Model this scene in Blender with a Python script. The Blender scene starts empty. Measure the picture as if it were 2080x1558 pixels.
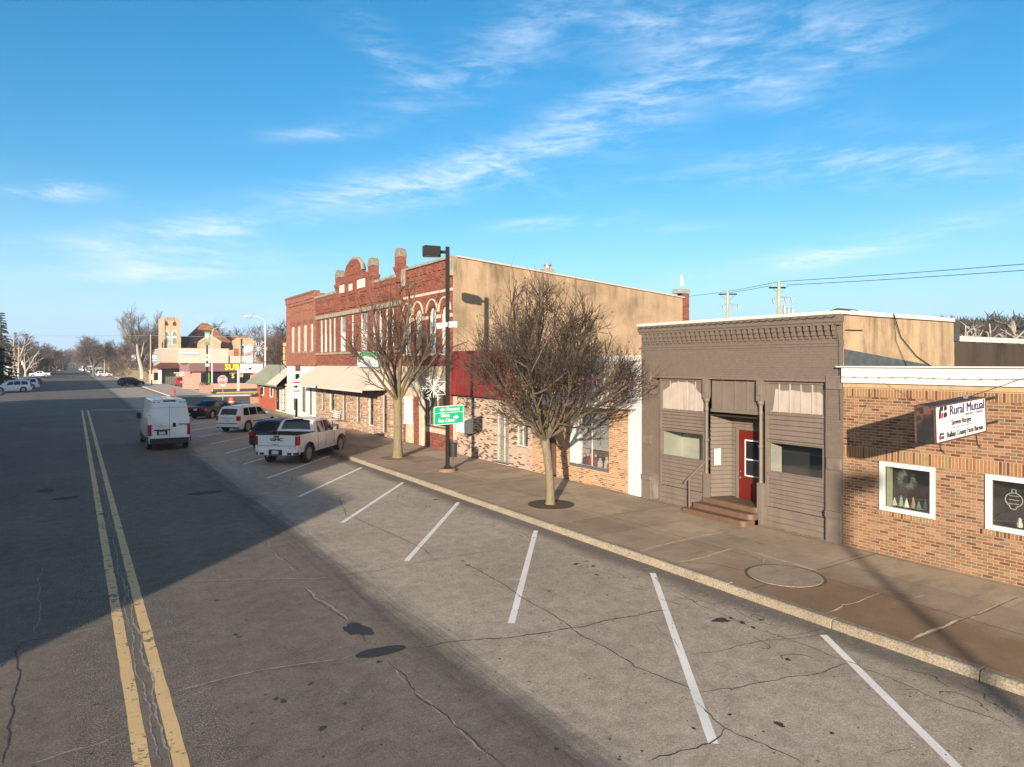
import bpy, bmesh, math, random
from mathutils import Vector, Matrix
# ------------------------------------------------------------------ camera, sky, sun, exposure
S = bpy.context.scene
COL = S.collection
R = math.radians
FOC, CXP, HYP, CAMH = 1370.0, 1040.0, 738.0, 4.6        # focal length, centre column, horizon row (2080 px wide frame), eye height
YAW = math.atan2(888.0, FOC)
SI, CO = math.sin(YAW), math.cos(YAW)
cam = bpy.data.cameras.new("camera")
cam.sensor_width = 36.0
cam.lens = 36.0 * FOC / 2080.0
cam.shift_y = (HYP - 779.0) / 2080.0 * -1.0 * -1.0
cam.clip_start = 0.1
cam.clip_end = 6000
camo = bpy.data.objects.new("camera", cam)
COL.objects.link(camo)
camo.location = (0, 0, CAMH)
camo.rotation_euler = (R(90), 0, -YAW)
S.camera = camo
SUN_EL = R(11.5)
SUN_AZ = R(44.0)                                        # direction the light travels, measured from +Y towards +X
TRAVEL = Vector((math.sin(SUN_AZ) * math.cos(SUN_EL), math.cos(SUN_AZ) * math.cos(SUN_EL), -math.sin(SUN_EL)))
sl = bpy.data.lights.new("sun", 'SUN')
sl.energy = 5.0
sl.angle = R(0.55)
sl.color = (1.0, 0.85, 0.68)
so = bpy.data.objects.new("sun", sl)
COL.objects.link(so)
so.rotation_euler = TRAVEL.to_track_quat('-Z', 'Y').to_euler()
S.view_settings.view_transform = 'Standard'
S.view_settings.look = 'None'
S.view_settings.exposure = 0.95
S.view_settings.gamma = 1.0
S.render.engine = 'CYCLES'
S.cycles.max_bounces = 6
S.cycles.transparent_max_bounces = 12
S.cycles.caustics_reflective = False
S.cycles.caustics_refractive = False
W = bpy.data.worlds.new("World")
S.world = W
W.use_nodes = True
def nd(nt, typ, ins=None, out=0, **props):
 """add a node; ins maps input name/index to a value or a socket; returns the output socket"""
 n = nt.nodes.new(typ)
 for k, v in props.items():
  setattr(n, k, v)
 for k, v in (ins or {}).items():
  sk = n.inputs[k]
  if isinstance(v, bpy.types.NodeSocket):
   nt.links.new(v, sk)
  else:
   try:
    sk.default_value = v
   except Exception:
    sk.default_value = tuple(v) + (1.0,)
 return n if out is None else n.outputs[out]
def mth(nt, op, a, b=0.0, c=0.0, clamp=False):
 n = nt.nodes.new('ShaderNodeMath')
 n.operation = op
 n.use_clamp = clamp
 for i, v in enumerate((a, b, c)):
  if isinstance(v, bpy.types.NodeSocket):
   nt.links.new(v, n.inputs[i])
  else:
   n.inputs[i].default_value = v
 return n.outputs[0]
def c4(c):
 return tuple(c) + (1.0,) if len(c) == 3 else tuple(c)
def mixc(nt, f, a, b, mode='MIX'):
 n = nt.nodes.new('ShaderNodeMix')
 n.data_type = 'RGBA'
 n.blend_type = mode
 n.clamp_factor = True
 for i, v in ((0, f), (6, a), (7, b)):
  if isinstance(v, bpy.types.NodeSocket):
   nt.links.new(v, n.inputs[i])
  else:
   n.inputs[i].default_value = v if i == 0 else c4(v)
 return n.outputs[2]
def ramp(nt, f, stops, interp='LINEAR'):
 n = nt.nodes.new('ShaderNodeValToRGB')
 cr = n.color_ramp
 cr.interpolation = interp
 while len(cr.elements) < len(stops):
  cr.elements.new(0.5)
 for e, (p, c) in zip(cr.elements, stops):
  e.position = p
  e.color = c4(c) if isinstance(c, (tuple, list)) else (c, c, c, 1)
 nt.links.new(f, n.inputs[0])
 return n.outputs[0]
def smooth(nt, x, lo, hi):
 return nd(nt, 'ShaderNodeMapRange', {0: x, 1: lo, 2: hi, 3: 0.0, 4: 1.0}, interpolation_type='SMOOTHSTEP')
def px_dir(x, y):
 l, u = (x - CXP) / FOC, (HYP - y) / FOC
 v = Vector((SI + l * CO, CO - l * SI, u))
 return v.normalized()
def build_sky():
 nt = W.node_tree
 bg = nt.nodes['Background']
 sky = nt.nodes.new('ShaderNodeTexSky')
 sky.sky_type = 'NISHITA'
 sky.sun_disc = False
 sky.sun_elevation = SUN_EL
 sky.sun_rotation = R(180) + SUN_AZ
 sky.altitude = 200
 sky.air_density = 1.0
 sky.dust_density = 0.6
 sky.ozone_density = 2.2
 col = nd(nt, 'ShaderNodeHueSaturation', {'Hue': 0.497, 'Saturation': 1.30, 'Value': 1.0, 'Color': sky.outputs[0]})
 tc = nd(nt, 'ShaderNodeTexCoord', out=None).outputs['Generated']
 sp = nt.nodes.new('ShaderNodeSeparateXYZ')
 nt.links.new(tc, sp.inputs[0])
 az = mth(nt, 'ARCTAN2', sp.outputs[0], sp.outputs[1])
 el = sp.outputs[2]
 # wind-drawn cirrus: each bank lies at a compass bearing and height in the sky
 banks = [  # centre px, half length px, half height px, tilt deg, weight
  (1250, 232, 185, 52, 12, .85), (830, 376, 330, 42, 13, .8), (1050, 350, 110, 26, -20, .5), (960, 140, 210, 50, 22, .5),
  (110, 385, 90, 22, 5, .9), (450, 465, 190, 26, 6, .75), (330, 545, 280, 34, 6, .85),
  (1700, 515, 330, 24, 9, 1.0), (1140, 452, 130, 14, 3, .8), (1640, 350, 420, 44, -3, .35),
  (640, 272, 120, 13, 8, .42), (560, 640, 400, 30, 0, .5), (1400, 60, 320, 60, -8, .5), (770, 90, 90, 28, -20, .6),
  (1720, 80, 130, 50, 0, .6), (1900, 320, 270, 46, -6, .5), (1350, 470, 160, 14, 4, .35), (180, 505, 170, 22, 3, .7), (1560, 180, 170, 40, -20, .5)]
 vec = nd(nt, 'ShaderNodeCombineXYZ', {0: az, 1: el, 2: 0.0})
 total = None
 for x, y, a, b, tilt, wt in banks:
  c = px_dir(x, y)
  ca, ce = math.atan2(c.x, c.y), c.z
  mp = nt.nodes.new('ShaderNodeMapping')
  mp.vector_type = 'TEXTURE'
  k = 1.0 / FOC * (1.0 - 0.35 * abs(x - CXP) / FOC)
  mp.inputs['Location'].default_value = (ca, ce, 0)
  mp.inputs['Rotation'].default_value = (0, 0, R(tilt))
  mp.inputs['Scale'].default_value = (a * k, b * k, 1)
  nt.links.new(vec, mp.inputs[0])
  ln = nd(nt, 'ShaderNodeVectorMath', {0: mp.outputs[0]}, out=None, operation='LENGTH').outputs['Value']
  g = mth(nt, 'POWER', 2.718, mth(nt, 'MULTIPLY', mth(nt, 'MULTIPLY', ln, ln), -1.1))
  g = mth(nt, 'MULTIPLY', g, wt)
  total = g if total is None else mth(nt, 'ADD', total, g)
 mp = nt.nodes.new('ShaderNodeMapping')
 mp.vector_type = 'POINT'
 mp.inputs['Rotation'].default_value = (0, 0, R(-16))
 mp.inputs['Scale'].default_value = (5.0, 24.0, 1)
 nt.links.new(vec, mp.inputs[0])
 wob = nd(nt, 'ShaderNodeTexNoise', {'Vector': mp.outputs[0], 'Scale': 0.7, 'Detail': 3.0}, out=1)
 v2 = nd(nt, 'ShaderNodeVectorMath', {0: mp.outputs[0], 1: nd(nt, 'ShaderNodeVectorMath', {0: wob, 'Scale': 1.1}, operation='SCALE')}, operation='ADD')
 n1 = nd(nt, 'ShaderNodeTexNoise', {'Vector': v2, 'Scale': 1.5, 'Detail': 11.0, 'Roughness': 0.62})
 n2 = nd(nt, 'ShaderNodeTexNoise', {'Vector': v2, 'Scale': 5.5, 'Detail': 8.0, 'Roughness': 0.72})
 wisp = mth(nt, 'ADD', mth(nt, 'MULTIPLY', n1, 0.66), mth(nt, 'MULTIPLY', n2, 0.34))
 wisp = smooth(nt, wisp, 0.38, 0.66)
 brk = nd(nt, 'ShaderNodeTexNoise', {'Vector': mp.outputs[0], 'Scale': 0.9, 'Detail': 3.0, 'Roughness': 0.6})
 total = mth(nt, 'MULTIPLY', total, mth(nt, 'ADD', mth(nt, 'MULTIPLY', smooth(nt, brk, 0.34, 0.60), 0.65), 0.4))
 cl = mth(nt, 'MULTIPLY', mth(nt, 'MULTIPLY', total, wisp), 0.95)
 cl = mth(nt, 'ADD', cl, mth(nt, 'MULTIPLY', mth(nt, 'MULTIPLY', total, total), 0.10))
 veil = mth(nt, 'MULTIPLY', smooth(nt, el, 0.16, -0.02), 0.16)
 cl = mth(nt, 'MINIMUM', mth(nt, 'ADD', cl, veil), 0.82)
 col = mixc(nt, smooth(nt, el, 0.26, -0.03), col, (3.3, 4.4, 6.0))
 col = mixc(nt, smooth(nt, el, 0.1, 0.55), mixc(nt, 1.0, col, (0.80, 1.04, 1.12), 'MULTIPLY'), mixc(nt, 1.0, col, (0.60, 1.20, 1.24), 'MULTIPLY'))
 col = mixc(nt, smooth(nt, el, 0.5, 0.95), col, mixc(nt, 1.0, col, (0.42, 0.38, 0.36), 'MULTIPLY'))  # zenith above the view darkened to cut ambient light on the ground
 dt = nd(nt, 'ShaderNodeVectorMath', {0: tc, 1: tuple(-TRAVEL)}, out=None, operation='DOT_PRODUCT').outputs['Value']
 glow = mth(nt, 'POWER', mth(nt, 'MAXIMUM', dt, 0.0), 2.6)  # warm glow round the sun, added behind the camera to fill the shade
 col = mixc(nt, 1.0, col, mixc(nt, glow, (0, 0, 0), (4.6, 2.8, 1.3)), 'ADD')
 col = mixc(nt, cl, col, CLOUDC)
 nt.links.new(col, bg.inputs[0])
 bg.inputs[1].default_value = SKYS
SKYS = 0.092
CLOUDC = (5.2, 6.0, 7.2)
build_sky()
# ------------------------------------------------------------------ helpers
def G(x, y, z=0.0):
 """ground point seen at a photograph pixel"""
 d = (CAMH - z) * FOC / (y - HYP)
 l = (x - CXP) / FOC * d
 return (d * SI + l * CO, d * CO - l * SI)
def at_depth(x, d):
 l = (x - CXP) / FOC * d
 return (d * SI + l * CO, d * CO - l * SI)
def XofY(x, Y):
 t = (x - CXP) / FOC
 return Y * (SI + t * CO) / (CO - t * SI)
def ZofY(x, y, Y):
 X = XofY(x, Y)
 return CAMH - (y - HYP) * (X * SI + Y * CO) / FOC
class MB:
 def __init__(s):
  s.v = []
  s.f = []
  s.mi = []
  s.cur = 0
 def m(s, i):
  s.cur = i
  return s
 def face(s, idx):
  s.f.append(tuple(idx))
  s.mi.append(s.cur)
 def poly(s, pts):
  b = len(s.v)
  s.v += [tuple(p) for p in pts]
  s.face(range(b, b + len(pts)))
  return s
 def box(s, x0, x1, y0, y1, z0, z1):
  if x0 > x1: x0, x1 = x1, x0
  if y0 > y1: y0, y1 = y1, y0
  if z0 > z1: z0, z1 = z1, z0
  b = len(s.v)
  s.v += [(x0, y0, z0), (x1, y0, z0), (x1, y1, z0), (x0, y1, z0), (x0, y0, z1), (x1, y0, z1), (x1, y1, z1), (x0, y1, z1)]
  for q in ((0, 3, 2, 1), (4, 5, 6, 7), (0, 1, 5, 4), (1, 2, 6, 5), (2, 3, 7, 6), (3, 0, 4, 7)):
   s.face([b + i for i in q])
  return s
 def prism(s, pts, axis, a, b):
  """extrude a 2-d outline: axis x -> pts are (y,z), y -> (x,z), z -> (x,y)"""
  def P(p, h):
   return (h, p[0], p[1]) if axis == 'x' else (p[0], h, p[1]) if axis == 'y' else (p[0], p[1], h)
  n = len(pts)
  o = len(s.v)
  s.v += [P(p, a) for p in pts] + [P(p, b) for p in pts]
  s.face([o + i for i in range(n)][::-1])
  s.face([o + n + i for i in range(n)])
  for i in range(n):
   j = (i + 1) % n
   s.face([o + i, o + j, o + n + j, o + n + i])
  return s
 def tube(s, pts, rad, n=6, caps=True):
  pts = [Vector(p) for p in pts]
  if not isinstance(rad, (list, tuple)):
   rad = [rad] * len(pts)
  o = len(s.v)
  up = Vector((0, 0, 1))
  prev = None
  for i, p in enumerate(pts):
   t = (pts[min(i + 1, len(pts) - 1)] - pts[max(i - 1, 0)])
   if t.length < 1e-9:
    t = Vector((0, 0, 1))
   t.normalize()
   if prev is None:
    a = t.cross(up)
    if a.length < 0.05:
     a = t.cross(Vector((1, 0, 0)))
   else:
    a = prev - t * prev.dot(t)
    if a.length < 1e-6:
     a = t.cross(Vector((1, 0, 0)))
   a.normalize()
   prev = a
   b = t.cross(a)
   for k in range(n):
    an = 2 * math.pi * k / n
    s.v.append(tuple(p + (a * math.cos(an) + b * math.sin(an)) * rad[i]))
  for i in range(len(pts) - 1):
   for k in range(n):
    k2 = (k + 1) % n
    s.face([o + i * n + k, o + i * n + k2, o + (i + 1) * n + k2, o + (i + 1) * n + k])
  if caps:
   s.face([o + k for k in range(n)][::-1])
   s.face([o + (len(pts) - 1) * n + k for k in range(n)])
  return s
 def cyl(s, p0, p1, r0, r1=None, n=12):
  return s.tube([p0, p1], [r0, r0 if r1 is None else r1], n)
 def lathe(s, c, prof, n=16, axis='z', caps=True):
  o = len(s.v)
  for r, h in prof:
   for k in range(n):
    a = 2 * math.pi * k / n
    q = (r * math.cos(a), r * math.sin(a))
    if axis == 'z':
     s.v.append((c[0] + q[0], c[1] + q[1], c[2] + h))
    elif axis == 'y':
     s.v.append((c[0] + q[0], c[1] + h, c[2] + q[1]))
    else:
     s.v.append((c[0] + h, c[1] + q[0], c[2] + q[1]))
  for i in range(len(prof) - 1):
   for k in range(n):
    k2 = (k + 1) % n
    s.face([o + i * n + k, o + i * n + k2, o + (i + 1) * n + k2, o + (i + 1) * n + k])
  if not caps:
   return s
  if prof[0][0] > 1e-6:
   s.face([o + k for k in range(n)][::-1])
  if prof[-1][0] > 1e-6:
   s.face([o + (len(prof) - 1) * n + k for k in range(n)])
  return s
 def ball(s, c, r, n=8, sz=1.0):
  m = max(4, n // 2)
  return s.lathe(c, [(max(1e-4, r * math.sin(math.pi * i / m)), -r * sz * math.cos(math.pi * i / m)) for i in range(m + 1)], n)
 def mesh(s, name):
  me = bpy.data.meshes.new(name)
  me.from_pydata(s.v, [], s.f)
  me.polygons.foreach_set('material_index', s.mi)
  return me
 def split(s, name, mats, parent=None, **kw):
  """one object for each connected piece"""
  par = list(range(len(s.v)))
  def find(a):
   while par[a] != a:
    par[a] = par[par[a]]
    a = par[a]
   return a
  for f in s.f:
   for q in f[1:]:
    par[find(q)] = find(f[0])
  grp = {}
  for f, m in zip(s.f, s.mi):
   grp.setdefault(find(f[0]), []).append((f, m))
  out = []
  for fs in grp.values():
   n = MB()
   mp = {}
   for f, m in fs:
    for q in f:
     if q not in mp:
      mp[q] = len(n.v)
      n.v.append(s.v[q])
    n.f.append(tuple(mp[q] for q in f))
    n.mi.append(m)
   out.append(n.build(name, mats, parent, **kw))
  return out
 def build(s, name, mats, parent=None, smooth=None, bevel=0.0, fix=True):
  me = s.mesh(name)
  if not isinstance(mats, (list, tuple)):
   mats = [mats]
  for m in mats:
   me.materials.append(m)
  if fix and len(s.f) < 60000:
   bm = bmesh.new()
   bm.from_mesh(me)
   bmesh.ops.recalc_face_normals(bm, faces=bm.faces)
   bm.to_mesh(me)
   bm.free()
  if smooth:
   me.polygons.foreach_set('use_smooth', [True] * len(me.polygons))
   if smooth < 180:
    me.set_sharp_from_angle(angle=R(smooth))
  me.update()
  return link(name, me, parent, bevel)
def link(name, data, parent=None, bevel=0.0):
 o = bpy.data.objects.new(name, data)
 COL.objects.link(o)
 if parent is not None:
  o.parent = parent
  top = parent
  while top.parent is not None:
   top = top.parent
  if not top.get('_loc') and parent is top and top.type == 'EMPTY':
   o.matrix_parent_inverse = Matrix.Translation(-top.location)
 if bevel:
  b = o.modifiers.new('bevel', 'BEVEL')
  b.width = bevel
  b.segments = 2
  b.limit_method = 'ANGLE'
 return o
LOCALS = []
def thing(name, label, cat, loc=(0, 0, 0), rz=0.0, group=None, local=False):
 o = bpy.data.objects.new(name, None)
 COL.objects.link(o)
 o.location = loc
 o.rotation_euler = (0, 0, rz)
 o.empty_display_size = 0.3
 if local:
  o['_loc'] = 1
  LOCALS.append(o)
 o['label'] = label
 o['category'] = cat
 if group:
  o['group'] = group
 return o
def tag(o, label, cat, group=None):
 o['label'] = label
 o['category'] = cat
 if group:
  o['group'] = group
 return o
def structure(o):
 o['kind'] = 'structure'
 return o
def copy_thing(root, loc, rz, label, group=None, scale=None):
 r = root.copy()
 COL.objects.link(r)
 r.location = loc
 r.rotation_euler = (0, 0, rz)
 if scale:
  r.scale = scale
 r['label'] = label
 if group:
  r['group'] = group
 for ch in list(root.children):
  c = ch.copy()
  COL.objects.link(c)
  c.parent = r
  for g in list(ch.children):
   d = g.copy()
   COL.objects.link(d)
   d.parent = c
 return r
def text(name, s, size, mat, parent, org, right, up, ext=0.01, font_w=1.0, align='CENTER', shear=0.0, bold=0.0, fit=None):
 """lettering standing in the plane spanned by right and up"""
 cu = bpy.data.curves.new(name, 'FONT')
 cu.body = s
 cu.size = size
 cu.extrude = ext
 cu.align_x = align
 cu.align_y = 'CENTER'
 cu.shear = shear
 cu.resolution_u = 3
 cu.materials.append(mat)
 tmp = bpy.data.objects.new(name, cu)
 COL.objects.link(tmp)
 me = bpy.data.meshes.new_from_object(tmp)
 bpy.data.objects.remove(tmp)
 bpy.data.curves.remove(cu)
 if bold:
  vs = [tuple(v.co) for v in me.vertices]
  fs = [tuple(p.vertices) for p in me.polygons]
  n = len(vs)
  av, af = list(vs), list(fs)
  for k, (dx, dy) in enumerate(((bold, 0), (0, bold), (bold, bold), (bold * 2, bold * .5))):
   av += [(x + dx, y + dy, z + .0006 * (k + 1)) for x, y, z in vs]
   af += [tuple(i + n * (k + 1) for i in f) for f in fs]
  me = bpy.data.meshes.new(name)
  me.from_pydata(av, [], af)
 if not me.materials:
  me.materials.append(mat)
 if fit:
  xs = [v.co.x for v in me.vertices]
  font_w = fit / (max(xs) - min(xs))
 o = link(name, me, parent)
 r, u = Vector(right).normalized(), Vector(up).normalized()
 n = r.cross(u)
 M = Matrix((r * font_w, u, n)).transposed().to_4x4()
 M.translation = Vector(org)
 o.matrix_basis = M
 return o
# ------------------------------------------------------------------ materials
KB = 0.63
MATS = {}
def new_mat(name):
 m = bpy.data.materials.new(name)
 m.use_nodes = True
 nt = m.node_tree
 return m, nt, nt.nodes['Principled BSDF']
def ocoord(nt):
 return nd(nt, 'ShaderNodeTexCoord', out=None).outputs['Object']
def bump(nt, bs, h, strength=0.3, dist=0.01):
 b = nd(nt, 'ShaderNodeBump', {'Height': h, 'Strength': strength, 'Distance': dist})
 nt.links.new(b, bs.inputs['Normal'])
def simple(name, rgb, rough=0.6, var=0.12, scale=3.0, metal=0.0, coat=0.0, bmp=0.0, bscale=40.0, spec=0.5, streak=0.0):
 if name in MATS:
  return MATS[name]
 m, nt, bs = new_mat(name)
 oc = ocoord(nt)
 n = nd(nt, 'ShaderNodeTexNoise', {'Vector': oc, 'Scale': scale, 'Detail': 5.0, 'Roughness': 0.6})
 f = ramp(nt, n, [(0.3, 1.0 - var), (0.7, 1.0 + var)])
 col = mixc(nt, 1.0, rgb, f, 'MULTIPLY')
 if streak:
  mp = nd(nt, 'ShaderNodeMapping', {'Vector': oc, 'Scale': (5.0, 5.0, 0.35)})
  n3 = nd(nt, 'ShaderNodeTexNoise', {'Vector': mp, 'Scale': 1.6, 'Detail': 6.0, 'Roughness': 0.65})
  col = mixc(nt, smooth(nt, n3, 0.45, 0.72), col, mixc(nt, 1.0, col, (1 - streak, 1 - streak * 1.1, 1 - streak * 1.25), 'MULTIPLY'))
 nt.links.new(col, bs.inputs['Base Color'])
 bs.inputs['Roughness'].default_value = rough
 bs.inputs['Metallic'].default_value = metal
 bs.inputs['Specular IOR Level'].default_value = spec
 if coat:
  bs.inputs['Coat Weight'].default_value = coat
  bs.inputs['Coat Roughness'].default_value = 0.04
 if bmp:
  h = nd(nt, 'ShaderNodeTexNoise', {'Vector': oc, 'Scale': bscale, 'Detail': 6.0})
  bump(nt, bs, h, bmp, 0.02)
 MATS[name] = m
 return m
def brick(name, stops, mortar, bw=0.203, bh=0.0677, ms=0.009, vert=False, stain=0.25, interp='CONSTANT', off=0.5, bmp=0.6, grime=(0.25, 0.2, 0.15), seed=0.0, zone=None):
 """running-bond brickwork on axis-aligned walls: u = x + y, v = z"""
 if name in MATS:
  return MATS[name]
 m, nt, bs = new_mat(name)
 oc = ocoord(nt)
 sp = nt.nodes.new('ShaderNodeSeparateXYZ')
 nt.links.new(oc, sp.inputs[0])
 u = mth(nt, 'ADD', mth(nt, 'ADD', sp.outputs[0], sp.outputs[1]), 100.0 + seed)
 v = mth(nt, 'ADD', sp.outputs[2], 10.0)
 vec = nd(nt, 'ShaderNodeCombineXYZ', {0: v if vert else u, 1: u if vert else v, 2: 0.0})
 b = nt.nodes.new('ShaderNodeTexBrick')
 b.offset = 0.0 if vert else off
 nt.links.new(vec, b.inputs['Vector'])
 for k, val in (('Color1', (0, 0, 0, 1)), ('Color2', (1, 1, 1, 1)), ('Mortar', (0, 0, 0, 1)), ('Scale', 1.0), ('Mortar Size', ms), ('Mortar Smooth', 0.15),
                   ('Bias', 0.0), ('Brick Width', bw), ('Row Height', bh)):
  b.inputs[k].default_value = val
 rnd = b.outputs['Color']
 if zone:        # some stretches of wall carry more of the dark bricks than others
  z = nd(nt, 'ShaderNodeTexNoise', {'Vector': oc, 'Scale': zone[0], 'Detail': 1.0})
  rnd = mth(nt, 'ADD', rnd, mth(nt, 'MULTIPLY', mth(nt, 'SUBTRACT', z, 0.5), zone[1]))
 bc = ramp(nt, rnd, [(q, tuple(c * KB for c in cc)) for q, cc in stops], interp)
 mortar = tuple(c * KB for c in mortar)
 fine = nd(nt, 'ShaderNodeTexNoise', {'Vector': oc, 'Scale': 22.0, 'Detail': 5.0, 'Roughness': 0.7})
 bc = mixc(nt, 1.0, bc, ramp(nt, fine, [(0.25, 0.78), (0.75, 1.2)]), 'MULTIPLY')
 col = mixc(nt, b.outputs['Fac'], bc, mortar)
 big = nd(nt, 'ShaderNodeTexNoise', {'Vector': oc, 'Scale': 0.7, 'Detail': 6.0, 'Roughness': 0.65})
 mp = nd(nt, 'ShaderNodeMapping', {'Vector': oc, 'Scale': (3.0, 3.0, 0.4)})
 st = nd(nt, 'ShaderNodeTexNoise', {'Vector': mp, 'Scale': 1.2, 'Detail': 5.0})
 f = mth(nt, 'MULTIPLY', smooth(nt, mth(nt, 'MULTIPLY', mth(nt, 'ADD', big, st), 0.5), 0.47, 0.68), stain)
 col = mixc(nt, f, col, grime)
 nt.links.new(col, bs.inputs['Base Color'])
 bs.inputs['Roughness'].default_value = 0.85
 bs.inputs['Specular IOR Level'].default_value = 0.25
 h = mth(nt, 'SUBTRACT', mth(nt, 'MULTIPLY', fine, 0.35), b.outputs['Fac'])
 bump(nt, bs, h, bmp, 0.008)
 MATS[name] = m
 return m
def painted_brick(name, rgb, bh=0.0677, patch=None, lines=0.35):
 if name in MATS:
  return MATS[name]
 m, nt, bs = new_mat(name)
 oc = ocoord(nt)
 sp = nt.nodes.new('ShaderNodeSeparateXYZ')
 nt.links.new(oc, sp.inputs[0])
 u = mth(nt, 'ADD', mth(nt, 'ADD', sp.outputs[0], sp.outputs[1]), 100.0)
 vec = nd(nt, 'ShaderNodeCombineXYZ', {0: u, 1: mth(nt, 'ADD', sp.outputs[2], 10.0), 2: 0.0})
 b = nt.nodes.new('ShaderNodeTexBrick')
 nt.links.new(vec, b.inputs['Vector'])
 for k, val in (('Color1', (.45, .45, .45, 1)), ('Color2', (.55, .55, .55, 1)), ('Mortar', (0, 0, 0, 1)), ('Scale', 1.0), ('Mortar Size', 0.006), ('Mortar Smooth', 0.4),
                   ('Brick Width', 0.203), ('Row Height', bh)):
  b.inputs[k].default_value = val
 wear = nd(nt, 'ShaderNodeTexNoise', {'Vector': oc, 'Scale': 1.3, 'Detail': 9.0, 'Roughness': 0.75})
 lump = nd(nt, 'ShaderNodeTexNoise', {'Vector': oc, 'Scale': 7.0, 'Detail': 8.0, 'Roughness': 0.7})
 col = mixc(nt, mth(nt, 'MULTIPLY', b.outputs['Fac'], mth(nt, 'MULTIPLY', smooth(nt, wear, 0.35, 0.6), lines)), rgb, tuple(c * 0.45 for c in rgb))
 col = mixc(nt, 1.0, col, ramp(nt, lump, [(0.3, 0.88), (0.7, 1.12)]), 'MULTIPLY')
 chip = nd(nt, 'ShaderNodeTexNoise', {'Vector': oc, 'Scale': 5.0, 'Detail': 12.0, 'Roughness': 0.85})
 chips = mth(nt, 'MULTIPLY', smooth(nt, chip, 0.63, 0.66), smooth(nt, wear, 0.5, 0.62))
 col = mixc(nt, chips, col, (0.62, 0.57, 0.5))
 if patch:
  pn = nd(nt, 'ShaderNodeTexNoise', {'Vector': oc, 'Scale': 0.8, 'Detail': 4.0, 'Roughness': 0.5})
  lowz = smooth(nt, sp.outputs[2], 1.1, 0.5)
  col = mixc(nt, mth(nt, 'MULTIPLY', mth(nt, 'MULTIPLY', smooth(nt, pn, 0.45, 0.6), lowz), 0.6), col, patch)
 nt.links.new(col, bs.inputs['Base Color'])
 bs.inputs['Roughness'].default_value = 0.6
 bs.inputs['Specular IOR Level'].default_value = 0.35
 h = mth(nt, 'SUBTRACT', mth(nt, 'MULTIPLY', lump, 1.2), mth(nt, 'MULTIPLY', b.outputs['Fac'], 0.8))
 bump(nt, bs, h, 0.6, 0.012)
 MATS[name] = m
 return m
def stucco(name, rgb, dirt, amount=0.55, top=8.0, roughness=0.9):
 """render washed by run-off: vertical streaks from the coping down, block joints faintly showing"""
 m, nt, bs = new_mat(name)
 oc = ocoord(nt)
 mp = nd(nt, 'ShaderNodeMapping', {'Vector': oc, 'Scale': (0.9, 0.9, 0.13)})
 st = nd(nt, 'ShaderNodeTexNoise', {'Vector': mp, 'Scale': 1.7, 'Detail': 9.0, 'Roughness': 0.72, 'Distortion': 0.5})
 big = nd(nt, 'ShaderNodeTexNoise', {'Vector': oc, 'Scale': 0.42, 'Detail': 7.0, 'Roughness': 0.65})
 sp = nt.nodes.new('ShaderNodeSeparateXYZ')
 nt.links.new(oc, sp.inputs[0])
 hi = smooth(nt, sp.outputs[2], top - 3.2, top)
 f = mth(nt, 'ADD', mth(nt, 'MULTIPLY', smooth(nt, st, 0.36, 0.80), mth(nt, 'ADD', mth(nt, 'MULTIPLY', hi, 0.75), 0.25)), mth(nt, 'MULTIPLY', smooth(nt, big, 0.42, 0.72), 0.6))
 fine = nd(nt, 'ShaderNodeTexNoise', {'Vector': oc, 'Scale': 14.0, 'Detail': 8.0, 'Roughness': 0.75})
 base = mixc(nt, 1.0, rgb, ramp(nt, fine, [(0.3, 0.9), (0.7, 1.09)]), 'MULTIPLY')
 lt = nd(nt, 'ShaderNodeTexNoise', {'Vector': oc, 'Scale': 1.1, 'Detail': 3.0})
 base = mixc(nt, mth(nt, 'MULTIPLY', smooth(nt, lt, 0.55, 0.7), 0.25), base, tuple(min(1, c * 1.25) for c in rgb))
 col = mixc(nt, mth(nt, 'MULTIPLY', f, amount), base, dirt)
 nt.links.new(col, bs.inputs['Base Color'])
 bs.inputs['Roughness'].default_value = roughness
 bs.inputs['Specular IOR Level'].default_value = 0.2
 bump(nt, bs, fine, 0.35, 0.015)
 MATS[name] = m
 return m
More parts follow.
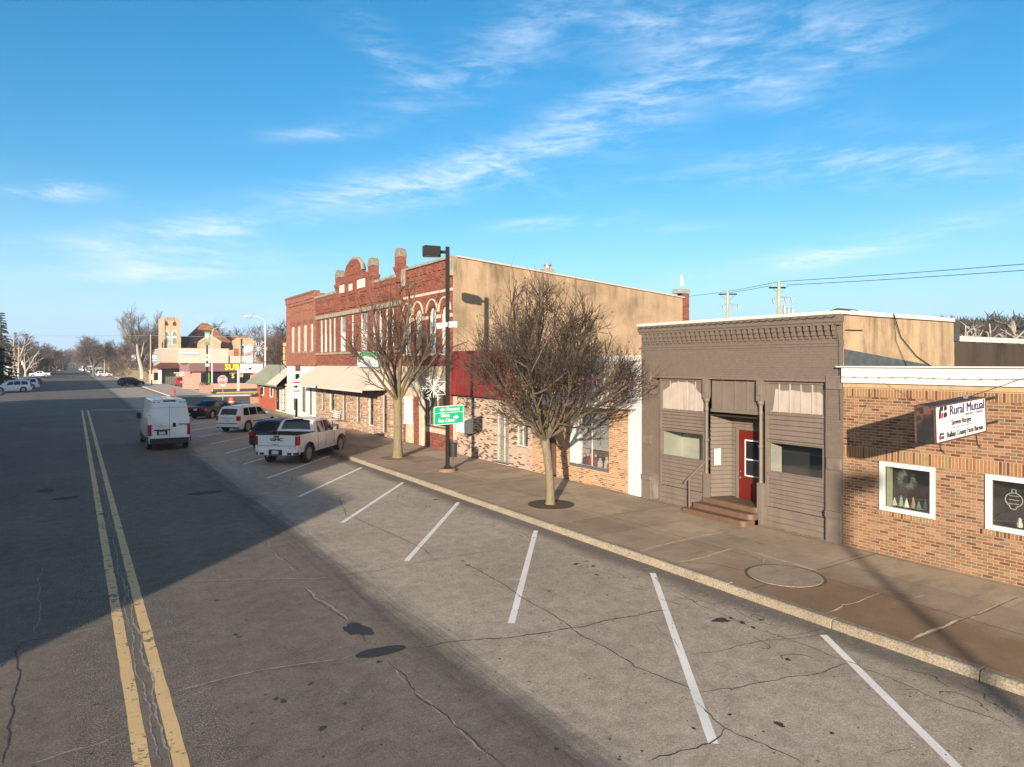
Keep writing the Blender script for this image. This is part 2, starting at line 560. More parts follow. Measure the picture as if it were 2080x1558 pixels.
def asphalt(name, lanes=True, tone=1.0):
 m, nt, bs = new_mat(name)
 oc = ocoord(nt)
 sp = nt.nodes.new('ShaderNodeSeparateXYZ')
 nt.links.new(oc, sp.inputs[0])
 x, y = sp.outputs[0], sp.outputs[1]
 wob = nd(nt, 'ShaderNodeTexNoise', {'Vector': oc, 'Scale': 0.55, 'Detail': 6.0, 'Roughness': 0.65})
 xw = mth(nt, 'ADD', x, mth(nt, 'MULTIPLY', mth(nt, 'SUBTRACT', wob, 0.5), 0.9))
 agg = nd(nt, 'ShaderNodeTexNoise', {'Vector': oc, 'Scale': 46.0, 'Detail': 3.0, 'Roughness': 0.75})
 agg2 = nd(nt, 'ShaderNodeTexVoronoi', {'Vector': oc, 'Scale': 62.0}, out=1)
 g2 = nd(nt, 'ShaderNodeRGBToBW', {0: agg2})
 agg3 = nd(nt, 'ShaderNodeTexNoise', {'Vector': oc, 'Scale': 17.0, 'Detail': 6.0, 'Roughness': 0.9})
 med = nd(nt, 'ShaderNodeTexNoise', {'Vector': oc, 'Scale': 3.2, 'Detail': 8.0, 'Roughness': 0.7})
 big = nd(nt, 'ShaderNodeTexNoise', {'Vector': oc, 'Scale': 0.28, 'Detail': 6.0, 'Roughness': 0.6})
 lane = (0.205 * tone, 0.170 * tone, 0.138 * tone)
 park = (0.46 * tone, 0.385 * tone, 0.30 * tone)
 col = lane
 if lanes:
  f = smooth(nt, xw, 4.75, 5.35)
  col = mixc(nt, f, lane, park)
  mps = nd(nt, 'ShaderNodeMapping', {'Vector': oc, 'Scale': (3.4, 0.10, 1)})
  sn = nd(nt, 'ShaderNodeTexNoise', {'Vector': mps, 'Scale': 1.5, 'Detail': 8.0, 'Roughness': 0.72})
  # oil-darkened joint between the lane and the stalls, with a pale scuffed strip beside it
  d1 = mth(nt, 'MULTIPLY', smooth(nt, mth(nt, 'ABSOLUTE', mth(nt, 'SUBTRACT', xw, 4.95)), 0.75, 0.1), smooth(nt, sn, 0.38, 0.6))
  col = mixc(nt, mth(nt, 'MULTIPLY', d1, 0.62), col, (0.10, 0.092, 0.085))
  d2 = mth(nt, 'MULTIPLY', smooth(nt, mth(nt, 'ABSOLUTE', mth(nt, 'SUBTRACT', x, 5.25)), 0.45, 0.05), smooth(nt, sn, 0.52, 0.66))
  col = mixc(nt, mth(nt, 'MULTIPLY', d2, 0.55), col, (0.46, 0.40, 0.33))
  # ravelled strips along the centre lines
  sp2 = smooth(nt, agg, 0.5, 0.62)
  d3 = mth(nt, 'MULTIPLY', smooth(nt, mth(nt, 'ABSOLUTE', mth(nt, 'SUBTRACT', xw, 0.25)), 0.5, 0.2), 0.6)
  d4 = mth(nt, 'MULTIPLY', smooth(nt, mth(nt, 'ABSOLUTE', mth(nt, 'SUBTRACT', xw, 1.42)), 0.4, 0.1), 0.6)
  dd = mth(nt, 'ADD', d3, d4, clamp=True)
  col = mixc(nt, dd, col, mixc(nt, sp2, (0.125, 0.11, 0.095), (0.42, 0.36, 0.3)))
  # wheel paths polished a little
  for c0 in (2.3, 4.0, -1.0, -2.8):
   wp = mth(nt, 'MULTIPLY', smooth(nt, mth(nt, 'ABSOLUTE', mth(nt, 'SUBTRACT', xw, c0)), 0.5, 0.0), 0.12)
   col = mixc(nt, wp, col, (0.30, 0.25, 0.21))
  # gutter dirt by the kerb
  gd = mth(nt, 'MULTIPLY', smooth(nt, xw, 10.15, 10.75), smooth(nt, med, 0.25, 0.5))
  col = mixc(nt, mth(nt, 'MULTIPLY', gd, 0.72), col, (0.095, 0.085, 0.08))
  # darker, greyer tone further up the road, left of the stalls
  far = mth(nt, 'MULTIPLY', smooth(nt, y, 24.0, 40.0), mth(nt, 'SUBTRACT', 1.0, smooth(nt, x, 4.6, 5.6)))
  col = mixc(nt, mth(nt, 'MULTIPLY', far, 0.16), col, (0.13, 0.125, 0.125))
 col = mixc(nt, 1.0, col, ramp(nt, agg, [(0.28, 0.62), (0.5, 1.0), (0.72, 1.42)]), 'MULTIPLY')
 col = mixc(nt, 1.0, col, ramp(nt, agg3, [(0.30, 0.50), (0.44, 0.90), (0.56, 1.08), (0.70, 1.55)]), 'MULTIPLY')
 col = mixc(nt, 1.0, col, ramp(nt, g2, [(0.0, 0.88), (0.9, 1.08), (1.0, 1.5)]), 'MULTIPLY')
 col = mixc(nt, 1.0, col, ramp(nt, med, [(0.28, 0.74), (0.72, 1.2)]), 'MULTIPLY')
 col = mixc(nt, 1.0, col, ramp(nt, big, [(0.3, 0.86), (0.7, 1.12)]), 'MULTIPLY')
 # tar spots and oil drips
 vo = nd(nt, 'ShaderNodeTexVoronoi', {'Vector': nd(nt, 'ShaderNodeVectorMath', {0: oc, 1: nd(nt, 'ShaderNodeVectorMath', {0: nd(nt, 'ShaderNodeTexNoise', {'Vector': oc, 'Scale': 9.0}, out=1), 'Scale': 0.16}, operation='SCALE')}, operation='ADD'), 'Scale': 1.7, 'Randomness': 1.0})
 spot = mth(nt, 'MULTIPLY', smooth(nt, vo, 0.05, 0.03), smooth(nt, nd(nt, 'ShaderNodeTexNoise', {'Vector': oc, 'Scale': 0.9, 'Detail': 2.0}), 0.5, 0.58))
 col = mixc(nt, mth(nt, 'MULTIPLY', spot, 0.75), col, (0.05, 0.045, 0.04))
 nt.links.new(col, bs.inputs['Base Color'])
 bs.inputs['Roughness'].default_value = 0.88
 bs.inputs['Specular IOR Level'].default_value = 0.22
 bump(nt, bs, mth(nt, 'ADD', agg, mth(nt, 'MULTIPLY', med, 0.7)), 0.5, 0.012)
 MATS[name] = m
 return m
def concrete(name, rgb, brown=None, slab=None, fine=40.0, speck=0.25, stains=0.5):
 m, nt, bs = new_mat(name)
 oc = ocoord(nt)
 big = nd(nt, 'ShaderNodeTexNoise', {'Vector': oc, 'Scale': 0.5, 'Detail': 8.0, 'Roughness': 0.68})
 med = nd(nt, 'ShaderNodeTexNoise', {'Vector': oc, 'Scale': 3.0, 'Detail': 8.0, 'Roughness': 0.72})
 fn = nd(nt, 'ShaderNodeTexNoise', {'Vector': oc, 'Scale': fine, 'Detail': 3.0, 'Roughness': 0.75})
 sp = nt.nodes.new('ShaderNodeSeparateXYZ')
 nt.links.new(oc, sp.inputs[0])
 col = rgb
 if slab:
  cx = mth(nt, 'FLOOR', mth(nt, 'DIVIDE', mth(nt, 'SUBTRACT', sp.outputs[0], slab[0]), slab[1]))
  cy = mth(nt, 'FLOOR', mth(nt, 'DIVIDE', mth(nt, 'SUBTRACT', sp.outputs[1], slab[2]), slab[3]))
  wn = nd(nt, 'ShaderNodeTexWhiteNoise', {'Vector': nd(nt, 'ShaderNodeCombineXYZ', {0: cx, 1: cy, 2: 0.0})}, out=0, noise_dimensions='3D')
  col = mixc(nt, 1.0, rgb, ramp(nt, wn, [(0.0, (0.80, 0.79, 0.78)), (1.0, (1.12, 1.10, 1.06))]), 'MULTIPLY')
 if brown:
  xx = mth(nt, 'ADD', sp.outputs[0], mth(nt, 'MULTIPLY', mth(nt, 'SUBTRACT', big, 0.5), 2.4))
  f = mth(nt, 'MULTIPLY', smooth(nt, xx, 13.6, 12.6), mth(nt, 'ADD', mth(nt, 'MULTIPLY', smooth(nt, sp.outputs[1], 11.0, 7.5), 0.75), 0.2))
  col = mixc(nt, f, col, brown)
 mp = nd(nt, 'ShaderNodeMapping', {'Vector': oc, 'Scale': (0.5, 1.6, 1), 'Rotation': (0, 0, 0.4)})
 st = nd(nt, 'ShaderNodeTexNoise', {'Vector': mp, 'Scale': 1.1, 'Detail': 8.0, 'Roughness': 0.7})
 col = mixc(nt, mth(nt, 'MULTIPLY', smooth(nt, st, 0.5, 0.68), stains), col, tuple(c * 0.55 for c in rgb))
 col = mixc(nt, 1.0, col, ramp(nt, big, [(0.3, 0.85), (0.7, 1.12)]), 'MULTIPLY')
 col = mixc(nt, 1.0, col, ramp(nt, med, [(0.3, 0.87), (0.7, 1.1)]), 'MULTIPLY')
 col = mixc(nt, 1.0, col, ramp(nt, fn, [(0.28, 1 - speck), (0.5, 1.0), (0.72, 1 + speck)]), 'MULTIPLY')
 nt.links.new(col, bs.inputs['Base Color'])
 bs.inputs['Roughness'].default_value = 0.9
 bs.inputs['Specular IOR Level'].default_value = 0.2
 bump(nt, bs, mth(nt, 'ADD', fn, med), 0.45, 0.01)
 MATS[name] = m
 return m
def road_paint(name, rgb, wear=0.5, under=(0.2, 0.17, 0.15)):
 """old traffic paint: worn through in flakes, with grit showing"""
 m, nt, bs = new_mat(name)
 oc = ocoord(nt)
 n = nd(nt, 'ShaderNodeTexNoise', {'Vector': oc, 'Scale': 5.0, 'Detail': 10.0, 'Roughness': 0.8})
 big = nd(nt, 'ShaderNodeTexNoise', {'Vector': oc, 'Scale': 0.9, 'Detail': 3.0})
 agg = nd(nt, 'ShaderNodeTexNoise', {'Vector': oc, 'Scale': 45.0, 'Detail': 4.0, 'Roughness': 0.7})
 th = mth(nt, 'ADD', n, mth(nt, 'MULTIPLY', mth(nt, 'SUBTRACT', big, 0.5), 0.35))
 f = smooth(nt, th, 0.70 - wear * 0.2, 0.735 - wear * 0.2)
 col = mixc(nt, 1.0, rgb, ramp(nt, agg, [(0.3, 0.78), (0.7, 1.12)]), 'MULTIPLY')
 col = mixc(nt, 1.0, col, ramp(nt, big, [(0.3, 0.88), (0.7, 1.06)]), 'MULTIPLY')
 nt.links.new(col, bs.inputs['Base Color'])
 bs.inputs['Roughness'].default_value = 0.7
 tr = nt.nodes.new('ShaderNodeBsdfTransparent')
 mx = nt.nodes.new('ShaderNodeMixShader')
 nt.links.new(f, mx.inputs[0])
 nt.links.new(bs.outputs[0], mx.inputs[1])
 nt.links.new(tr.outputs[0], mx.inputs[2])
 nt.links.new(mx.outputs[0], nt.nodes['Material Output'].inputs[0])
 MATS[name] = m
 return m
def glass(name, tint=(1.0, 1.0, 0.99), refl=0.12, dark=None):
 """window pane: mostly see-through with a mirror film; dark = opaque tinted glass"""
 m, nt, bs = new_mat(name)
 if dark is not None:
  bs.inputs['Base Color'].default_value = c4(dark)
  bs.inputs['Roughness'].default_value = 0.04
  bs.inputs['Specular IOR Level'].default_value = refl * 5
  MATS[name] = m
  return m
 tr = nd(nt, 'ShaderNodeBsdfTransparent', {0: c4(tint)})
 gl = nd(nt, 'ShaderNodeBsdfGlossy', {0: (1, 1, 1, 1), 'Roughness': 0.02})
 lw = nd(nt, 'ShaderNodeLayerWeight', {'Blend': 0.25}, out=0)
 mx = nd(nt, 'ShaderNodeMixShader', {0: mth(nt, 'ADD', mth(nt, 'MULTIPLY', lw, 0.6), refl), 1: tr, 2: gl})
 nt.links.new(mx, nt.nodes['Material Output'].inputs[0])
 MATS[name] = m
 return m
def shingles(name, rgb, w=0.3, h=0.16, var=0.35):
 m, nt, bs = new_mat(name)
 oc = ocoord(nt)
 sp = nt.nodes.new('ShaderNodeSeparateXYZ')
 nt.links.new(oc, sp.inputs[0])
 vec = nd(nt, 'ShaderNodeCombineXYZ', {0: mth(nt, 'ADD', mth(nt, 'ADD', sp.outputs[0], sp.outputs[1]), 50.0), 1: mth(nt, 'ADD', sp.outputs[2], 10.0), 2: 0.0})
 b = nt.nodes.new('ShaderNodeTexBrick')
 nt.links.new(vec, b.inputs['Vector'])
 for k, val in (('Color1', c4([c * (1 - var) for c in rgb])), ('Color2', c4([min(1, c * (1 + var)) for c in rgb])), ('Mortar', c4([c * 0.35 for c in rgb])), ('Scale', 1.0),
                   ('Mortar Size', 0.012), ('Brick Width', w), ('Row Height', h)):
  b.inputs[k].default_value = val
 n = nd(nt, 'ShaderNodeTexNoise', {'Vector': oc, 'Scale': 1.0, 'Detail': 6.0})
 nt.links.new(mixc(nt, 1.0, b.outputs[0], ramp(nt, n, [(0.3, 0.75), (0.7, 1.2)]), 'MULTIPLY'), bs.inputs['Base Color'])
 bs.inputs['Roughness'].default_value = 0.9
 MATS[name] = m
 return m
# palette ---------------------------------------------------------
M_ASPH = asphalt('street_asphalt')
M_ASPH2 = asphalt('plain_asphalt', lanes=False, tone=0.9)
M_WALK = concrete('sidewalk_concrete', (0.41, 0.33, 0.245), brown=(0.25, 0.165, 0.10), slab=(11.2, 1.55, 0.6, 1.6))
M_WALK2 = concrete('pale_concrete', (0.56, 0.48, 0.39), stains=0.2)
M_KERB = concrete('kerb_concrete', (0.31, 0.26, 0.195), fine=30.0, speck=0.55, stains=0.35)
M_YEL = road_paint('yellow_paint', (0.82, 0.56, 0.26), wear=0.68)
M_WHT = road_paint('white_paint', (0.95, 0.93, 0.88), wear=0.22)
M_TAR = simple('tar', (0.035, 0.034, 0.036), 0.75, 0.25, 8.0, bmp=0.3, bscale=60)
M_CRACK = simple('crack_fill', (0.06, 0.052, 0.045), 0.9, 0.3, 6.0)
M_CRACKL = simple('crack_pale', (0.34, 0.285, 0.225), 0.9, 0.35, 9.0, bmp=0.4)
M_BR_OFF = brick('office_brick', [(0.0, (0.18, 0.085, 0.052)), (0.12, (0.29, 0.125, 0.065)), (0.28, (0.40, 0.195, 0.10)), (0.45, (0.47, 0.255, 0.14)), (0.60, (0.35, 0.175, 0.092)), (0.72, (0.29, 0.20, 0.115)), (0.86, (0.49, 0.285, 0.165))],
                 (0.56, 0.42, 0.28), ms=0.009, stain=0.45, grime=(0.26, 0.17, 0.11))
M_BR_OFFV = brick('office_soldier_brick', [(0.0, (0.22, 0.09, 0.045)), (0.18, (0.50, 0.22, 0.10)), (0.4, (0.42, 0.28, 0.13)), (0.6, (0.54, 0.26, 0.12)), (0.8, (0.35, 0.2, 0.09))],
                  (0.66, 0.50, 0.34), bw=0.28, bh=0.0677, ms=0.009, vert=True, stain=0.1)
M_BR_TAN = brick('tan_brick', [(0.0, (0.32, 0.14, 0.07)), (0.12, (0.50, 0.28, 0.13)), (0.3, (0.64, 0.38, 0.20)), (0.6, (0.70, 0.44, 0.24)), (0.85, (0.56, 0.34, 0.18))], (0.78, 0.60, 0.42), ms=0.010, stain=0.1)
M_BR_WHT = brick('speckled_brick', [(0.0, (0.075, 0.045, 0.035)), (0.20, (0.44, 0.26, 0.19)), (0.30, (0.66, 0.49, 0.37)), (0.65, (0.71, 0.56, 0.44))], (0.70, 0.56, 0.44), bw=0.24, ms=0.008, stain=0.1, zone=(0.55, 0.45))
M_BR_RED = brick('red_brick', [(0.0, (0.20, 0.045, 0.028)), (0.3, (0.31, 0.066, 0.038)), (0.6, (0.37, 0.092, 0.052)), (0.85, (0.43, 0.13, 0.075))], (0.42, 0.25, 0.185), ms=0.008, bw=0.21, bh=0.075, stain=0.42, grime=(0.20, 0.10, 0.07))
M_BR_REDL = brick('bright_red_brick', [(0.0, (0.34, 0.095, 0.055)), (0.4, (0.46, 0.15, 0.085)), (0.8, (0.52, 0.20, 0.12))], (0.52, 0.34, 0.26), ms=0.008, bw=0.21, bh=0.075, stain=0.3, grime=(0.25, 0.12, 0.09))
M_BR_MIX = brick('used_brick', [(0.0, (0.20, 0.10, 0.07)), (0.15, (0.50, 0.24, 0.15)), (0.4, (0.64, 0.44, 0.30)), (0.62, (0.74, 0.60, 0.46)), (0.85, (0.46, 0.27, 0.15))], (0.70, 0.56, 0.43), bw=0.22, stain=0.25)
M_BR_CHU = brick('church_brick', [(0.0, (0.66, 0.46, 0.27)), (0.5, (0.80, 0.58, 0.37)), (0.8, (0.72, 0.50, 0.31))], (0.75, 0.58, 0.42), stain=0.3)
M_GREY = painted_brick('brown_painted_brick', (0.152, 0.120, 0.096), patch=(0.42, 0.37, 0.34))
M_GREYW = simple('brown_painted_wood', (0.166, 0.133, 0.108), 0.55, 0.10, 2.0, streak=0.15, bmp=0.15)
M_GREYL = simple('faded_primer', (0.40, 0.345, 0.30), 0.7, 0.10, 2.5, streak=0.2)
M_STEP = simple('brown_step_paint', (0.135, 0.082, 0.05), 0.55, 0.15, 4.0, bmp=0.2)
M_STUC = stucco('tan_render', (0.42, 0.295, 0.19), (0.155, 0.115, 0.065), 1.0, 9.8)
M_STUC2 = stucco('tan_render_low', (0.50, 0.36, 0.22), (0.13, 0.088, 0.052), 1.0, 6.0)
M_STUC3 = stucco('sooty_shaded_render', (0.075, 0.056, 0.04), (0.025, 0.021, 0.018), 0.85, 5.4)  # soot, with the rear wall's shade also put into the colour
M_STONE = simple('weathered_stone', (0.30, 0.255, 0.19), 0.9, 0.3, 3.5, bmp=0.5, bscale=14, streak=0.55)
M_STONEB = simple('buff_stone', (0.50, 0.41, 0.30), 0.9, 0.18, 5, bmp=0.7, bscale=7, streak=0.2)
M_WHITE = simple('white_trim', (0.62, 0.615, 0.60), 0.5, 0.05, 2, streak=0.08)
M_WHITED = simple('dirty_white', (0.60, 0.58, 0.53), 0.6, 0.1, 3, streak=0.25)
M_CREAM = simple('cream_panel', (0.58, 0.52, 0.43), 0.6, 0.06, 2, streak=0.15)
M_BEIGE = simple('beige_wall', (0.50, 0.44, 0.375), 0.8, 0.06, 1, streak=0.12)
M_BAND = simple('beige_band', (0.46, 0.33, 0.19), 0.7, 0.1, 3, streak=0.2)
M_BLACK = simple('black_rubber', (0.018, 0.018, 0.02), 0.6, 0.2, 9)
M_ROOFD = simple('dark_roofing', (0.06, 0.057, 0.055), 0.9, 0.3, 2, bmp=0.3)
M_DBRONZE = simple('dark_bronze_metal', (0.009, 0.007, 0.006), 0.6, 0.1, 3, spec=0.15)
M_RED = simple('red_metal_panel', (0.19, 0.021, 0.016), 0.5, 0.16, 1.3, streak=0.35)
M_REDDOOR = simple('dark_red_door', (0.125, 0.012, 0.008), 0.35, 0.08, 2)
M_LATT = simple('greyish_siding', (0.62, 0.55, 0.45), 0.7, 0.1, 2)
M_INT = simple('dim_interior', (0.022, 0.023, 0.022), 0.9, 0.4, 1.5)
M_INTW = simple('pale_interior', (0.52, 0.54, 0.45), 0.9, 0.1, 1.5)
M_BLIND = simple('window_blind', (0.74, 0.73, 0.68), 0.8, 0.05, 2)
M_GLASS = glass('window_glass')
M_GLASSD = glass('dark_glass', dark=(0.015, 0.017, 0.02), refl=0.12)
M_CARGL = glass('car_glass', dark=(0.008, 0.010, 0.013), refl=0.13)
M_STEEL = simple('galvanised_steel', (0.50, 0.49, 0.47), 0.45, 0.1, 4, metal=0.7)
M_CHROME = simple('bright_metal', (0.7, 0.7, 0.7), 0.2, 0.05, 4, metal=0.9)
M_NAVY = simple('navy_letters', (0.02, 0.022, 0.10), 0.5, 0.05)
M_INK = simple('black_letters', (0.015, 0.015, 0.018), 0.5, 0.05)
M_GREENS = simple('green_sign', (0.0, 0.33, 0.17), 0.4, 0.04)
M_SIGNW = simple('sign_white', (0.74, 0.74, 0.73), 0.45, 0.03)
M_SIGNR = simple('sign_red', (0.48, 0.012, 0.018), 0.4, 0.05)
M_TAILR = simple('tail_lens', (0.36, 0.010, 0.013), 0.15, 0.05, coat=0.5)
M_LENS = simple('clear_lens', (0.7, 0.72, 0.74), 0.1, 0.05, coat=0.6)
M_WOODO = simple('orange_boards', (0.38, 0.095, 0.045), 0.6, 0.15, 3, streak=0.25)
M_MGREEN = simple('green_grey_metal', (0.30, 0.315, 0.25), 0.4, 0.15, 1.2, metal=0.25)
M_POLEW = simple('weathered_pole', (0.46, 0.36, 0.26), 0.9, 0.15, 3, streak=0.4)
M_GRASS = simple('dormant_grass', (0.21, 0.155, 0.075), 0.95, 0.3, 0.8, bmp=0.4, bscale=30)
M_DIRT = simple('mulch', (0.07, 0.045, 0.03), 0.95, 0.5, 14, bmp=0.8, bscale=30)
# ------------------------------------------------------------------ the setting: ground, roads, walks
F = 15.85                                                # the building line on the right side of the street
def YX(x, X=F):
 t = (x - CXP) / FOC
 return X * (CO - t * SI) / (SI + t * CO)
def ZX(x, y, X=F):
 Y = YX(x, X)
 return CAMH - (y - HYP) * (X * SI + Y * CO) / FOC
def sheet(name, x0, x1, y0, y1, z, m, parent=None, cuts=1):
 b = MB()
 n = max(1, int((y1 - y0) / 40)) if cuts else 1
 for i in range(n):
  a, c = y0 + (y1 - y0) * i / n, y0 + (y1 - y0) * (i + 1) / n
  b.poly([(x0, a, z), (x1, a, z), (x1, c, z), (x0, c, z)])
 return b.build(name, m, parent)
g = MB()
g.poly([(-2500, -800, -0.03), (2500, -800, -0.03), (2500, 3500, -0.03), (-2500, 3500, -0.03)])
structure(g.build('ground', M_GRASS))
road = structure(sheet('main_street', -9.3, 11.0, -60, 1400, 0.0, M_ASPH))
structure(sheet('cross_street', 11.0, 160, 74.5, 100.5, 0.0, M_ASPH2))
structure(sheet('cross_street', -160, -9.3, 74.5, 100.5, 0.0, M_ASPH2))
structure(sheet('parking_lot', 16.6, 90, 111.5, 131.0, 0.02, M_ASPH2))
structure(sheet('parking_lot', -60, -20, 122, 200, 0.02, M_ASPH2))
structure(MB().box(11.2, 16.6, -60, 74.3, -0.02, 0.15).build('sidewalk', M_WALK))
structure(MB().box(-14.4, -9.5, -60, 74.3, -0.02, 0.15).build('sidewalk', M_WALK2))
structure(MB().box(11.2, 16.6, 100.9, 420, -0.02, 0.15).build('sidewalk', M_WALK2))
structure(MB().box(16.6, 60, 100.9, 106.5, -0.02, 0.15).build('sidewalk', M_WALK2))
structure(MB().box(-14.4, -9.5, 100.9, 420, -0.02, 0.15).build('sidewalk', M_WALK2))
structure(MB().box(16.6, 60, 72.9, 74.3, -0.02, 0.15).build('sidewalk', M_WALK2))
k = MB()
joints = [-22.0] + sorted(YX(x, 11.1) for x in (1995, 1695, 1482, 1250, 1125, 1010, 925, 850, 790, 740))
y = joints[-1]
while y < 72:
 y += 3.1
 joints.append(min(y, 74.2))
rk = random.Random(4)
for a, b in zip(joints, joints[1:]):
 dx, dz = rk.uniform(-.008, .008), rk.uniform(-.006, .008)
 k.prism([(11.0 + dx, -0.02), (11.215 + dx, -0.02), (11.215 + dx, 0.153 + dz), (11.05 + dx, 0.158 + dz), (11.012 + dx, 0.125)], 'y', a + 0.008, b - 0.008)
structure(k.build('kerb', M_KERB, bevel=0.012))
k = MB()
k.box(-9.5, -9.3, -60, 74.2, -0.02, 0.16)
k.box(-9.5, -9.3, 101, 420, -0.02, 0.16)
k.box(11.0, 11.2, 101, 420, -0.02, 0.16)
k.box(16.9, 60, 100.7, 100.9, -0.02, 0.16)
k.box(11.2, 60, 74.3, 74.5, -0.02, 0.16)
structure(k.build('kerb', M_WALK2))
k = MB()
k.box(17.2, 60, 111.3, 111.5, 0.0, 0.17)
k.box(16.8, 17.0, 106.6, 130.0, 0.0, 0.17)
k.box(19.0, 44, 129.6, 129.9, 0.0, 0.19)
structure(k.build('yellow_kerb', simple('yellow_kerb_paint', (0.50, 0.36, 0.14), 0.8, 0.15)))
# painted lines: thin sheets a few millimetres above the asphalt
def line(name, p, q, w, m, z=0.0015, parent=road, n=12, jag=0.0, seed=0):
 rr = random.Random(seed)
 p, q = Vector(p), Vector(q)
 d = (q - p).normalized()
 nn = Vector((-d.y, d.x))
 b = MB()
 L, Rr = [], []
 for i in range(n + 1):
  c = p + (q - p) * (i / n)
  L.append((c.x + nn.x * (w / 2 + rr.uniform(-jag, jag)), c.y + nn.y * (w / 2 + rr.uniform(-jag, jag)), z))
  Rr.append((c.x - nn.x * (w / 2 + rr.uniform(-jag, jag)), c.y - nn.y * (w / 2 + rr.uniform(-jag, jag)), z))
 for i in range(n):
  b.poly([L[i], L[i + 1], Rr[i + 1], Rr[i]])
 return b.build(name, m, parent)
line('centre_line', (0.66, -3), (0.60, 78.6), 0.165, M_YEL, n=300, jag=0.006, seed=1)
line('centre_line', (1.02, -3), (1.06, 78.4), 0.165, M_YEL, n=300, jag=0.006, seed=2)
for i in range(-1, 16):
 y0 = 1.02 + 4.5 * i
 line('stall_line', (6.48, y0), (10.64, y0 + (5.70 if i == 0 else 5.25) - .03 * min(i, 8)), 0.125, M_WHT, seed=i + 10, n=8, jag=0.003)
line('stop_line', (1.4, 78.4), (6.0, 75.6), 0.3, M_WHT, seed=50)
for yy in (102.0, 106.5):
 line('stall_line', (8.0, yy), (9.6, yy - 2.4), 0.2, M_WHT, seed=51)
for i in range(8):
 line('stall_line', (-4.9, 100 + i * 5.0), (-9.2, 96.5 + i * 5.0), 0.12, M_WHT, seed=60 + i)
for i in range(9):
 line('stall_line', (6.6, 108 + i * 6.0), (10.9, 112.5 + i * 6.0), 0.12, M_WHT, seed=80 + i)
def crack(pix, w, m, z=0.003, seed=0, name='crack', parent=road, amp=0.10, plane=0.0, wv=0.6):
 """an irregular seam following a polyline over the ground"""
 rr = random.Random(seed)
 pts = [Vector(G(x, y, plane)) for x, y in pix]
 fine = [pts[0]]
 for a, b in zip(pts, pts[1:]):
  n = max(2, int((b - a).length / 0.09))
  d = (b - a).normalized()
  nn = Vector((-d.y, d.x))
  w1, w2, ph = rr.uniform(1.2, 2.2), rr.uniform(4, 7), rr.uniform(0, 6)
  for i in range(1, n + 1):
   t = i / n
   env = math.sin(math.pi * t)
   s = (b - a).length * t
   off = amp * (0.5 * math.sin(s * w1 + ph) * env + 0.22 * math.sin(s * w2 + ph * 2) * env + rr.uniform(-0.14, 0.14))
   fine.append(a + (b - a) * t + nn * off)
 b = MB()
 pr = None
 for i, p in enumerate(fine):
  d = (fine[min(i + 1, len(fine) - 1)] - fine[max(i - 1, 0)])
  if d.length < 1e-6:
   continue
  d.normalize()
  nn = Vector((-d.y, d.x))
  taper = min(1.0, i / 4.0, (len(fine) - 1 - i) / 4.0) + 0.05
  ww = w * (1 - wv * rr.random()) * taper * 0.5
  cur = ((p.x + nn.x * ww, p.y + nn.y * ww, z + plane), (p.x - nn.x * ww, p.y - nn.y * ww, z + plane))
  if pr:
   b.poly([pr[0], cur[0], cur[1], pr[1]])
  pr = cur
 return b.build(name, m, parent, fix=False)
DK, LT = M_CRACK, M_CRACKL
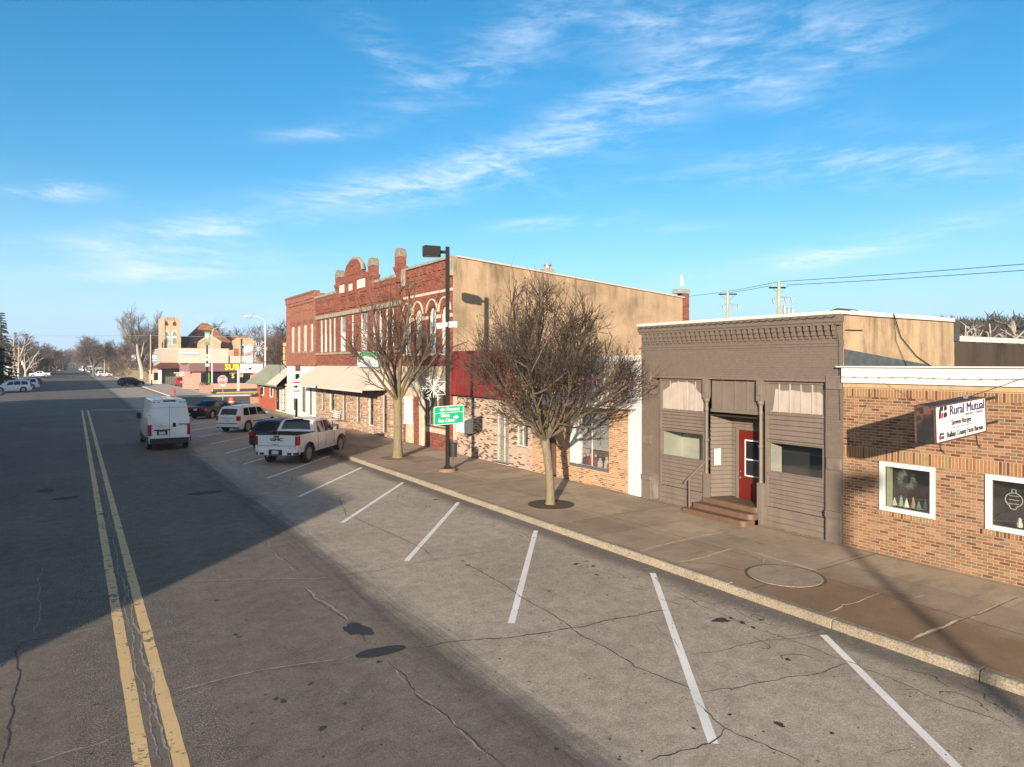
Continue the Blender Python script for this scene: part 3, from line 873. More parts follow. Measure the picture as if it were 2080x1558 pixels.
for i, (pix, w, m) in enumerate([
  ([(365, 1182), (520, 1178), (640, 1178), (760, 1160), (925, 1130), (1035, 1115)], 0.028, DK),
  ([(365, 1180), (520, 1176), (640, 1176), (700, 1172)], 0.035, LT),
  ([(340, 1413), (480, 1372), (590, 1352), (725, 1330)], 0.045, LT), ([(340, 1416), (480, 1375), (590, 1355), (725, 1333)], 0.02, DK),
  ([(350, 1435), (420, 1400), (480, 1380)], 0.022, LT),
  ([(822, 1318), (930, 1302), (1080, 1288), (1190, 1272), (1280, 1252), (1370, 1238)], 0.05, DK),
  ([(543, 1097), (560, 1125), (585, 1145), (612, 1165)], 0.032, LT), ([(540, 1095), (557, 1122), (583, 1143), (610, 1163)], 0.018, DK),
  ([(608, 1185), (640, 1215), (690, 1245), (715, 1265)], 0.06, LT), ([(608, 1187), (636, 1218), (688, 1250), (735, 1290), (752, 1312)], 0.02, DK),
  ([(792, 1345), (835, 1390), (880, 1435), (930, 1480), (990, 1530), (1020, 1556)], 0.035, LT), ([(790, 1343), (832, 1388), (877, 1433), (927, 1478), (987, 1528), (1024, 1562)], 0.03, DK),
  ([(25, 1556), (120, 1532), (230, 1498), (275, 1488)], 0.045, LT), ([(50, 1300), (35, 1350), (25, 1420), (20, 1490), (8, 1556)], 0.035, DK),
  ([(0, 1305), (90, 1293), (180, 1278), (228, 1266)], 0.03, LT), ([(0, 1308), (90, 1296), (180, 1281)], 0.015, DK),
  ([(86, 1150), (82, 1200), (80, 1250), (74, 1290)], 0.022, LT), ([(340, 1530), (420, 1512), (480, 1518)], 0.03, LT),
  ([(0, 1152), (100, 1140), (205, 1126)], 0.018, LT), ([(285, 1088), (330, 1078), (400, 1070)], 0.018, LT), ([(175, 868), (260, 860)], 0.05, LT),
  ([(690, 1008), (702, 1045), (760, 1070), (840, 1105), (880, 1132)], 0.035, DK),
  ([(940, 1145), (1010, 1180), (1060, 1215), (1140, 1260), (1220, 1310), (1290, 1355), (1395, 1395), (1420, 1412)], 0.032, DK),
  ([(1410, 1405), (1490, 1398), (1590, 1378), (1700, 1355), (1745, 1345)], 0.022, DK), ([(1400, 1420), (1450, 1460), (1520, 1500), (1600, 1535), (1640, 1558)], 0.028, DK),
  ([(345, 1556), (318, 1440), (290, 1340), (268, 1250), (250, 1170)], .045, LT), ([(330, 1556), (296, 1420), (262, 1270), (238, 1130), (215, 1010), (200, 930)], .03, LT),
  ([(1485, 1475), (1440, 1510), (1370, 1530), (1310, 1555)], 0.032, DK), ([(1395, 1330), (1480, 1318), (1560, 1300), (1690, 1285)], 0.018, DK),
  ([(1355, 1190), (1420, 1230), (1500, 1262), (1590, 1295), (1660, 1320), (1740, 1350), (1830, 1388), (1960, 1440), (2080, 1490)], 0.022, DK),
  ([(1040, 1012), (1100, 1030), (1180, 1055), (1230, 1075), (1300, 1105)], 0.02, DK), ([(560, 905), (600, 915), (640, 925)], 0.05, DK),
  ([(588, 990), (592, 970), (600, 962)], 0.03, DK), ([(520, 930), (545, 945), (575, 950)], 0.025, DK),
  ([(610, 1040), (720, 1030), (800, 1018), (830, 1030)], 0.018, DK), ([(1800, 1390), (1830, 1400), (1880, 1396)], 0.02, DK),
  ([(1690, 1270), (1640, 1285), (1560, 1300)], 0.018, DK), ([(1320, 1260), (1370, 1300), (1400, 1330)], 0.012, DK), ([(855, 1345), (850, 1370), (845, 1375)], 0.015, DK),
  ([(1785, 1540), (1850, 1520), (1860, 1510)], 0.015, DK), ([(1440, 1345), (1540, 1385), (1600, 1400)], 0.010, DK)]):
 crack(pix, w * (0.72 if m is DK else 0.85), m, z=0.0022 + 0.0003 * (i % 5), seed=i)
# frost-crazed strip by the gutter
rc = random.Random(77)
for i in range(46):
 yy = rc.uniform(2.0, 24.0)
 xx = rc.uniform(9.2, 10.5)
 p0 = Vector((xx, yy))
 b = MB()
 a = rc.uniform(0, 6.28)
 pts = [p0]
 for j in range(rc.randint(4, 10)):
  a += rc.uniform(-0.9, 0.9)
  pts.append(pts[-1] + Vector((math.cos(a) * 0.6, math.sin(a))) * rc.uniform(0.05, 0.14))
 for p, q in zip(pts, pts[1:]):
  d = (q - p).normalized() * 0.006
  b.poly([(p.x - d.y, p.y + d.x, .0035), (q.x - d.y, q.y + d.x, .0035), (q.x + d.y, q.y - d.x, .0035), (p.x + d.y, p.y - d.x, .0035)])
 b.build('crack', DK, road, fix=False)
# small pocks and lost stones in the surface
pk_ = MB()
for i in range(1500):
 yy = rc.uniform(1.5, 30)
 xx = rc.uniform(-3.5, 10.8)
 r_ = rc.uniform(.006, .02) * (1.5 if rc.random() < .06 else 1)
 a_ = rc.uniform(0, 6.28)
 pk_.poly([(xx + r_ * math.cos(a_ + k_ * 1.26) * rc.uniform(.6, 1.3), yy + r_ * math.sin(a_ + k_ * 1.26) * rc.uniform(.6, 1.6), .0038) for k_ in range(5)])
pk_.build('surface_pocks', M_CRACK, road, fix=False)['kind'] = 'stuff'
def blotch(name, cx, cy, rx, ry, rot, m, z, parent, seed=0, rough=0.12, n=40, sq=1.0):
 rr = random.Random(seed)
 ph = [rr.uniform(0, 6.28) for _ in range(5)]
 b = MB()
 pts = []
 for i in range(n):
  a = 2 * math.pi * i / n
  r = 1 + rough * (math.sin(2 * a + ph[0]) * .5 + math.sin(3 * a + ph[1]) * .5 + math.sin(5 * a + ph[2]) * .4 + math.sin(9 * a + ph[3]) * .25 + rr.uniform(-.3, .3))
  ca, sa = math.cos(a), math.sin(a)
  x = math.copysign(abs(ca) ** sq, ca) * rx * r
  y = math.copysign(abs(sa) ** sq, sa) * ry * r
  pts.append((cx + x * math.cos(rot) - y * math.sin(rot), cy + x * math.sin(rot) + y * math.cos(rot), z))
 b.poly(pts)
 return b.build(name, m, parent, fix=False)
M_OLDPATCH = simple('old_patch', (0.17, 0.145, 0.125), 0.9, 0.25, 5.0, bmp=0.4, bscale=50)
for i, (x, y, rx, ry, rt, m, rg) in enumerate([(93, 997, .3, .42, .2, M_TAR, .2), (135, 1012, .36, .3, 0, M_TAR, .15), (418, 1001, .62, .33, .1, M_TAR, .12), (262, 995, 1.25, 1.9, .1, M_OLDPATCH, .12),
                                       (265, 1034, .36, .35, 0, M_OLDPATCH, .15), (305, 1022, .5, .4, .3, M_OLDPATCH, .2), 
                                       (726, 1279, .21, .30, .3, M_TAR, .22), (773, 1324, .40, .17, -.1, M_TAR, .06), (310, 1055, .7, .9, .0, M_OLDPATCH, .2)]):
 cx, cy = G(x, y)
 blotch('asphalt_patch', cx, cy, rx, ry, rt, m, 0.0010 + 0.0004 * (i % 3) + (0.0035 if m is M_TAR else 0), road, seed=i, rough=rg, sq=0.6 if i == 9 else 1.0)
M_OIL = simple('oil_stain', (0.045, 0.04, 0.036), 0.7, 0.4, 20)
for i, (x, y, r) in enumerate([(1464, 1260, .14), (1508, 1265, .06), (1485, 1256, .05), (1170, 1146, .07), (1205, 1150, .06), (1212, 1168, .05), (1192, 1140, .05), (1115, 1201, .04), (1234, 1209, .03), (950, 1148, .06), (770, 1345, .05), (1583, 1472, .06),
                               (1482, 1452, .03), (1690, 1490, .03), (1130, 1522, .03), (1546, 1260, .04), (1600, 1340, .05), (440, 1220, .05), (478, 1290, .05), (486, 1294, .04), (560, 1420, .04), (575, 1425, .05), (630, 1390, .04), (655, 1480, .05), (500, 1260, .03), (610, 1228, .03), (700, 1430, .03),
                               (940, 1140, .05), (885, 1015, .1), (845, 985, .08), (900, 1000, .09), (1248, 1085, .08), (1530, 1275, .05)]):
 cx, cy = G(x, y)
 blotch('oil_stain', cx, cy, r, r * 0.8, i, M_OIL, 0.0041 + .0003 * (i % 4), road, seed=i + 40, rough=.3, n=22)
walk = bpy.data.objects['sidewalk']
MJ = simple('joint_dark', (0.10, 0.075, 0.05), 0.95, 0.3, 8)
MJL = simple('joint_pale', (0.58, 0.49, 0.37), 0.95, 0.25, 9, bmp=0.3)
for i, (pix, w, m) in enumerate([
  ([(1675, 1247), (1712, 1228), (1745, 1222), (1788, 1203)], 0.05, MJL), ([(1675, 1249), (1712, 1230), (1745, 1224), (1788, 1205)], 0.02, MJ),
  ([(1848, 1302), (1880, 1286), (1925, 1270), (1960, 1255)], 0.07, MJL), ([(1850, 1305), (1925, 1273), (2080, 1208)], 0.022, MJ), ([(1935, 1268), (2000, 1240), (2080, 1207)], 0.03, MJL),
  ([(1365, 1144), (1410, 1136), (1450, 1125), (1490, 1112)], 0.06, MJL), ([(1500, 1112), (1540, 1124), (1600, 1142), (1660, 1160), (1690, 1165)], 0.05, MJL),
  ([(1290, 1122), (1340, 1108), (1400, 1094), (1490, 1074)], 0.04, MJL), ([(1410, 1094), (1450, 1105), (1490, 1114)], 0.02, MJL),
  ([(1135, 1065), (1190, 1054), (1245, 1045)], 0.03, MJL), ([(1245, 1046), (1290, 1058), (1335, 1072)], 0.03, MJL), ([(1510, 1120), (1560, 1150)], 0.015, MJ),
  ([(1660, 1150), (1710, 1136), (1757, 1122)], 0.02, MJ), ([(1790, 1203), (1830, 1204), (1870, 1208)], 0.02, MJL), ([(1852, 1217), (1880, 1208)], 0.05, MJL),
  ([(1040, 1022), (1100, 1010), (1130, 1005)], 0.04, MJL), ([(930, 957), (980, 975), (1010, 985)], 0.04, MJL), ([(1380, 1142), (1450, 1145), (1510, 1158), (1530, 1152)], 0.03, MJ),
  ([(1515, 1190), (1545, 1183), (1528, 1172)], 0.02, MJ), ([(1552, 1150), (1553, 1138), (1548, 1130)], 0.025, MJL), ([(700, 905), (760, 890), (790, 888)], 0.03, MJ), ([(860, 962), (900, 945)], 0.03, MJL),
  ([(1880, 1188), (1990, 1215), (2080, 1235)], 0.012, MJ), ([(1180, 1030), (1260, 1050), (1340, 1070), (1450, 1095)], 0.010, MJ)]):
 crack(pix, w, m, z=0.0016 + 0.0003 * (i % 4), seed=200 + i, parent=walk, amp=0.05, plane=0.15, name='slab_joint')
for i in range(25):       # slab joints running across the walk and one along it
 yy = -7.4 + 3.2 * i
 if yy > 20 or i % 2:
  line('slab_joint', (11.25, yy), (15.8, yy), 0.028, MJ, z=0.151, parent=walk, n=20, jag=0.004, seed=i)
line('slab_joint', (13.05, -4), (13.0, 72), 0.02, MJ, z=0.1508, parent=walk, n=80, jag=0.004, seed=99)
line('slab_joint', (15.7, 2), (15.74, 72), 0.03, MJ, z=0.1512, parent=walk, n=120, jag=0.012, seed=98)
# concrete disc that fills an old tree pit
cv = MB().lathe((12.47, 8.74, 0.15), [(0.80, 0.0), (0.80, 0.005), (0.75, 0.006), (0.0, 0.006)], 48)
tag(MB().build('x', MJ) if False else cv.build('pit_ring', MJ), 'round concrete slab with dark rim set into the sidewalk near the kerb', 'pit cover').name = 'pit_cover'
pc = bpy.data.objects['pit_cover']
MB().lathe((12.47, 8.74, 0.15), [(0.74, 0.004), (0.735, 0.014), (0.0, 0.014)], 48).build('slab', concrete('pit_concrete', (0.37, 0.30, 0.23)), pc)
# far hills beyond the end of the street
hb = MB()
rh = random.Random(3)
M_HILL = simple('wooded_hill', (0.10, 0.085, 0.075), 1.0, 0.35, 0.02)
for (x0, x1, yb, hh, sd) in ((-1500, 900, 2300, 46, 1), (300, 2400, 1300, 36, 2)):
 n = 90
 rows = []
 for j in range(5):
  t = j / 4
  row = []
  for i in range(n + 1):
   x = x0 + (x1 - x0) * i / n
   hgt = hh * (0.62 + 0.25 * math.sin(x * 0.004 + sd) + 0.13 * math.sin(x * 0.013 + sd * 2)) * math.sin(math.pi * t)
   row.append((x, yb + 500 * t, -2 + max(0, hgt) + rh.uniform(-1, 1)))
  rows.append(row)
 for j in range(4):
  for i in range(n):
   hb.poly([rows[j][i], rows[j][i + 1], rows[j + 1][i + 1], rows[j + 1][i]])
structure(hb.build('hills', M_HILL, fix=False))
# ------------------------------------------------------------------ shared pieces of a shop front on the building line
def shell(parent, Y0, Y1, z0, z1, Xb, openings, mats, depth=0.3, X=F, roof_drop=0.35, side_top=None, name='wall'):
 """front wall with real openings and reveals, side walls, parapet and roof.  mats: front, near side, far side, roof, recess back"""
 b = MB()
 ys = sorted({Y0, Y1} | {v for o in openings for v in o[:2]})
 zs = sorted({z0, z1} | {v for o in openings for v in o[2:4]})
 b.m(0)
 for ya, yb in zip(ys, ys[1:]):
  for za, zb in zip(zs, zs[1:]):
   yc, zc = (ya + yb) / 2, (za + zb) / 2
   if any(o[0] < yc < o[1] and o[2] < zc < o[3] for o in openings):
    continue
   b.poly([(X, ya, za), (X, yb, za), (X, yb, zb), (X, ya, zb)])
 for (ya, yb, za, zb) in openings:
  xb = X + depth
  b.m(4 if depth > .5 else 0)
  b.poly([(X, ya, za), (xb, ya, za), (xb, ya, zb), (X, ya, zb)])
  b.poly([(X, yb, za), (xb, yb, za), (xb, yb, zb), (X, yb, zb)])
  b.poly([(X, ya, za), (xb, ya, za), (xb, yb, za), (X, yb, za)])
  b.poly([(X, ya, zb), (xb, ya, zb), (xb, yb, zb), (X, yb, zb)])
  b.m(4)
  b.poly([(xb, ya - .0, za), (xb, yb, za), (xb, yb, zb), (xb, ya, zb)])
 zt = side_top if side_top is not None else z1
 b.m(1).poly([(X, Y0, z0), (Xb, Y0, z0), (Xb, Y0, zt), (X, Y0, z1)])
 b.m(2).poly([(X, Y1, z0), (Xb, Y1, z0), (Xb, Y1, zt), (X, Y1, z1)])
 b.m(2).poly([(Xb, Y0, z0), (Xb, Y1, z0), (Xb, Y1, zt), (Xb, Y0, zt)])
 # parapet tops and inner faces, then the roof deck
 t = 0.22
 b.m(3)
 b.poly([(X, Y0, z1), (X + t, Y0, z1), (X + t, Y1, z1), (X, Y1, z1)])
 b.poly([(X + t, Y0, z1 - roof_drop), (X + t, Y1, z1 - roof_drop), (X + t, Y1, z1), (X + t, Y0, z1)])
 b.poly([(X + t, Y0 + .01, z1 - roof_drop), (Xb, Y0 + .01, zt - roof_drop), (Xb, Y1 - .01, zt - roof_drop), (X + t, Y1 - .01, z1 - roof_drop)])
 return b.build(name, mats, parent, fix=False)
def window(parent, Y0, Y1, z0, z1, X, mat, fw=0.06, fd=0.08, panes=M_GLASS, muls=(), bars=(), name='window'):
 """frame with its pane; muls = fractions of mullions along Y, bars = fractions of bars up"""
 b = MB()
 b.box(X, X + fd, Y0, Y0 + fw, z0, z1)
 b.box(X, X + fd, Y1 - fw, Y1, z0, z1)
 b.box(X + .002, X + fd - .002, Y0 + fw, Y1 - fw, z0, z0 + fw)
 b.box(X + .002, X + fd - .002, Y0 + fw, Y1 - fw, z1 - fw, z1)
 for m in muls:
  yy = Y0 + (Y1 - Y0) * m
  b.box(X + .004, X + fd - .004, yy - fw * .35, yy + fw * .35, z0 + fw, z1 - fw)
 for m in bars:
  zz = z0 + (z1 - z0) * m
  b.box(X + .006, X + fd - .006, Y0 + fw, Y1 - fw, zz - fw * .35, zz + fw * .35)
 w = b.build(name, mat, parent, bevel=0.004)
 if panes is not None:
  q = MB()
  q.box(X + fd * .5, X + fd * .5 + .008, Y0 + fw * .9, Y1 - fw * .9, z0 + fw * .9, z1 - fw * .9)
  q.build('pane', panes, w)
 return w
# ================================================================== 1. brick insurance office (nearest)
OY = YX(1713)
off = thing('brick_office', 'low multicoloured brick office with white fascia, white framed windows at the right edge', 'building', (F, 2.0, .15))
wins = [(YX(1900), YX(1787), 1.17, 2.31), (4.95, YX(2002), 1.17, 2.31), (1.9, 3.4, 1.17, 2.31), (-3.5, -1.6, 1.17, 2.31)]
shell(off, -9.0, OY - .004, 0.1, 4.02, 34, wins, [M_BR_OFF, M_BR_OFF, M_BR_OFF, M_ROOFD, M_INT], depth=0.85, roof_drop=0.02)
MB().box(F - .03, F + .1, -9.0, OY - .005, 4.02, 4.13).build('beige_band', M_BAND, off)
fb = MB()
fb.box(F - .10, F + .2, -9.0, OY - .006, 4.13, 4.50)
fb.build('fascia', M_WHITE, off)
cp = MB()
cp.box(F - .17, F + .3, -9.0, OY + .10, 4.50, 4.535)
cp.build('coping', M_WHITE, off, bevel=.006)
MB().box(F + .25, 34, -9.0, OY - .01, 4.3, 4.42).build('roof', M_ROOFD, off)
sb = MB()
sb.box(F - .012, F + .02, -9, OY - .01, 3.80, 4.015)
sb.box(F - .012, F + .02, -9, OY - .01, 2.335, 2.60)
sb.split('soldier_course', M_BR_OFFV, off)
for (a, b_, za, zb) in wins:
 window(off, a, b_, za, zb, F - .03, M_WHITE, fw=.105, fd=.10, name='window')
 MB().box(F - .05, F + .05, a - .04, b_ + .05, za - .105, za - .005).build('brick_sill', M_BR_OFFV, off)
# string of festoon hooks along the fascia
fe = MB()
yy = -8.0
pts = []
while yy < OY - .05:
 zc = 4.27
 pts.append((F - .125, yy, zc - .012 * math.sin(yy * 3)))
 fe.tube([(F - .105, yy, zc + .03), (F - .15, yy + .02, zc + .01), (F - .15, yy + .03, zc - .035)], .004, 4)
 fe.tube([(F - .13, yy - .03, zc - .01), (F - .15, yy + .05, zc + .01)], .003, 3)
 yy += .30
fe.tube(pts, .0035, 4)
tag(fe.build('festoon_wire', simple('wire_green', (.12, .13, .10), .6)), 'thin string of empty hooks along the white fascia of the brick office', 'light string')
# things seen through the office windows
M_PINE = simple('fir_green', (0.10, 0.19, 0.11), 0.7, 0.4, 30)
M_FROST = simple('frosted_green', (0.40, 0.52, 0.42), 0.6, 0.3, 30)
w1c = (wins[0][0] + wins[0][1]) / 2
rw = random.Random(12)
wr = MB()
for i in range(420):
 a = rw.uniform(0, 6.283)
 r0 = .13 + rw.uniform(-.05, .05)
 c = Vector((F + .12 + rw.uniform(-.02, .02), w1c + .06 + math.cos(a) * r0, 1.93 + math.sin(a) * r0))
 o = Vector((rw.uniform(-.03, .01), math.cos(a + rw.uniform(-.6, .9)), math.sin(a + rw.uniform(-.6, .9)))) * rw.uniform(.05, .13)
 wr.m(0 if rw.random() < .6 else 1)
 n = Vector((.004, 0, .004))
 wr.poly([c, c + n, c + o])
tag(wr.build('wreath', [M_PINE, M_FROST], fix=False), 'frosted green wreath hanging in the left window of the brick office', 'wreath', None)
for i in range(7):
 yy = wins[0][0] + .2 + i * .135
 tr = MB()
 h = (.17, .24, .19, .27, .2, .25, .18)[i]
 for s in range(4):
  tr.lathe((F + .25 + .03 * (i % 2), yy, 1.285 + h * s * .2), [(.075 - .014 * s, 0), (.0, h * .42)], 8)
 pp = ((.22, .38, .26), (.55, .6, .5), (.12, .25, .16), (.34, .24, .2), (.7, .74, .62), (.3, .42, .28), (.5, .55, .5))[i]
 tag(tr.build('toy_tree', simple('toy%d' % i, pp, .7, .2, 30)), ('%s toy tree on the sill of the left office window' % ('short sage green', 'silvery', 'dark green', 'reddish brown', 'pale cream', 'light green', 'grey white')[i]), 'ornament', 'toy trees in the office window')
tag(MB().box(F + .08, F + .26, wins[0][1] - .16, wins[0][1] - .12, 1.2, 2.25).build('curtain', simple('sage_cloth', (.35, .42, .24), .9)), 'sage green curtain at the left side of the first office window', 'curtain')
orn = MB()
oc = wins[1][1] - .48
ring = []
for i in range(33):
 a = 2 * math.pi * i / 32
 ring.append((F + .06, oc + .15 * math.cos(a), 1.84 + .14 * math.sin(a) - (.05 if 22 < i < 27 else 0)))
orn.tube(ring, .008, 4)
orn.tube([(F + .06, oc - .035, 1.98), (F + .06, oc - .035, 2.05), (F + .06, oc + .035, 2.05), (F + .06, oc + .035, 1.98)], .008, 4)
for j, zz in enumerate((1.92, 1.84, 1.76)):
 orn.tube([(F + .06, oc + .09 - q * .015, zz + .012 * math.sin(q * 2.2 + j)) for q in range(13)], .006, 4)
tag(orn.build('window_decal', simple('chalk_white', (.62, .66, .6), .8)), 'white outline of a bauble drawn on the right office window', 'decal')
for i in range(3):
 yy = oc - .05 - i * .13
 fg = MB()
 fg.lathe((F + .2, yy, 1.28), [(.05, 0), (.055, .06), (.03, .12), (.035, .16), (.0, .2)], 8)
 tag(fg.build('figurine', simple('fig%d' % i, ((.7, .7, .66), (.45, .1, .08), (.1, .3, .12))[i], .6, .3, 40)), ('%s figurine on the sill of the right office window' % ('white', 'dark red', 'green'))[:-0 or None] if False else ('white', 'dark red', 'green')[i] + ' figurine on the sill of the right office window', 'figurine', 'figurines in the right office window')
# projecting box sign --------------------------------------------------------
SX0, SX1, SY0, SY1 = 12.96, 14.93, 6.02, 6.36
tilt = R(3.4)
def sg(x, y, z):          # sign-local: x from the street end towards the wall, z up from the bottom
 return (SX0 + x * math.cos(tilt) - z * math.sin(tilt), y, 3.145 + x * math.sin(tilt) + z * math.cos(tilt))
sign = thing('box_sign', 'white box sign with navy lettering hung out from the brick office, rusty end panel', 'sign', (SX0, SY0, 3.14))
L_, H_ = 1.98, 0.685
def sgbox(b, x0, x1, y0, y1, z0, z1):
 o = len(b.v)
 b.box(x0, x1, y0, y1, z0, z1)
 b.v[o:] = [sg(*p) for p in b.v[o:]]
M_RUST = None
m, nt, bs = new_mat('rusty_sign_metal')
oc_ = ocoord(nt)
rn = nd(nt, 'ShaderNodeTexNoise', {'Vector': oc_, 'Scale': 3.5, 'Detail': 9.0, 'Roughness': .7})
nt.links.new(ramp(nt, rn, [(.46, (.012, .012, .014)), (.57, (.035, .02, .018)), (.62, (.16, .065, .045)), (.66, (.08, .05, .04)), (.74, (.16, .18, .17))]), bs.inputs['Base Color'])
bs.inputs['Roughness'].default_value = .7
M_RUST = m
b = MB()
sgbox(b, 0, L_, SY0 + .02, SY1 - .02, 0, H_)
b.build('cabinet', M_RUST, sign)
b = MB()
for (x0, x1, z0, z1) in ((0, L_, 0, .022), (0, L_, H_ - .022, H_), (0, .022, .022, H_ - .022), (L_ - .022, L_, .022, H_ - .022)):
 sgbox(b, x0 - .004, x1 + .004, SY0 - .012, SY0 + .022, z0 - .004, z1 + .004)
 sgbox(b, x0 - .004, x1 + .004, SY1 - .022, SY1 + .012, z0 - .004, z1 + .004)
b.build('frame', simple('rust_brown', (.09, .045, .035), .8, .4, 12), sign)
b = MB()
sgbox(b, .024, L_ - .024, SY0 - .004, SY0 + .02, .024, H_ - .024)
face = b.build('sign_face', M_SIGNW, sign)
rt = Vector((math.cos(tilt), 0, math.sin(tilt)))
ut = Vector((-math.sin(tilt), 0, math.cos(tilt)))
yf = SY0 - .008
def stext(s, x, z, size, mat, w=1.0, bold=0.0, align='CENTER', fit=None):
 x, fit = x * 1.088, fit * 1.088
 p = sg(x, yf, z)
 return text('lettering', s, size, mat, sign, p, rt, ut, ext=.002, font_w=w, bold=bold, align=align, fit=fit)
stext('Rural Mutual', 1.12, .548, .25, M_NAVY, bold=.004, fit=1.26)
stext('Insurance Company', 1.37, .435, .082, simple('grey_ink', (.10, .11, .09), .6), fit=.64)
stext('Steven Berger', .90, .325, .145, M_INK, bold=.0015, fit=.72)
stext('Buffalo County Farm Bureau', 1.03, .115, .150, M_INK, bold=.0015, fit=1.30)
b = MB()
sgbox(b, .56, 1.43, yf - .002, yf + .002, .225, .236)
b.build('underline', M_INK, sign)
def emblem(x, z, s):
 """slanted two-part emblem: dark bars left and right, a red wedge between"""
 for mm, polys in ((M_INK, [[(0, 0), (.30, 0), (.46, .62), (.74, .62), (.82, 1), (.42, 1), (.24, .92), (.10, .55)][:8],
                               [(.92, .60), (1.3, .60), (1.45, .72), (1.42, .92), (1.28, 1.0), (1.0, 1.0)], [(.85, .02), (1.25, .02), (1.42, .12), (1.46, .34), (1.3, .46), (.95, .46)]]),
                      (M_SIGNR, [[(.40, 0), (.70, 0), (.82, .46), (.60, .46), (.50, .36)]])):
  b = MB()
  for pl in polys:
   o = len(b.v)
   b.prism([(x + px * s, z + pz * s) for px, pz in pl], 'y', yf - .003, yf + .003)
   b.v[o:] = [sg(*p) for p in b.v[o:]]
  b.build('emblem', mm, sign)
emblem(.12, .445, .215)
emblem(.12, .065, .12)
b = MB()
p1 = sg(L_, SY0 + .17, .60)
b.cyl(p1, (F + .02, SY0 + .17, p1[2] + .05), .024)
p2 = sg(L_, SY0 + .17, .1)
b.cyl(p2, (F + .02, SY0 + .17, p2[2] + .05), .024)
b.tube([(14.7, 6.1, 3.25), (14.72, 6.08, 3.02), (14.76, 6.05, 2.96)], .012, 6)
b.split('bracket', M_RUST, sign)
b = MB()
b.tube([sg(.1, SY1 - .1, H_), (F - .1, 8.55, 4.2)], .004, 4)
b.tube([sg(1.55, SY0 + .17, H_), (F - .05, 5.0, 4.6)], .005, 4)
b.split('guy_wire', M_INK, sign)
b = MB()
sgbox(b, 1.50, 1.56, SY0 + .12, SY0 + .18, H_, H_ + .07)
b.build('junction_box', M_STEEL, sign)
# ================================================================== 2. brown painted storefront
GY0, GY1 = OY, YX(1303)
gb = thing('painted_storefront', 'brown painted brick storefront with corbelled parapet, boarded transoms and a recessed red door', 'building', (F, 13, .15))
op = (9.95, 16.02, 0.13, 4.17)
en0, en1 = 11.96, 13.70                       # entry between the two columns
GT = 5.80
b = MB()
X = F
b.m(0)
b.poly([(X, GY0, .1), (X, op[0], .1), (X, op[0], GT), (X, GY0, GT)])
b.poly([(X, op[1], .1), (X, GY1, .1), (X, GY1, GT), (X, op[1], GT)])
b.poly([(X, op[0], op[3]), (X, op[1], op[3]), (X, op[1], GT), (X, op[0], GT)])
b.poly([(X, op[0], .1), (X + .35, op[0], .1), (X + .35, op[0], op[3]), (X, op[0], op[3])])
b.poly([(X, op[1], .1), (X + .35, op[1], .1), (X + .35, op[1], op[3]), (X, op[1], op[3])])
b.poly([(X, op[0], op[3]), (X + .35, op[0], op[3]), (X + .35, op[1], op[3]), (X, op[1], op[3])])
gw = b.build('front_wall', M_GREY, gb, fix=False)
SWX = [F, 21.49, 34.0]                        # rendered side wall steps down towards the alley
b = MB()
b.m(0).poly([(F, GY0, .1), (21.5, GY0, .1), (21.5, GY0, 5.78), (F, GY0, 5.78)])
b.m(1).poly([(21.5, GY0 - .003, .1), (36, GY0 - .003, .1), (36, GY0 - .003, 5.22), (21.5, GY0 - .003, 5.22)])
b.m(0).poly([(F, GY1, .1), (36, GY1, .1), (36, GY1, 5.2), (21.5, GY1, 5.2), (21.5, GY1, 5.78), (F, GY1, 5.78)])
b.m(0).poly([(36, GY0, .1), (36, GY1, .1), (36, GY1, 5.2), (36, GY0, 5.2)])
b.m(0).poly([(21.5, GY0, 5.2), (21.5, GY1, 5.2), (21.5, GY1, 5.78), (21.5, GY0, 5.78)])
b.m(2).poly([(F + .2, GY0 + .2, 5.6), (21.4, GY0 + .2, 5.6), (21.4, GY1 - .1, 5.6), (F + .2, GY1 - .1, 5.6)])
b.m(2).poly([(21.5, GY0 + .2, 5.1), (36, GY0 + .2, 5.1), (36, GY1 - .1, 5.1), (21.5, GY1 - .1, 5.1)])
b.m(2).poly([(F + .22, GY0, 5.5), (F + .22, GY1, 5.5), (F + .22, GY1, GT), (F + .22, GY0, GT)])
b.build('side_wall', [M_STUC2, M_STUC3, M_ROOFD], gb, fix=False)
b = MB()
b.box(F - .20, F + .28, GY0 - .02, GY1 + .02, GT + .01, GT + .10)
b.box(F + .28, 21.45, GY0 - .05, GY0 + .22, GT, GT + .115)
b.box(21.75, 36, GY0 - .06, GY0 + .22, 5.24, 5.40)
b.build('coping', M_WHITED, gb, bevel=.008)
b = MB()
b.prism([(GY0 - .04, GT + .11), (GY0 + .3, GT + .11), (GY0 + .1, GT + .16)], 'x', F - .1, F + .7)
b.box(21.46, 21.74, GY0 - .04, GY0 + .2, 5.24, 5.80)
b.split('tar_flashing', M_ROOFD, gb)
# lifted felt strip at the foot of the side wall
b = MB()
b.prism([(F + .02, 4.45), (F + 4.6, 4.45), (F + 4.2, 4.55), (F + .02, 4.95)], 'y', GY0 - .03, GY0 - .008)
b.build('felt_flashing', simple('felt', (.07, .08, .085), .6, .3, 6), gb)
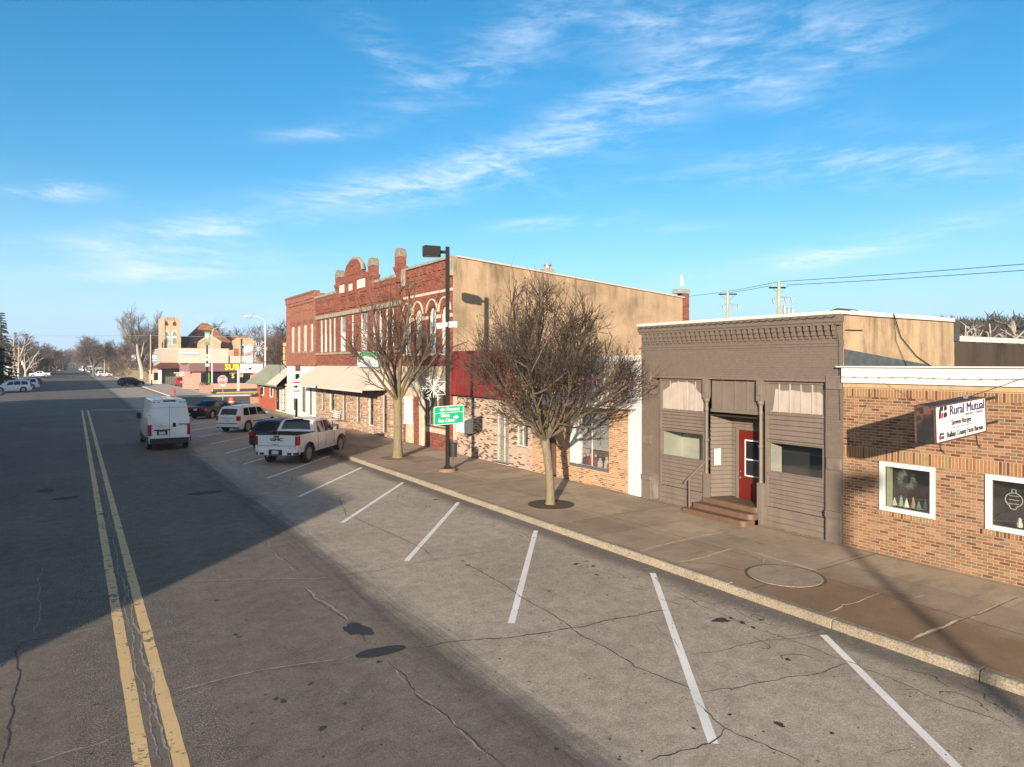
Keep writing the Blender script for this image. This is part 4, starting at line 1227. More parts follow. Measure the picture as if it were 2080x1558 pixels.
# corbelled cornice
b = MB()
b.box(F - .17, F + .02, GY0 + .0, GY1 - .0, 5.62, GT + .01)
b.box(F - .14, F + .02, GY0 + .03, GY1 - .03, 5.55, 5.62)
n = 36
for i in range(n):
 yc = GY0 + .10 + (GY1 - GY0 - .2) * (i + .5) / n
 wv = (GY1 - GY0) / n
 b.box(F - .125, F + .01, yc - wv * .27, yc + wv * .27, 5.42, 5.55)
 b.box(F - .085, F + .01, yc - wv * .27, yc + wv * .27, 5.30, 5.42)
 b.box(F - .045, F + .01, yc - wv * .27, yc + wv * .27, 5.22, 5.30)
b.box(F - .035, F + .02, GY0 + .0, GY1 - .0, 5.10, 5.165)
b.box(F - .018, F + .02, GY0 + .0, GY1 - .0, 5.02, 5.10)
b.build('corbelled_cornice', M_GREY, gb, bevel=.004)
# christmas-light wire along the parapet
b = MB()
yy = GY0 + .1
while yy < GY1:
 b.tube([(F - .19, yy, GT - .02), (F - .24, yy + .03, GT - .04), (F - .24, yy + .03, GT - .09)], .005, 4)
 b.tube([(F - .19, yy, GT - .05), (F - .2, yy + .12, GT - .07), (F - .19, yy + .24, GT - .05)], .006, 4)
 yy += .24
tag(b.build('light_string', M_INK), 'dark string of small lights clipped under the white coping of the brown storefront', 'light string')
# stone-like end piers
b = MB()
for (ya, yb) in ((GY0 + .03, op[0] - .02), (op[1] + .02, GY1 - .03)):
 b.box(F - .05, F + .02, ya, yb, .14, .75)
 b.box(F - .07, F + .02, ya - .01, yb + .01, .75, .92)
 b.box(F - .04, F + .02, ya + .01, yb - .01, 1.95, 2.25)
 b.box(F - .045, F + .02, ya + .0, yb - .0, 3.95, 4.3)
b.split('pier_block', simple('brown_painted_stone', (.150, .119, .096), .8, .2, 4, bmp=.9, bscale=7), gb, bevel=.02)
# lintel
MB().box(F - .02, F + .3, op[0], op[1], 4.13, 4.19).build('lintel', M_GREYW, gb)
XI = F + .10
M_BAND_D = simple('siding_shadow_gap', (.07, .052, .042), .8)
def clap(parent, Y0, Y1, z0, z1, X, n, mat=M_GREYW, name='siding'):
 b = MB()
 h = (z1 - z0) / n
 for i in range(n):
  a = z0 + h * i
  b.prism([(X - .022, a + .014), (X + .05, a + .014), (X + .05, a + h), (X - .002, a + h - .001)], 'y', Y0, Y1)
  b.m(1).prism([(X + .03, a), (X + .06, a), (X + .06, a + .014), (X + .03, a + .014)], 'y', Y0 + .001, Y1 - .001)
  b.m(0)
 return b.build(name, [mat, M_BAND_D], parent)
bays = ((op[0] + .02, 11.80), (13.86, op[1] - .22))
for (ya, yb) in bays:
 near = ya < 11
 zt0 = 3.22 if near else 3.08
 # transom of vertical boards, once whitewashed
 b = MB()
 nb = 5
 for i in range(nb):
  y0_, y1_ = ya + .10 + (yb - ya - .2) * i / nb, ya + .10 + (yb - ya - .2) * (i + 1) / nb
  b.box(XI + .05, XI + .08, y0_ + .012, y1_ - .012, zt0 + .06, 4.06)
 b.build('transom_boards', M_GREYL, gb, bevel=.004)
 # the repaint stopped short: ragged brown edges round the pale primer
 q0, q1, zt1 = ya + .1, yb - .1, 4.06
 if near:
  shp = [(q1, zt1), (q0, zt1), (q0, zt1 - .30), (q0 + .07, zt1 - .24), (q0 + .12, zt1 - .2), (q0 + .5, zt1 - .22), (q0 + .9, zt1 - .17), (q0 + 1.2, zt1 - .2), (q1 - .2, zt1 - .15), (q1 - .16, zt1 - .5), (q1 - .12, zt0 + .1), (q1, zt0 + .06)]
 else:
  shp = [(q1, zt1), (q0, zt1), (q0, zt1 - .46), (q0 + .12, zt1 - .40), (q0 + .3, zt1 - .28), (q0 + .42, zt1 - .1), (q0 + .7, zt1 - .04), (q0 + 1.1, zt1 - .05), (q1 - .42, zt1 - .08), (q1 - .3, zt1 - .2), (q1 - .12, zt1 - .3), (q1, zt1 - .36)]
 MB().poly([(XI + .044, yy_, zz_) for yy_, zz_ in shp]).build('brown_paint_edge', M_GREYW, gb, fix=False)
 b = MB()
 b.box(XI, XI + .1, ya, ya + .10, .15, 4.13)
 b.box(XI, XI + .1, yb - .10, yb, .15, 4.13)
 b.box(XI + .005, XI + .1, ya + .1, yb - .1, 4.05, 4.13)
 b.box(XI - .02, XI + .1, ya + .1, yb - .1, zt0 - .02, zt0 + .055)
 b.box(XI - .02, XI + .1, ya + .1, yb - .1, 2.47, 2.53)
 b.box(XI - .03, XI + .1, ya + .1, yb - .1, 1.56, 1.63)
 b.box(XI - .04, XI + .1, ya + .0, yb - .0, .60, .68)
 b.build('trim', M_GREYW, gb, bevel=.006)
 for (q0, q1) in ((ya + .1, yb - .1),):
  b = MB()
  for i in range(nb - 1):
   yc = ya + .10 + (yb - ya - .2) * (i + 1) / nb
   b.box(XI + .03, XI + .09, yc - .016, yc + .016, zt0 + .055, 4.05)
  b.build('batten', M_GREYL, gb)
 clap(gb, ya + .1, yb - .1, 2.53, zt0 - .02, XI + .03, 5)
 clap(gb, ya + .1, yb - .1, .68, 1.56, XI + .03, 7)
 clap(gb, ya, yb, .14, .60, XI - .01, 3)
 w = window(gb, ya + .1, yb - .1, 1.63, 2.47, XI + .01, M_GREYW, fw=.035, fd=.06, name='display_window')
 # a shallow boxed room behind the glass: sunlit part painted pale, unlit rest painted dark
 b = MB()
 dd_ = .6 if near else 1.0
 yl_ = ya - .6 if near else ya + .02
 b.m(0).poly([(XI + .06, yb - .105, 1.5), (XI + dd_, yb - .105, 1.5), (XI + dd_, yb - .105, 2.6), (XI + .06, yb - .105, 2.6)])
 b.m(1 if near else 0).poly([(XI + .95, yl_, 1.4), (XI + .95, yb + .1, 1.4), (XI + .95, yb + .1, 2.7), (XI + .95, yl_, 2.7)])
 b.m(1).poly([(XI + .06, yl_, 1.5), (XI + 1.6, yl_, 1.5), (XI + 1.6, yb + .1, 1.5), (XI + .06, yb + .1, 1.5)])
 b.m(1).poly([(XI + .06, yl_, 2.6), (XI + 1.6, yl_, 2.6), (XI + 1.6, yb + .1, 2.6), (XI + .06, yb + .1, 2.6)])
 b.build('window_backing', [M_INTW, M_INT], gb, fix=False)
# centre transom over the entry
b = MB()
for i in range(4):
 y0_, y1_ = en0 + (en1 - en0) * i / 4, en0 + (en1 - en0) * (i + 1) / 4
 b.box(XI + .05, XI + .08, y0_ + .01, y1_ - .01, 3.24, 4.10)
b.box(XI - .01, XI + .12, en0 + .02, en1 - .02, 3.16, 3.25)
for i in range(1, 4):
 yc = en0 + (en1 - en0) * i / 4
 b.box(XI + .02, XI + .09, yc - .018, yc + .018, 3.25, 4.12)
b.build('transom_boards', M_GREYW, gb, bevel=.004)
# cast-iron columns
for yc in (11.88, 13.78):
 b = MB()
 b.box(F - .03, F + .10, yc - .09, yc + .09, .15, 1.30)
 b.box(F - .05, F + .12, yc - .10, yc + .10, .15, .50)
 b.lathe((F + .03, yc, 0), [(.065, 1.3), (.05, 1.36), (.05, 2.25), (.066, 2.28), (.066, 2.33), (.048, 2.36), (.045, 3.15), (.06, 3.2), (.06, 3.26), (.05, 3.3), (.055, 3.42), (.09, 3.5), (.09, 3.56)], 14)
 b.prism([(yc - .09, 3.56), (yc + .09, 3.56), (yc + .10, 3.75), (yc + .09, 4.13), (yc - .09, 4.13), (yc - .10, 3.75)], 'x', F - .06, F + .10)
 b.box(F - .09, F + .0, yc - .06, yc + .06, 3.72, 4.0)
 b.build('column', M_GREYW, gb, bevel=.008)
# recessed entry
EZ = .60
XR = F + .78
clap(gb, en0 + .1, 13.47, EZ, 3.05, XR, 19, name='entry_siding')
b = MB()      # angled left cheek of the entry, clad in the same boards
n = 19
h = (3.05 - EZ) / n
for i in range(n):
 a = EZ + h * i
 p, q = (F + .12, 13.72), (XR + .01, 13.48)
 b.m(0).poly([(p[0], p[1] - .024, a + .02), (q[0], q[1] - .024, a + .02), (q[0], q[1] - .002, a + h), (p[0], p[1] - .002, a + h)])
 b.m(1).poly([(p[0], p[1] - .004, a), (q[0], q[1] - .004, a), (q[0], q[1] - .004, a + .02), (p[0], p[1] - .004, a + .02)])
b.build('entry_siding', [M_GREYW, M_BAND_D], gb, fix=False)
b = MB()
b.poly([(F + .12, 11.97, EZ), (XR + .3, 12.10, EZ), (XR + .3, 12.10, 3.2), (F + .12, 11.97, 3.2)])
b.poly([(F + .05, en0 - .1, 3.06), (XR + .2, en0 - .1, 3.06), (XR + .2, en1 + .1, 3.06), (F + .05, en1 + .1, 3.06)])
b.build('entry_ceiling', M_GREYW, gb, fix=False)
# door
d0, d1 = 12.24, 13.17
dr = MB().box(XR - .045, XR - .005, d0, d1, EZ + .02, 2.62)
door = dr.build('door', M_REDDOOR, gb, bevel=.004)
b = MB()
b.box(XR - .07, XR - .0, d1, d1 + .09, EZ, 2.72)
b.box(XR - .07, XR - .0, d0 - .1, d1, 2.63, 2.72)
b.build('door_frame', M_GREYW, gb)
b = MB()
for (z0, z1) in ((1.80, 2.32), (1.32, 1.76)):
 b.box(XR - .06, XR - .046, d0 + .12, d1 - .26, z0, z1)
b.split('door_pane', M_GLASSD, door)
b = MB()
for (z0, z1) in ((2.32, 2.36), (1.76, 1.80), (1.28, 1.32)):
 b.box(XR - .066, XR - .046, d0 + .10, d1 - .22, z0, z1)
b.box(XR - .067, XR - .046, d1 - .26, d1 - .22, 1.32, 2.32)
b.build('pane_frame', M_WHITE, door)
b = MB()
b.box(XR - .053, XR - .045, d0 + .14, d0 + .42, .78, 1.18)
b.box(XR - .053, XR - .045, d0 + .54, d0 + .82, .78, 1.18)
b.split('door_panel', M_REDDOOR, door, bevel=.003)
b = MB()
b.ball((XR - .095, d1 - .09, 1.22), .036, 10)
b.ball((XR - .08, d1 - .09, 1.40), .028, 10)
b.split('door_knob', M_CHROME, door)
# mail / notice box on the cheek
tag(MB().box(F + .16, F + .44, 13.585, 13.615, 1.55, 2.05).build('notice_board', M_WHITE, bevel=.006), 'white notice panel with two dots beside the recessed entry of the brown storefront', 'notice')
bpy.data.objects['notice_board'].rotation_euler = (0, 0, 0)
# steps
b = MB()
b.box(F - .0, XR + .3, en0 - .02, en1 + .02, .14, EZ)
st = [(0.30, .46), (0.62, .31)]
b.build('landing', M_STEP, gb)
b = MB()
for (dx, zt, ex) in ((.06, .597, .02), (.36, .452, .12), (.66, .303, .26)):
 r = .16
 y0_, y1_ = en0 - .06 - (0 if ex < .1 else 0.0), en1 + .14 + ex
 pl = [(F - .005, y0_), (F - .005, y1_), (F - dx, y1_)]
 for i in range(7):
  a = math.pi / 2 * i / 6
  pl.append((F - dx + r * (1 - math.cos(a)) * 0 - 0 + (r - r * math.cos(a)) * 0 + (r - r * math.sin(math.pi / 2 - a)), y0_ + r - r * math.sin(a) * 1.0) if False else (F - dx + r * (1 - math.cos(a)), y0_ + r * (1 - math.sin(a))))
 b.prism(pl, 'z', .14 + .001 * dx, zt)
b.split('step', M_STEP, gb, bevel=.012)
b = MB()
hx = F - .50
b.tube([(hx, 13.98, .30), (hx, 13.98, 1.20)], .022, 8)
b.tube([(hx - .16, 14.02, 1.06), (hx, 13.98, 1.20), (F + .12, 13.82, 1.72), (F + .16, 13.8, 1.74)], .024, 8)
b.build('handrail', simple('brown_rail', (.16, .11, .085), .5), gb)
b = MB()
b.tube([(F - .23, GY0 + .06, 5.6), (F - .06, GY0 + .08, 5.1), (F - .03, GY0 + .09, 4.0), (F - .03, GY0 + .06, 3.2)], .006, 4)
b.tube([(F + 2.2, GY0 - .07, 5.9), (F + 2.6, GY0 - .05, 5.3), (F + 3.4, GY0 - .05, 4.8), (F + 4.4, GY0 - .05, 4.45)], .013, 5)
b.tube([(F + 2.2, GY0 - .07, 5.9), (F + 2.35, GY0 - .05, 5.2), (F + 2.9, GY0 - .05, 4.5)], .008, 5)
b.tube([(F + .05, GY0 - .03, 5.42), (F + .8, GY0 - .03, 5.43)], .012, 5)
b.split('loose_cable', M_INK, gb)
# dead leaves swept against the wall
lv = MB()
rl = random.Random(8)
ML = simple('dead_leaf', (.20, .085, .04), .9, .4, 30)
for i in range(420):
 yy = rl.choice([rl.uniform(10, 11.9), rl.uniform(2, 9.4), rl.uniform(17, 20.5), rl.gauss(18.6, .25)])
 xx = F - .02 - abs(rl.gauss(0, .05))
 c = Vector((xx, yy, .158 + rl.uniform(0, .02)))
 a = rl.uniform(0, 6.28)
 s = rl.uniform(.012, .03)
 lv.poly([c, c + Vector((math.cos(a) * s, math.sin(a) * s, rl.uniform(0, .02))), c + Vector((math.cos(a + 1.4) * s, math.sin(a + 1.4) * s, rl.uniform(0, .02)))])
lvo = lv.build('fallen_leaves', ML, fix=False)
lvo['kind'] = 'stuff'
lv = MB()
for i in range(900):
 yy = rl.uniform(1.5, 40)
 xx = 10.97 - abs(rl.gauss(0, .12)) if rl.random() < .7 else rl.uniform(6, 15.8)
 z_ = .004 if xx < 11 else .156
 if 10.98 < xx < 11.25:
  continue
 c = Vector((xx, yy, z_ + rl.uniform(0, .006)))
 a = rl.uniform(0, 6.28)
 s = rl.uniform(.008, .022)
 lv.poly([c, c + Vector((math.cos(a) * s, math.sin(a) * s, rl.uniform(0, .008))), c + Vector((math.cos(a + 1.3) * s, math.sin(a + 1.3) * s, rl.uniform(0, .008)))])
lvo = lv.build('gutter_litter', ML, fix=False)
lvo['kind'] = 'stuff'
# ================================================================== 3. tan brick shop with white canopy
TY0, TY1 = GY1, YX(1081)
tb = thing('canopy_shop', 'low tan brick shop with grey slatted sign band and a thin white canopy', 'building', (F, 19, .15))
mw = (YX(1237), YX(1157), .80, 2.92)
dy = (YX(1130), YX(1114))
shell(tb, TY0 + .62, TY1, .1, 3.1, 30, [mw, (dy[0], dy[1], .15, 2.5)], [M_BR_TAN, M_BR_TAN, M_BR_TAN, M_ROOFD, M_INT], depth=.7, roof_drop=.02)
b = MB()
b.box(F - .02, F + .5, TY0 + .01, TY0 + .63, .1, 4.84)
b.box(F + .5, 30, TY0 + .01, TY0 + .3, .1, 4.4)
b.build('end_pier', M_WHITE, tb, bevel=.01)
b = MB()
b.box(F - .06, F + .3, TY0 + .02, TY1 - .01, 4.66, 4.87)
b.build('top_fascia', M_WHITE, tb)
b = MB()
b.box(F + .05, F + .3, TY0 + .62, TY1 - .01, 3.1, 4.66)
zz = 3.26
while zz < 4.62:
 b.prism([(F + .02, zz), (F + .06, zz), (F + .06, zz + .115), (F + .045, zz + .115)], 'y', TY0 + .64, TY1 - .02)
 zz += .12
b.build('slatted_band', M_LATT, tb)
b = MB()
b.box(F + .3, 30, TY0 + .3, TY1 - .01, 4.3, 4.4)
b.build('roof', M_ROOFD, tb)
b = MB()
CX0 = F - 1.15
b.prism([(F + .02, TY0 + .02), (F + .02, TY1 - .05), (CX0 + .35, TY1 - .05), (CX0, 21.2), (CX0, 18.6), (F - .12, TY0 + .02)], 'z', 3.06, 3.25)
b.build('canopy', M_WHITE, tb, bevel=.01)
for i, (s, yy) in enumerate((('D', 19.75), ('E', 19.42), ('V', 19.10), ('Y', 18.80))):
 pass
text('lettering', "STEVYN'S", .42, simple('blue_letters', (.03, .04, .36), .4), tb, (F - .0, 20.0, 3.86), (0, -1, 0), (0, 0, 1), ext=.02, bold=.02) if False else None
# only the feet of blue letters show between the twigs: blocks of the same size
b = MB()
for yy, hgt in ((20.35, .20), (20.05, .26), (19.55, .30), (19.25, .22), (18.85, .26), (18.6, .26)):
 b.prism([(yy - .10, 3.74), (yy + .10, 3.74), (yy + .06, 3.74 + hgt), (yy - .06, 3.74 + hgt)], 'x', F - .015, F + .05)
b.split('letter', simple('blue_letters', (.03, .04, .36), .4), tb)
w = window(tb, mw[0], mw[1], mw[2], mw[3], F + .08, M_STEEL, fw=.035, fd=.05, muls=(.47,), name='display_window')
b = MB()
b.box(F + .14, F + .165, mw[0] + .03, mw[1] - .5, 1.45, 2.9)
b.build('roller_blind', M_BLIND, tb)
b = MB()
b.box(F + .0, F + .6, mw[1] - .5, mw[1] - .02, mw[2] + .03, mw[3] - .02)
b.build('white_return', M_WHITE, tb)
b = MB()
b.box(F - .02, F + .35, mw[0], mw[1], mw[2] - .07, mw[2] + .012)
b.build('sill', simple('dark_stone', (.10, .11, .10), .6, .2, 5), tb)
b = MB()
b.box(F + .15, F + .2, dy[0] + .02, dy[1] - .02, .17, 2.45)
b.build('door', simple('brown_door', (.12, .07, .045), .5), tb)
b = MB()
b.tube([(F + .13, mw[0] + .62, 2.8), (F + .13, mw[0] + .63, 1.6)], .008, 5)
b.build('blind_cord', M_INK, tb)
for i, (fy, h, c1, c2, lab) in enumerate([(.15, .26, (.75, .1, .03), (.75, .1, .03), 'small red gift-box figurine at the right end of the shop sill'), (.36, .50, (.78, .78, .76), (.35, .05, .06), 'tall white santa figurine with red cap in the shop window'),
                                     (.72, .42, (.8, .8, .8), (.05, .05, .06), 'snowman figurine with dark hat in the shop window'), (.98, .52, (.28, .05, .06), (.5, .12, .1), 'maroon robed figurine left of the snowman in the shop window'),
                                     (1.22, .46, (.65, .03, .05), (.8, .8, .8), 'red and white santa figurine in the shop window'), (1.42, .5, (.12, .05, .16), (.6, .45, .4), 'dark purple figurine beside the santa in the shop window'),
                                     (1.62, .44, (.05, .04, .04), (.5, .2, .1), 'black figurine at the left of the row in the shop window')]):
 t = thing('figurine', lab, 'figurine', (F + .2, mw[0] + fy, .82), group='figurines on the sill of the tan brick shop')
 c = (F + .22, mw[0] + fy + .02, .82)
 if i == 0:
  MB().box(c[0] - .1, c[0] + .1, c[1] - .11, c[1] + .11, c[2], c[2] + .2).build('body', simple('fg%d' % i, c1, .6), t, bevel=.02)
  MB().box(c[0] - .03, c[0] + .03, c[1] - .115, c[1] + .115, c[2] + .01, c[2] + .21).build('ribbon', M_WHITE, t)
 else:
  MB().lathe(c, [(.09, 0), (.11, .04), (.10, h * .45), (.05, h * .62), (.0, h * .66)], 12).build('body', simple('fg%d' % i, c1, .6), t, smooth=60)
  MB().ball((c[0], c[1], c[2] + h * .72), .062, 10).build('head', simple('fg_skin%d' % i, (.72, .66, .6), .6), t, smooth=180)
  MB().lathe((c[0], c[1], c[2] + h * .80), [(.068, 0), (.04, .05), (.0, h * .22)], 10).build('cap', simple('fgc%d' % i, c2, .6), t, smooth=60)
# ================================================================== 4. speckled white brick shop with red metal parapet
RY0, RY1 = TY1, YX(920) - .01
rb = thing('red_band_shop', 'low speckled white brick shop under a red sheet metal band, white glazed door', 'building', (F, 26, .15))
dw = (YX(1033), YX(1005), .17, 2.42)
sw = (YX(1072), YX(1046), 1.05, 2.02)
shell(rb, RY0 + .004, RY1, .1, 3.12, 30, [dw, sw], [M_BR_WHT, M_BR_WHT, M_BR_WHT, M_ROOFD, M_INT], depth=.3, roof_drop=.02)
b = MB()
b.prism([(F - .18, 3.06), (F + .3, 3.06), (F + .3, 5.2), (F - .05, 5.2)], 'y', RY0 + .01, RY1 - .02)
b.build('red_band', M_RED, rb)
b = MB()
yy = RY0 + .1
while yy < RY1 - .05:
 b.prism([(F - .205, 3.05), (F - .175, 3.05), (F - .045, 5.2), (F - .072, 5.2)], 'y', yy, yy + .03)
 yy += .42
b.build('seam', M_RED, rb)
b = MB()
b.box(F - .22, F + .3, RY0 + .005, RY1 - .03, 3.02, 3.06)
b.build('drip_edge', M_INK, rb)
MB().box(F + .3, 30, RY0 + .01, RY1, 4.7, 4.8).build('roof', M_ROOFD, rb)
MB().box(F + .3, 30, RY0 + .01, RY0 + .2, 3.0, 4.7).build('side_wall', M_STUC2, rb)
b = MB()
b.box(F - .01, F + .14, RY1 - .42, RY1 - .02, .1, 3.0)
b.build('stone_pilaster', M_STONEB, rb, bevel=.01)
wd = window(rb, dw[0], dw[1], dw[2], dw[3], F + .12, M_STEEL, fw=.07, fd=.06, muls=(.5,), bars=(.52,), name='glazed_door')
b = MB()
b.box(F + .22, F + .25, dw[0] + .02, dw[1] - .02, .2, 2.4)
b.build('white_curtain', simple('cream_blind', (.74, .72, .60), .8), rb)
b = MB()
b.box(F - .04, F + .2, dw[0] - .05, dw[1] + .05, .12, .17)
b.build('doorstep', M_WALK2, rb)
ww = window(rb, sw[0], sw[1], sw[2], sw[3], F + .14, M_WHITE, fw=.04, fd=.05, muls=(.6,), name='sliding_window')
b = MB()
b.box(F + .22, F + .25, sw[0] + .5, sw[1], sw[2], sw[3])
b.build('curtain', simple('pale_green_cloth', (.55, .58, .46), .8), rb)
ub = thing('wall_cabinet', 'white metal cabinet mounted on the speckled brick wall behind the green road sign', 'cabinet', (F - .2, YX(948), 1.3))
MB().box(F - .30, F - .005, YX(962), YX(938), 1.27, 1.98).build('box', simple('pale_green_white', (.66, .70, .64), .5), ub, bevel=.01)
MB().box(F - .318, F - .303, YX(962) + .03, YX(938) - .03, 1.31, 1.94).build('door', simple('pale_green_white'  , (.66, .70, .64), .5), ub, bevel=.004)
# ================================================================== 5-7. two-storey red brick block, three buildings
ZTOP = 9.92
def coping_weeds(parent, Y0, Y1, z, seed):
 """lichen and dry moss along the stone coping"""
 b = MB()
 r = random.Random(seed)
 n = int((Y1 - Y0) * 34)
 for i in range(n):
  yy = r.uniform(Y0, Y1)
  c = Vector((F + r.uniform(-.12, .15), yy, z))
  h = r.uniform(.02, .13) * (1 if r.random() < .5 else .4)
  a = r.uniform(0, 6.28)
  d = Vector((math.cos(a), math.sin(a), 0)) * .018
  b.poly([c - d, c + d, c + Vector((r.uniform(-.03, .03), r.uniform(-.03, .03), h))])
 o = b.build('dry_moss', simple('dry_moss', (.20, .16, .10), .95, .4, 20), parent, fix=False)
 o['kind'] = 'stuff'
# ---- 5. arched-window building
AY0, AY1 = YX(920), 35.93
ab = thing('arched_brick_building', 'two storey red brick building with four round arched windows and blank tan side wall', 'building', (F, 33, .15))
arches = [(YX(904) + .02, .44), (YX(878), .44), (YX(849), .44), (YX(828), .44)]
ZS, ZR = 5.12, 7.13
ops = [(c - r, c + r, ZS, ZR + r + .01) for c, r in arches]
gf_win = (30.45, 32.95, 1.30, 3.25)
gf_door = (33.35, 34.15, .2, 2.9)
XB = 32.2
ztb = 8.72
b = MB()
shell(ab, AY0, AY1, .1, ZTOP, XB, ops + [gf_win], [M_BR_RED, M_STUC, M_STUC, M_ROOFD, M_INT], depth=.22, roof_drop=.4, side_top=ztb)
b = MB()
for c, r in arches:      # brick spandrels that turn the openings into round arches
 n = 12
 for i in range(n):
  a0, a1 = math.pi * i / n, math.pi * (i + 1) / n
  p0, p1 = (c + r * math.cos(a0), ZR + r * math.sin(a0)), (c + r * math.cos(a1), ZR + r * math.sin(a1))
  b.poly([(F, p0[0], p0[1]), (F, p0[0], ZR + r + .01), (F, p1[0], ZR + r + .01), (F, p1[0], p1[1])])
  b.poly([(F, p0[0], p0[1]), (F + .22, p0[0], p0[1]), (F + .22, p1[0], p1[1]), (F, p1[0], p1[1])])
b.split('arch_spandrel', M_BR_RED, ab, fix=False)
for k_, (c, r) in enumerate(arches):
 b = MB()
 b.box(F + .12, F + .15, c - r, c + r, ZS, ZR + r)
 w = b.build('window', M_WHITED, ab)
 w['label'] = 'tall round arched window boarded in white'
 b = MB()
 b.box(F + .09, F + .125, c - r + .0, c - r + .07, ZS, ZR)
 b.box(F + .09, F + .125, c + r - .07, c + r, ZS, ZR)
 b.box(F + .09, F + .13, c - r + .07, c + r - .07, 6.15, 6.24)
 b.build('frame', M_WHITE, w)
 b = MB()
 b.box(F - .08, F + .12, c - r - .06, c + r + .06, ZS - .10, ZS - .005)
 b.build('sill', M_WHITE, w)
b = MB()
for c, r in arches:
 pts = [(F - .03, c + (r + .22) * math.cos(math.pi * i / 16), ZR + .16 + (r + .24) * math.sin(math.pi * i / 16)) for i in range(17)]
 b.tube(pts, .055, 6)
b.split('hood_mould', M_STONEB, ab)
b = MB()
for c0, c1 in ((AY0 + .02, arches[0][0] - .44), (arches[0][0] + .44, arches[1][0] - .44), (arches[1][0] + .44, arches[2][0] - .44), (arches[2][0] + .44, arches[3][0] - .44), (arches[3][0] + .44, AY1 - .02)):
 if c1 > c0:
  b.box(F - .05, F + .02, c0 + .01, c1 - .01, 6.93, 7.12)
b.split('impost_stone', M_STONEB, ab)
MB().box(F - .05, F + .02, AY0 + .01, AY1 - .01, 8.24, 8.38).build('string_course', M_STONEB, ab)
b = MB()
for (ya, yb) in ((AY0 - .02, AY0 + .48), (AY1 - .50, AY1 + .02)):
 b.box(F - .16, F + .2, ya, yb, 8.98, 9.86)
b.split('corner_stone', M_STONE, ab, bevel=.03)
b = MB()
b.box(F - .10, F + .02, AY0 + .5, AY1 - .52, 9.42, 9.80)
n = 9
for i in range(n + 1):
 yc = AY0 + .55 + (AY1 - AY0 - 1.12) * i / n
 b.box(F - .10, F + .02, yc - .10, yc + .10, 9.12, 9.42)
 b.box(F - .13, F + .02, yc - .13, yc + .13, 9.02, 9.12)
 b.box(F - .08, F + .02, yc - .08, yc + .08, 8.90, 9.02)
 b.box(F - .05, F + .02, yc - .05, yc + .05, 8.80, 8.90)
 if i < n:
  ym = yc + (AY1 - AY0 - 1.12) / n / 2
  b.tube([(F - .10, ym + .17 * math.cos(math.pi * j / 8), 9.40 + .17 * math.sin(math.pi * j / 8)) for j in range(9)], .035, 5)
b.build('corbel_table', M_BR_RED, ab)
b = MB()
b.box(F - .17, F + .25, AY0 - .02, AY1, ZTOP - .08, ZTOP + .05)
b.build('coping', M_STONE, ab, bevel=.03)
coping_weeds(ab, AY0, AY1, ZTOP + .05, 5)
b = MB()
sl_ = (ztb - ZTOP) / (XB - F)
b.prism([(F + .25, ZTOP + .02 + .25 * sl_), (XB + .1, ztb + .0), (XB + .1, ztb + .07), (F + .25, ZTOP + .10 + .25 * sl_)], 'y', AY0 - .10, AY0 + .24)
b.build('side_coping', simple('pinkish_metal', (.52, .42, .35), .5, .05), ab)
# rear chimney and roof vent
chy = thing('brick_chimney', 'dark red brick chimney at the back corner of the tan side wall', 'chimney', (XB, AY0, 8))
MB().box(XB + .02, XB + .52, AY0 - .08, AY0 + .45, .1, 9.0).build('stack', M_BR_RED, chy)
MB().box(XB - .40, XB + .56, AY0 - .12, AY0 + .50, 9.0, 9.30).build('cap', simple('grey_concrete_cap', (.28, .27, .25), .9, .2, 4), chy, bevel=.02)
b = MB()
b.cyl((XB + .1, AY0 + .2, 9.5), (XB + .1, AY0 + .2, 10.2), .05, n=8)
b.build('antenna', M_WHITE, chy)
b = MB()
b.cyl((XB + .3, AY0 + .25, 9.5), (XB + .3, AY0 + .25, 10.0), .05, n=8)
b.build('antenna', M_WHITE, chy)
vx = XofY(1112, AY0 + 1.0)
vt = thing('roof_vent', 'small grey block chimney with metal cowl above the tan side wall', 'vent', (vx, AY0 + 1, 9.2))
MB().box(vx - .3, vx + .3, AY0 + .7, AY0 + 1.3, 8.9, 9.95).build('stack', simple('grey_block', (.30, .27, .23), .9, .2, 5), vt, bevel=.02)
MB().lathe((vx, AY0 + 1.0, 9.95), [(.16, 0), (.16, .14), (.24, .16), (.20, .26), (.0, .30)], 12).build('cowl', M_STEEL, vt)
# shop front of the arched building: stone arch, engaged columns, glazed bay
b = MB()
b.box(F - .10, F + .02, 33.0, 36.2, 2.75, 4.45)
b.box(F - .16, F + .02, 34.5, 35.3, .15, 1.2)
b.box(F - .16, F + .02, 33.0, 33.55, .15, 4.0)
b.split('rough_stone', M_STONEB, ab, bevel=.05)
b = MB()
for yc in (35.35, 34.98, 34.61):
 b.lathe((F - .10, yc, 0), [(.17, 1.2), (.14, 1.32), (.125, 1.4), (.125, 2.5), (.14, 2.6), (.18, 2.75)], 12)
b.split('engaged_column', simple('pale_column_stone', (.58, .52, .46), .7, .08), ab, smooth=50)
b = MB()
b.box(F - .04, F + .02, AY0 + .42, 33.0, .95, 1.22)
b.build('sill_stone', M_STONEB, ab, bevel=.02)
window(ab, gf_win[0], gf_win[1], gf_win[2], gf_win[3], F + .05, simple('grey_blue_frame', (.28, .32, .36), .5), fw=.07, fd=.07, muls=(.5,), name='display_window')
b = MB()
b.box(F - .05, F + .02, AY0 + .42, 33.0, 3.25, 4.45)
b.build('transom', M_STONEB, ab)
b = MB()
b.box(F + .13, F + .18, 31.9, 32.5, 1.35, 2.2)
b.build('window_poster', simple('lime_poster', (.28, .55, .05), .6, .4, 8), ab)
b = MB()
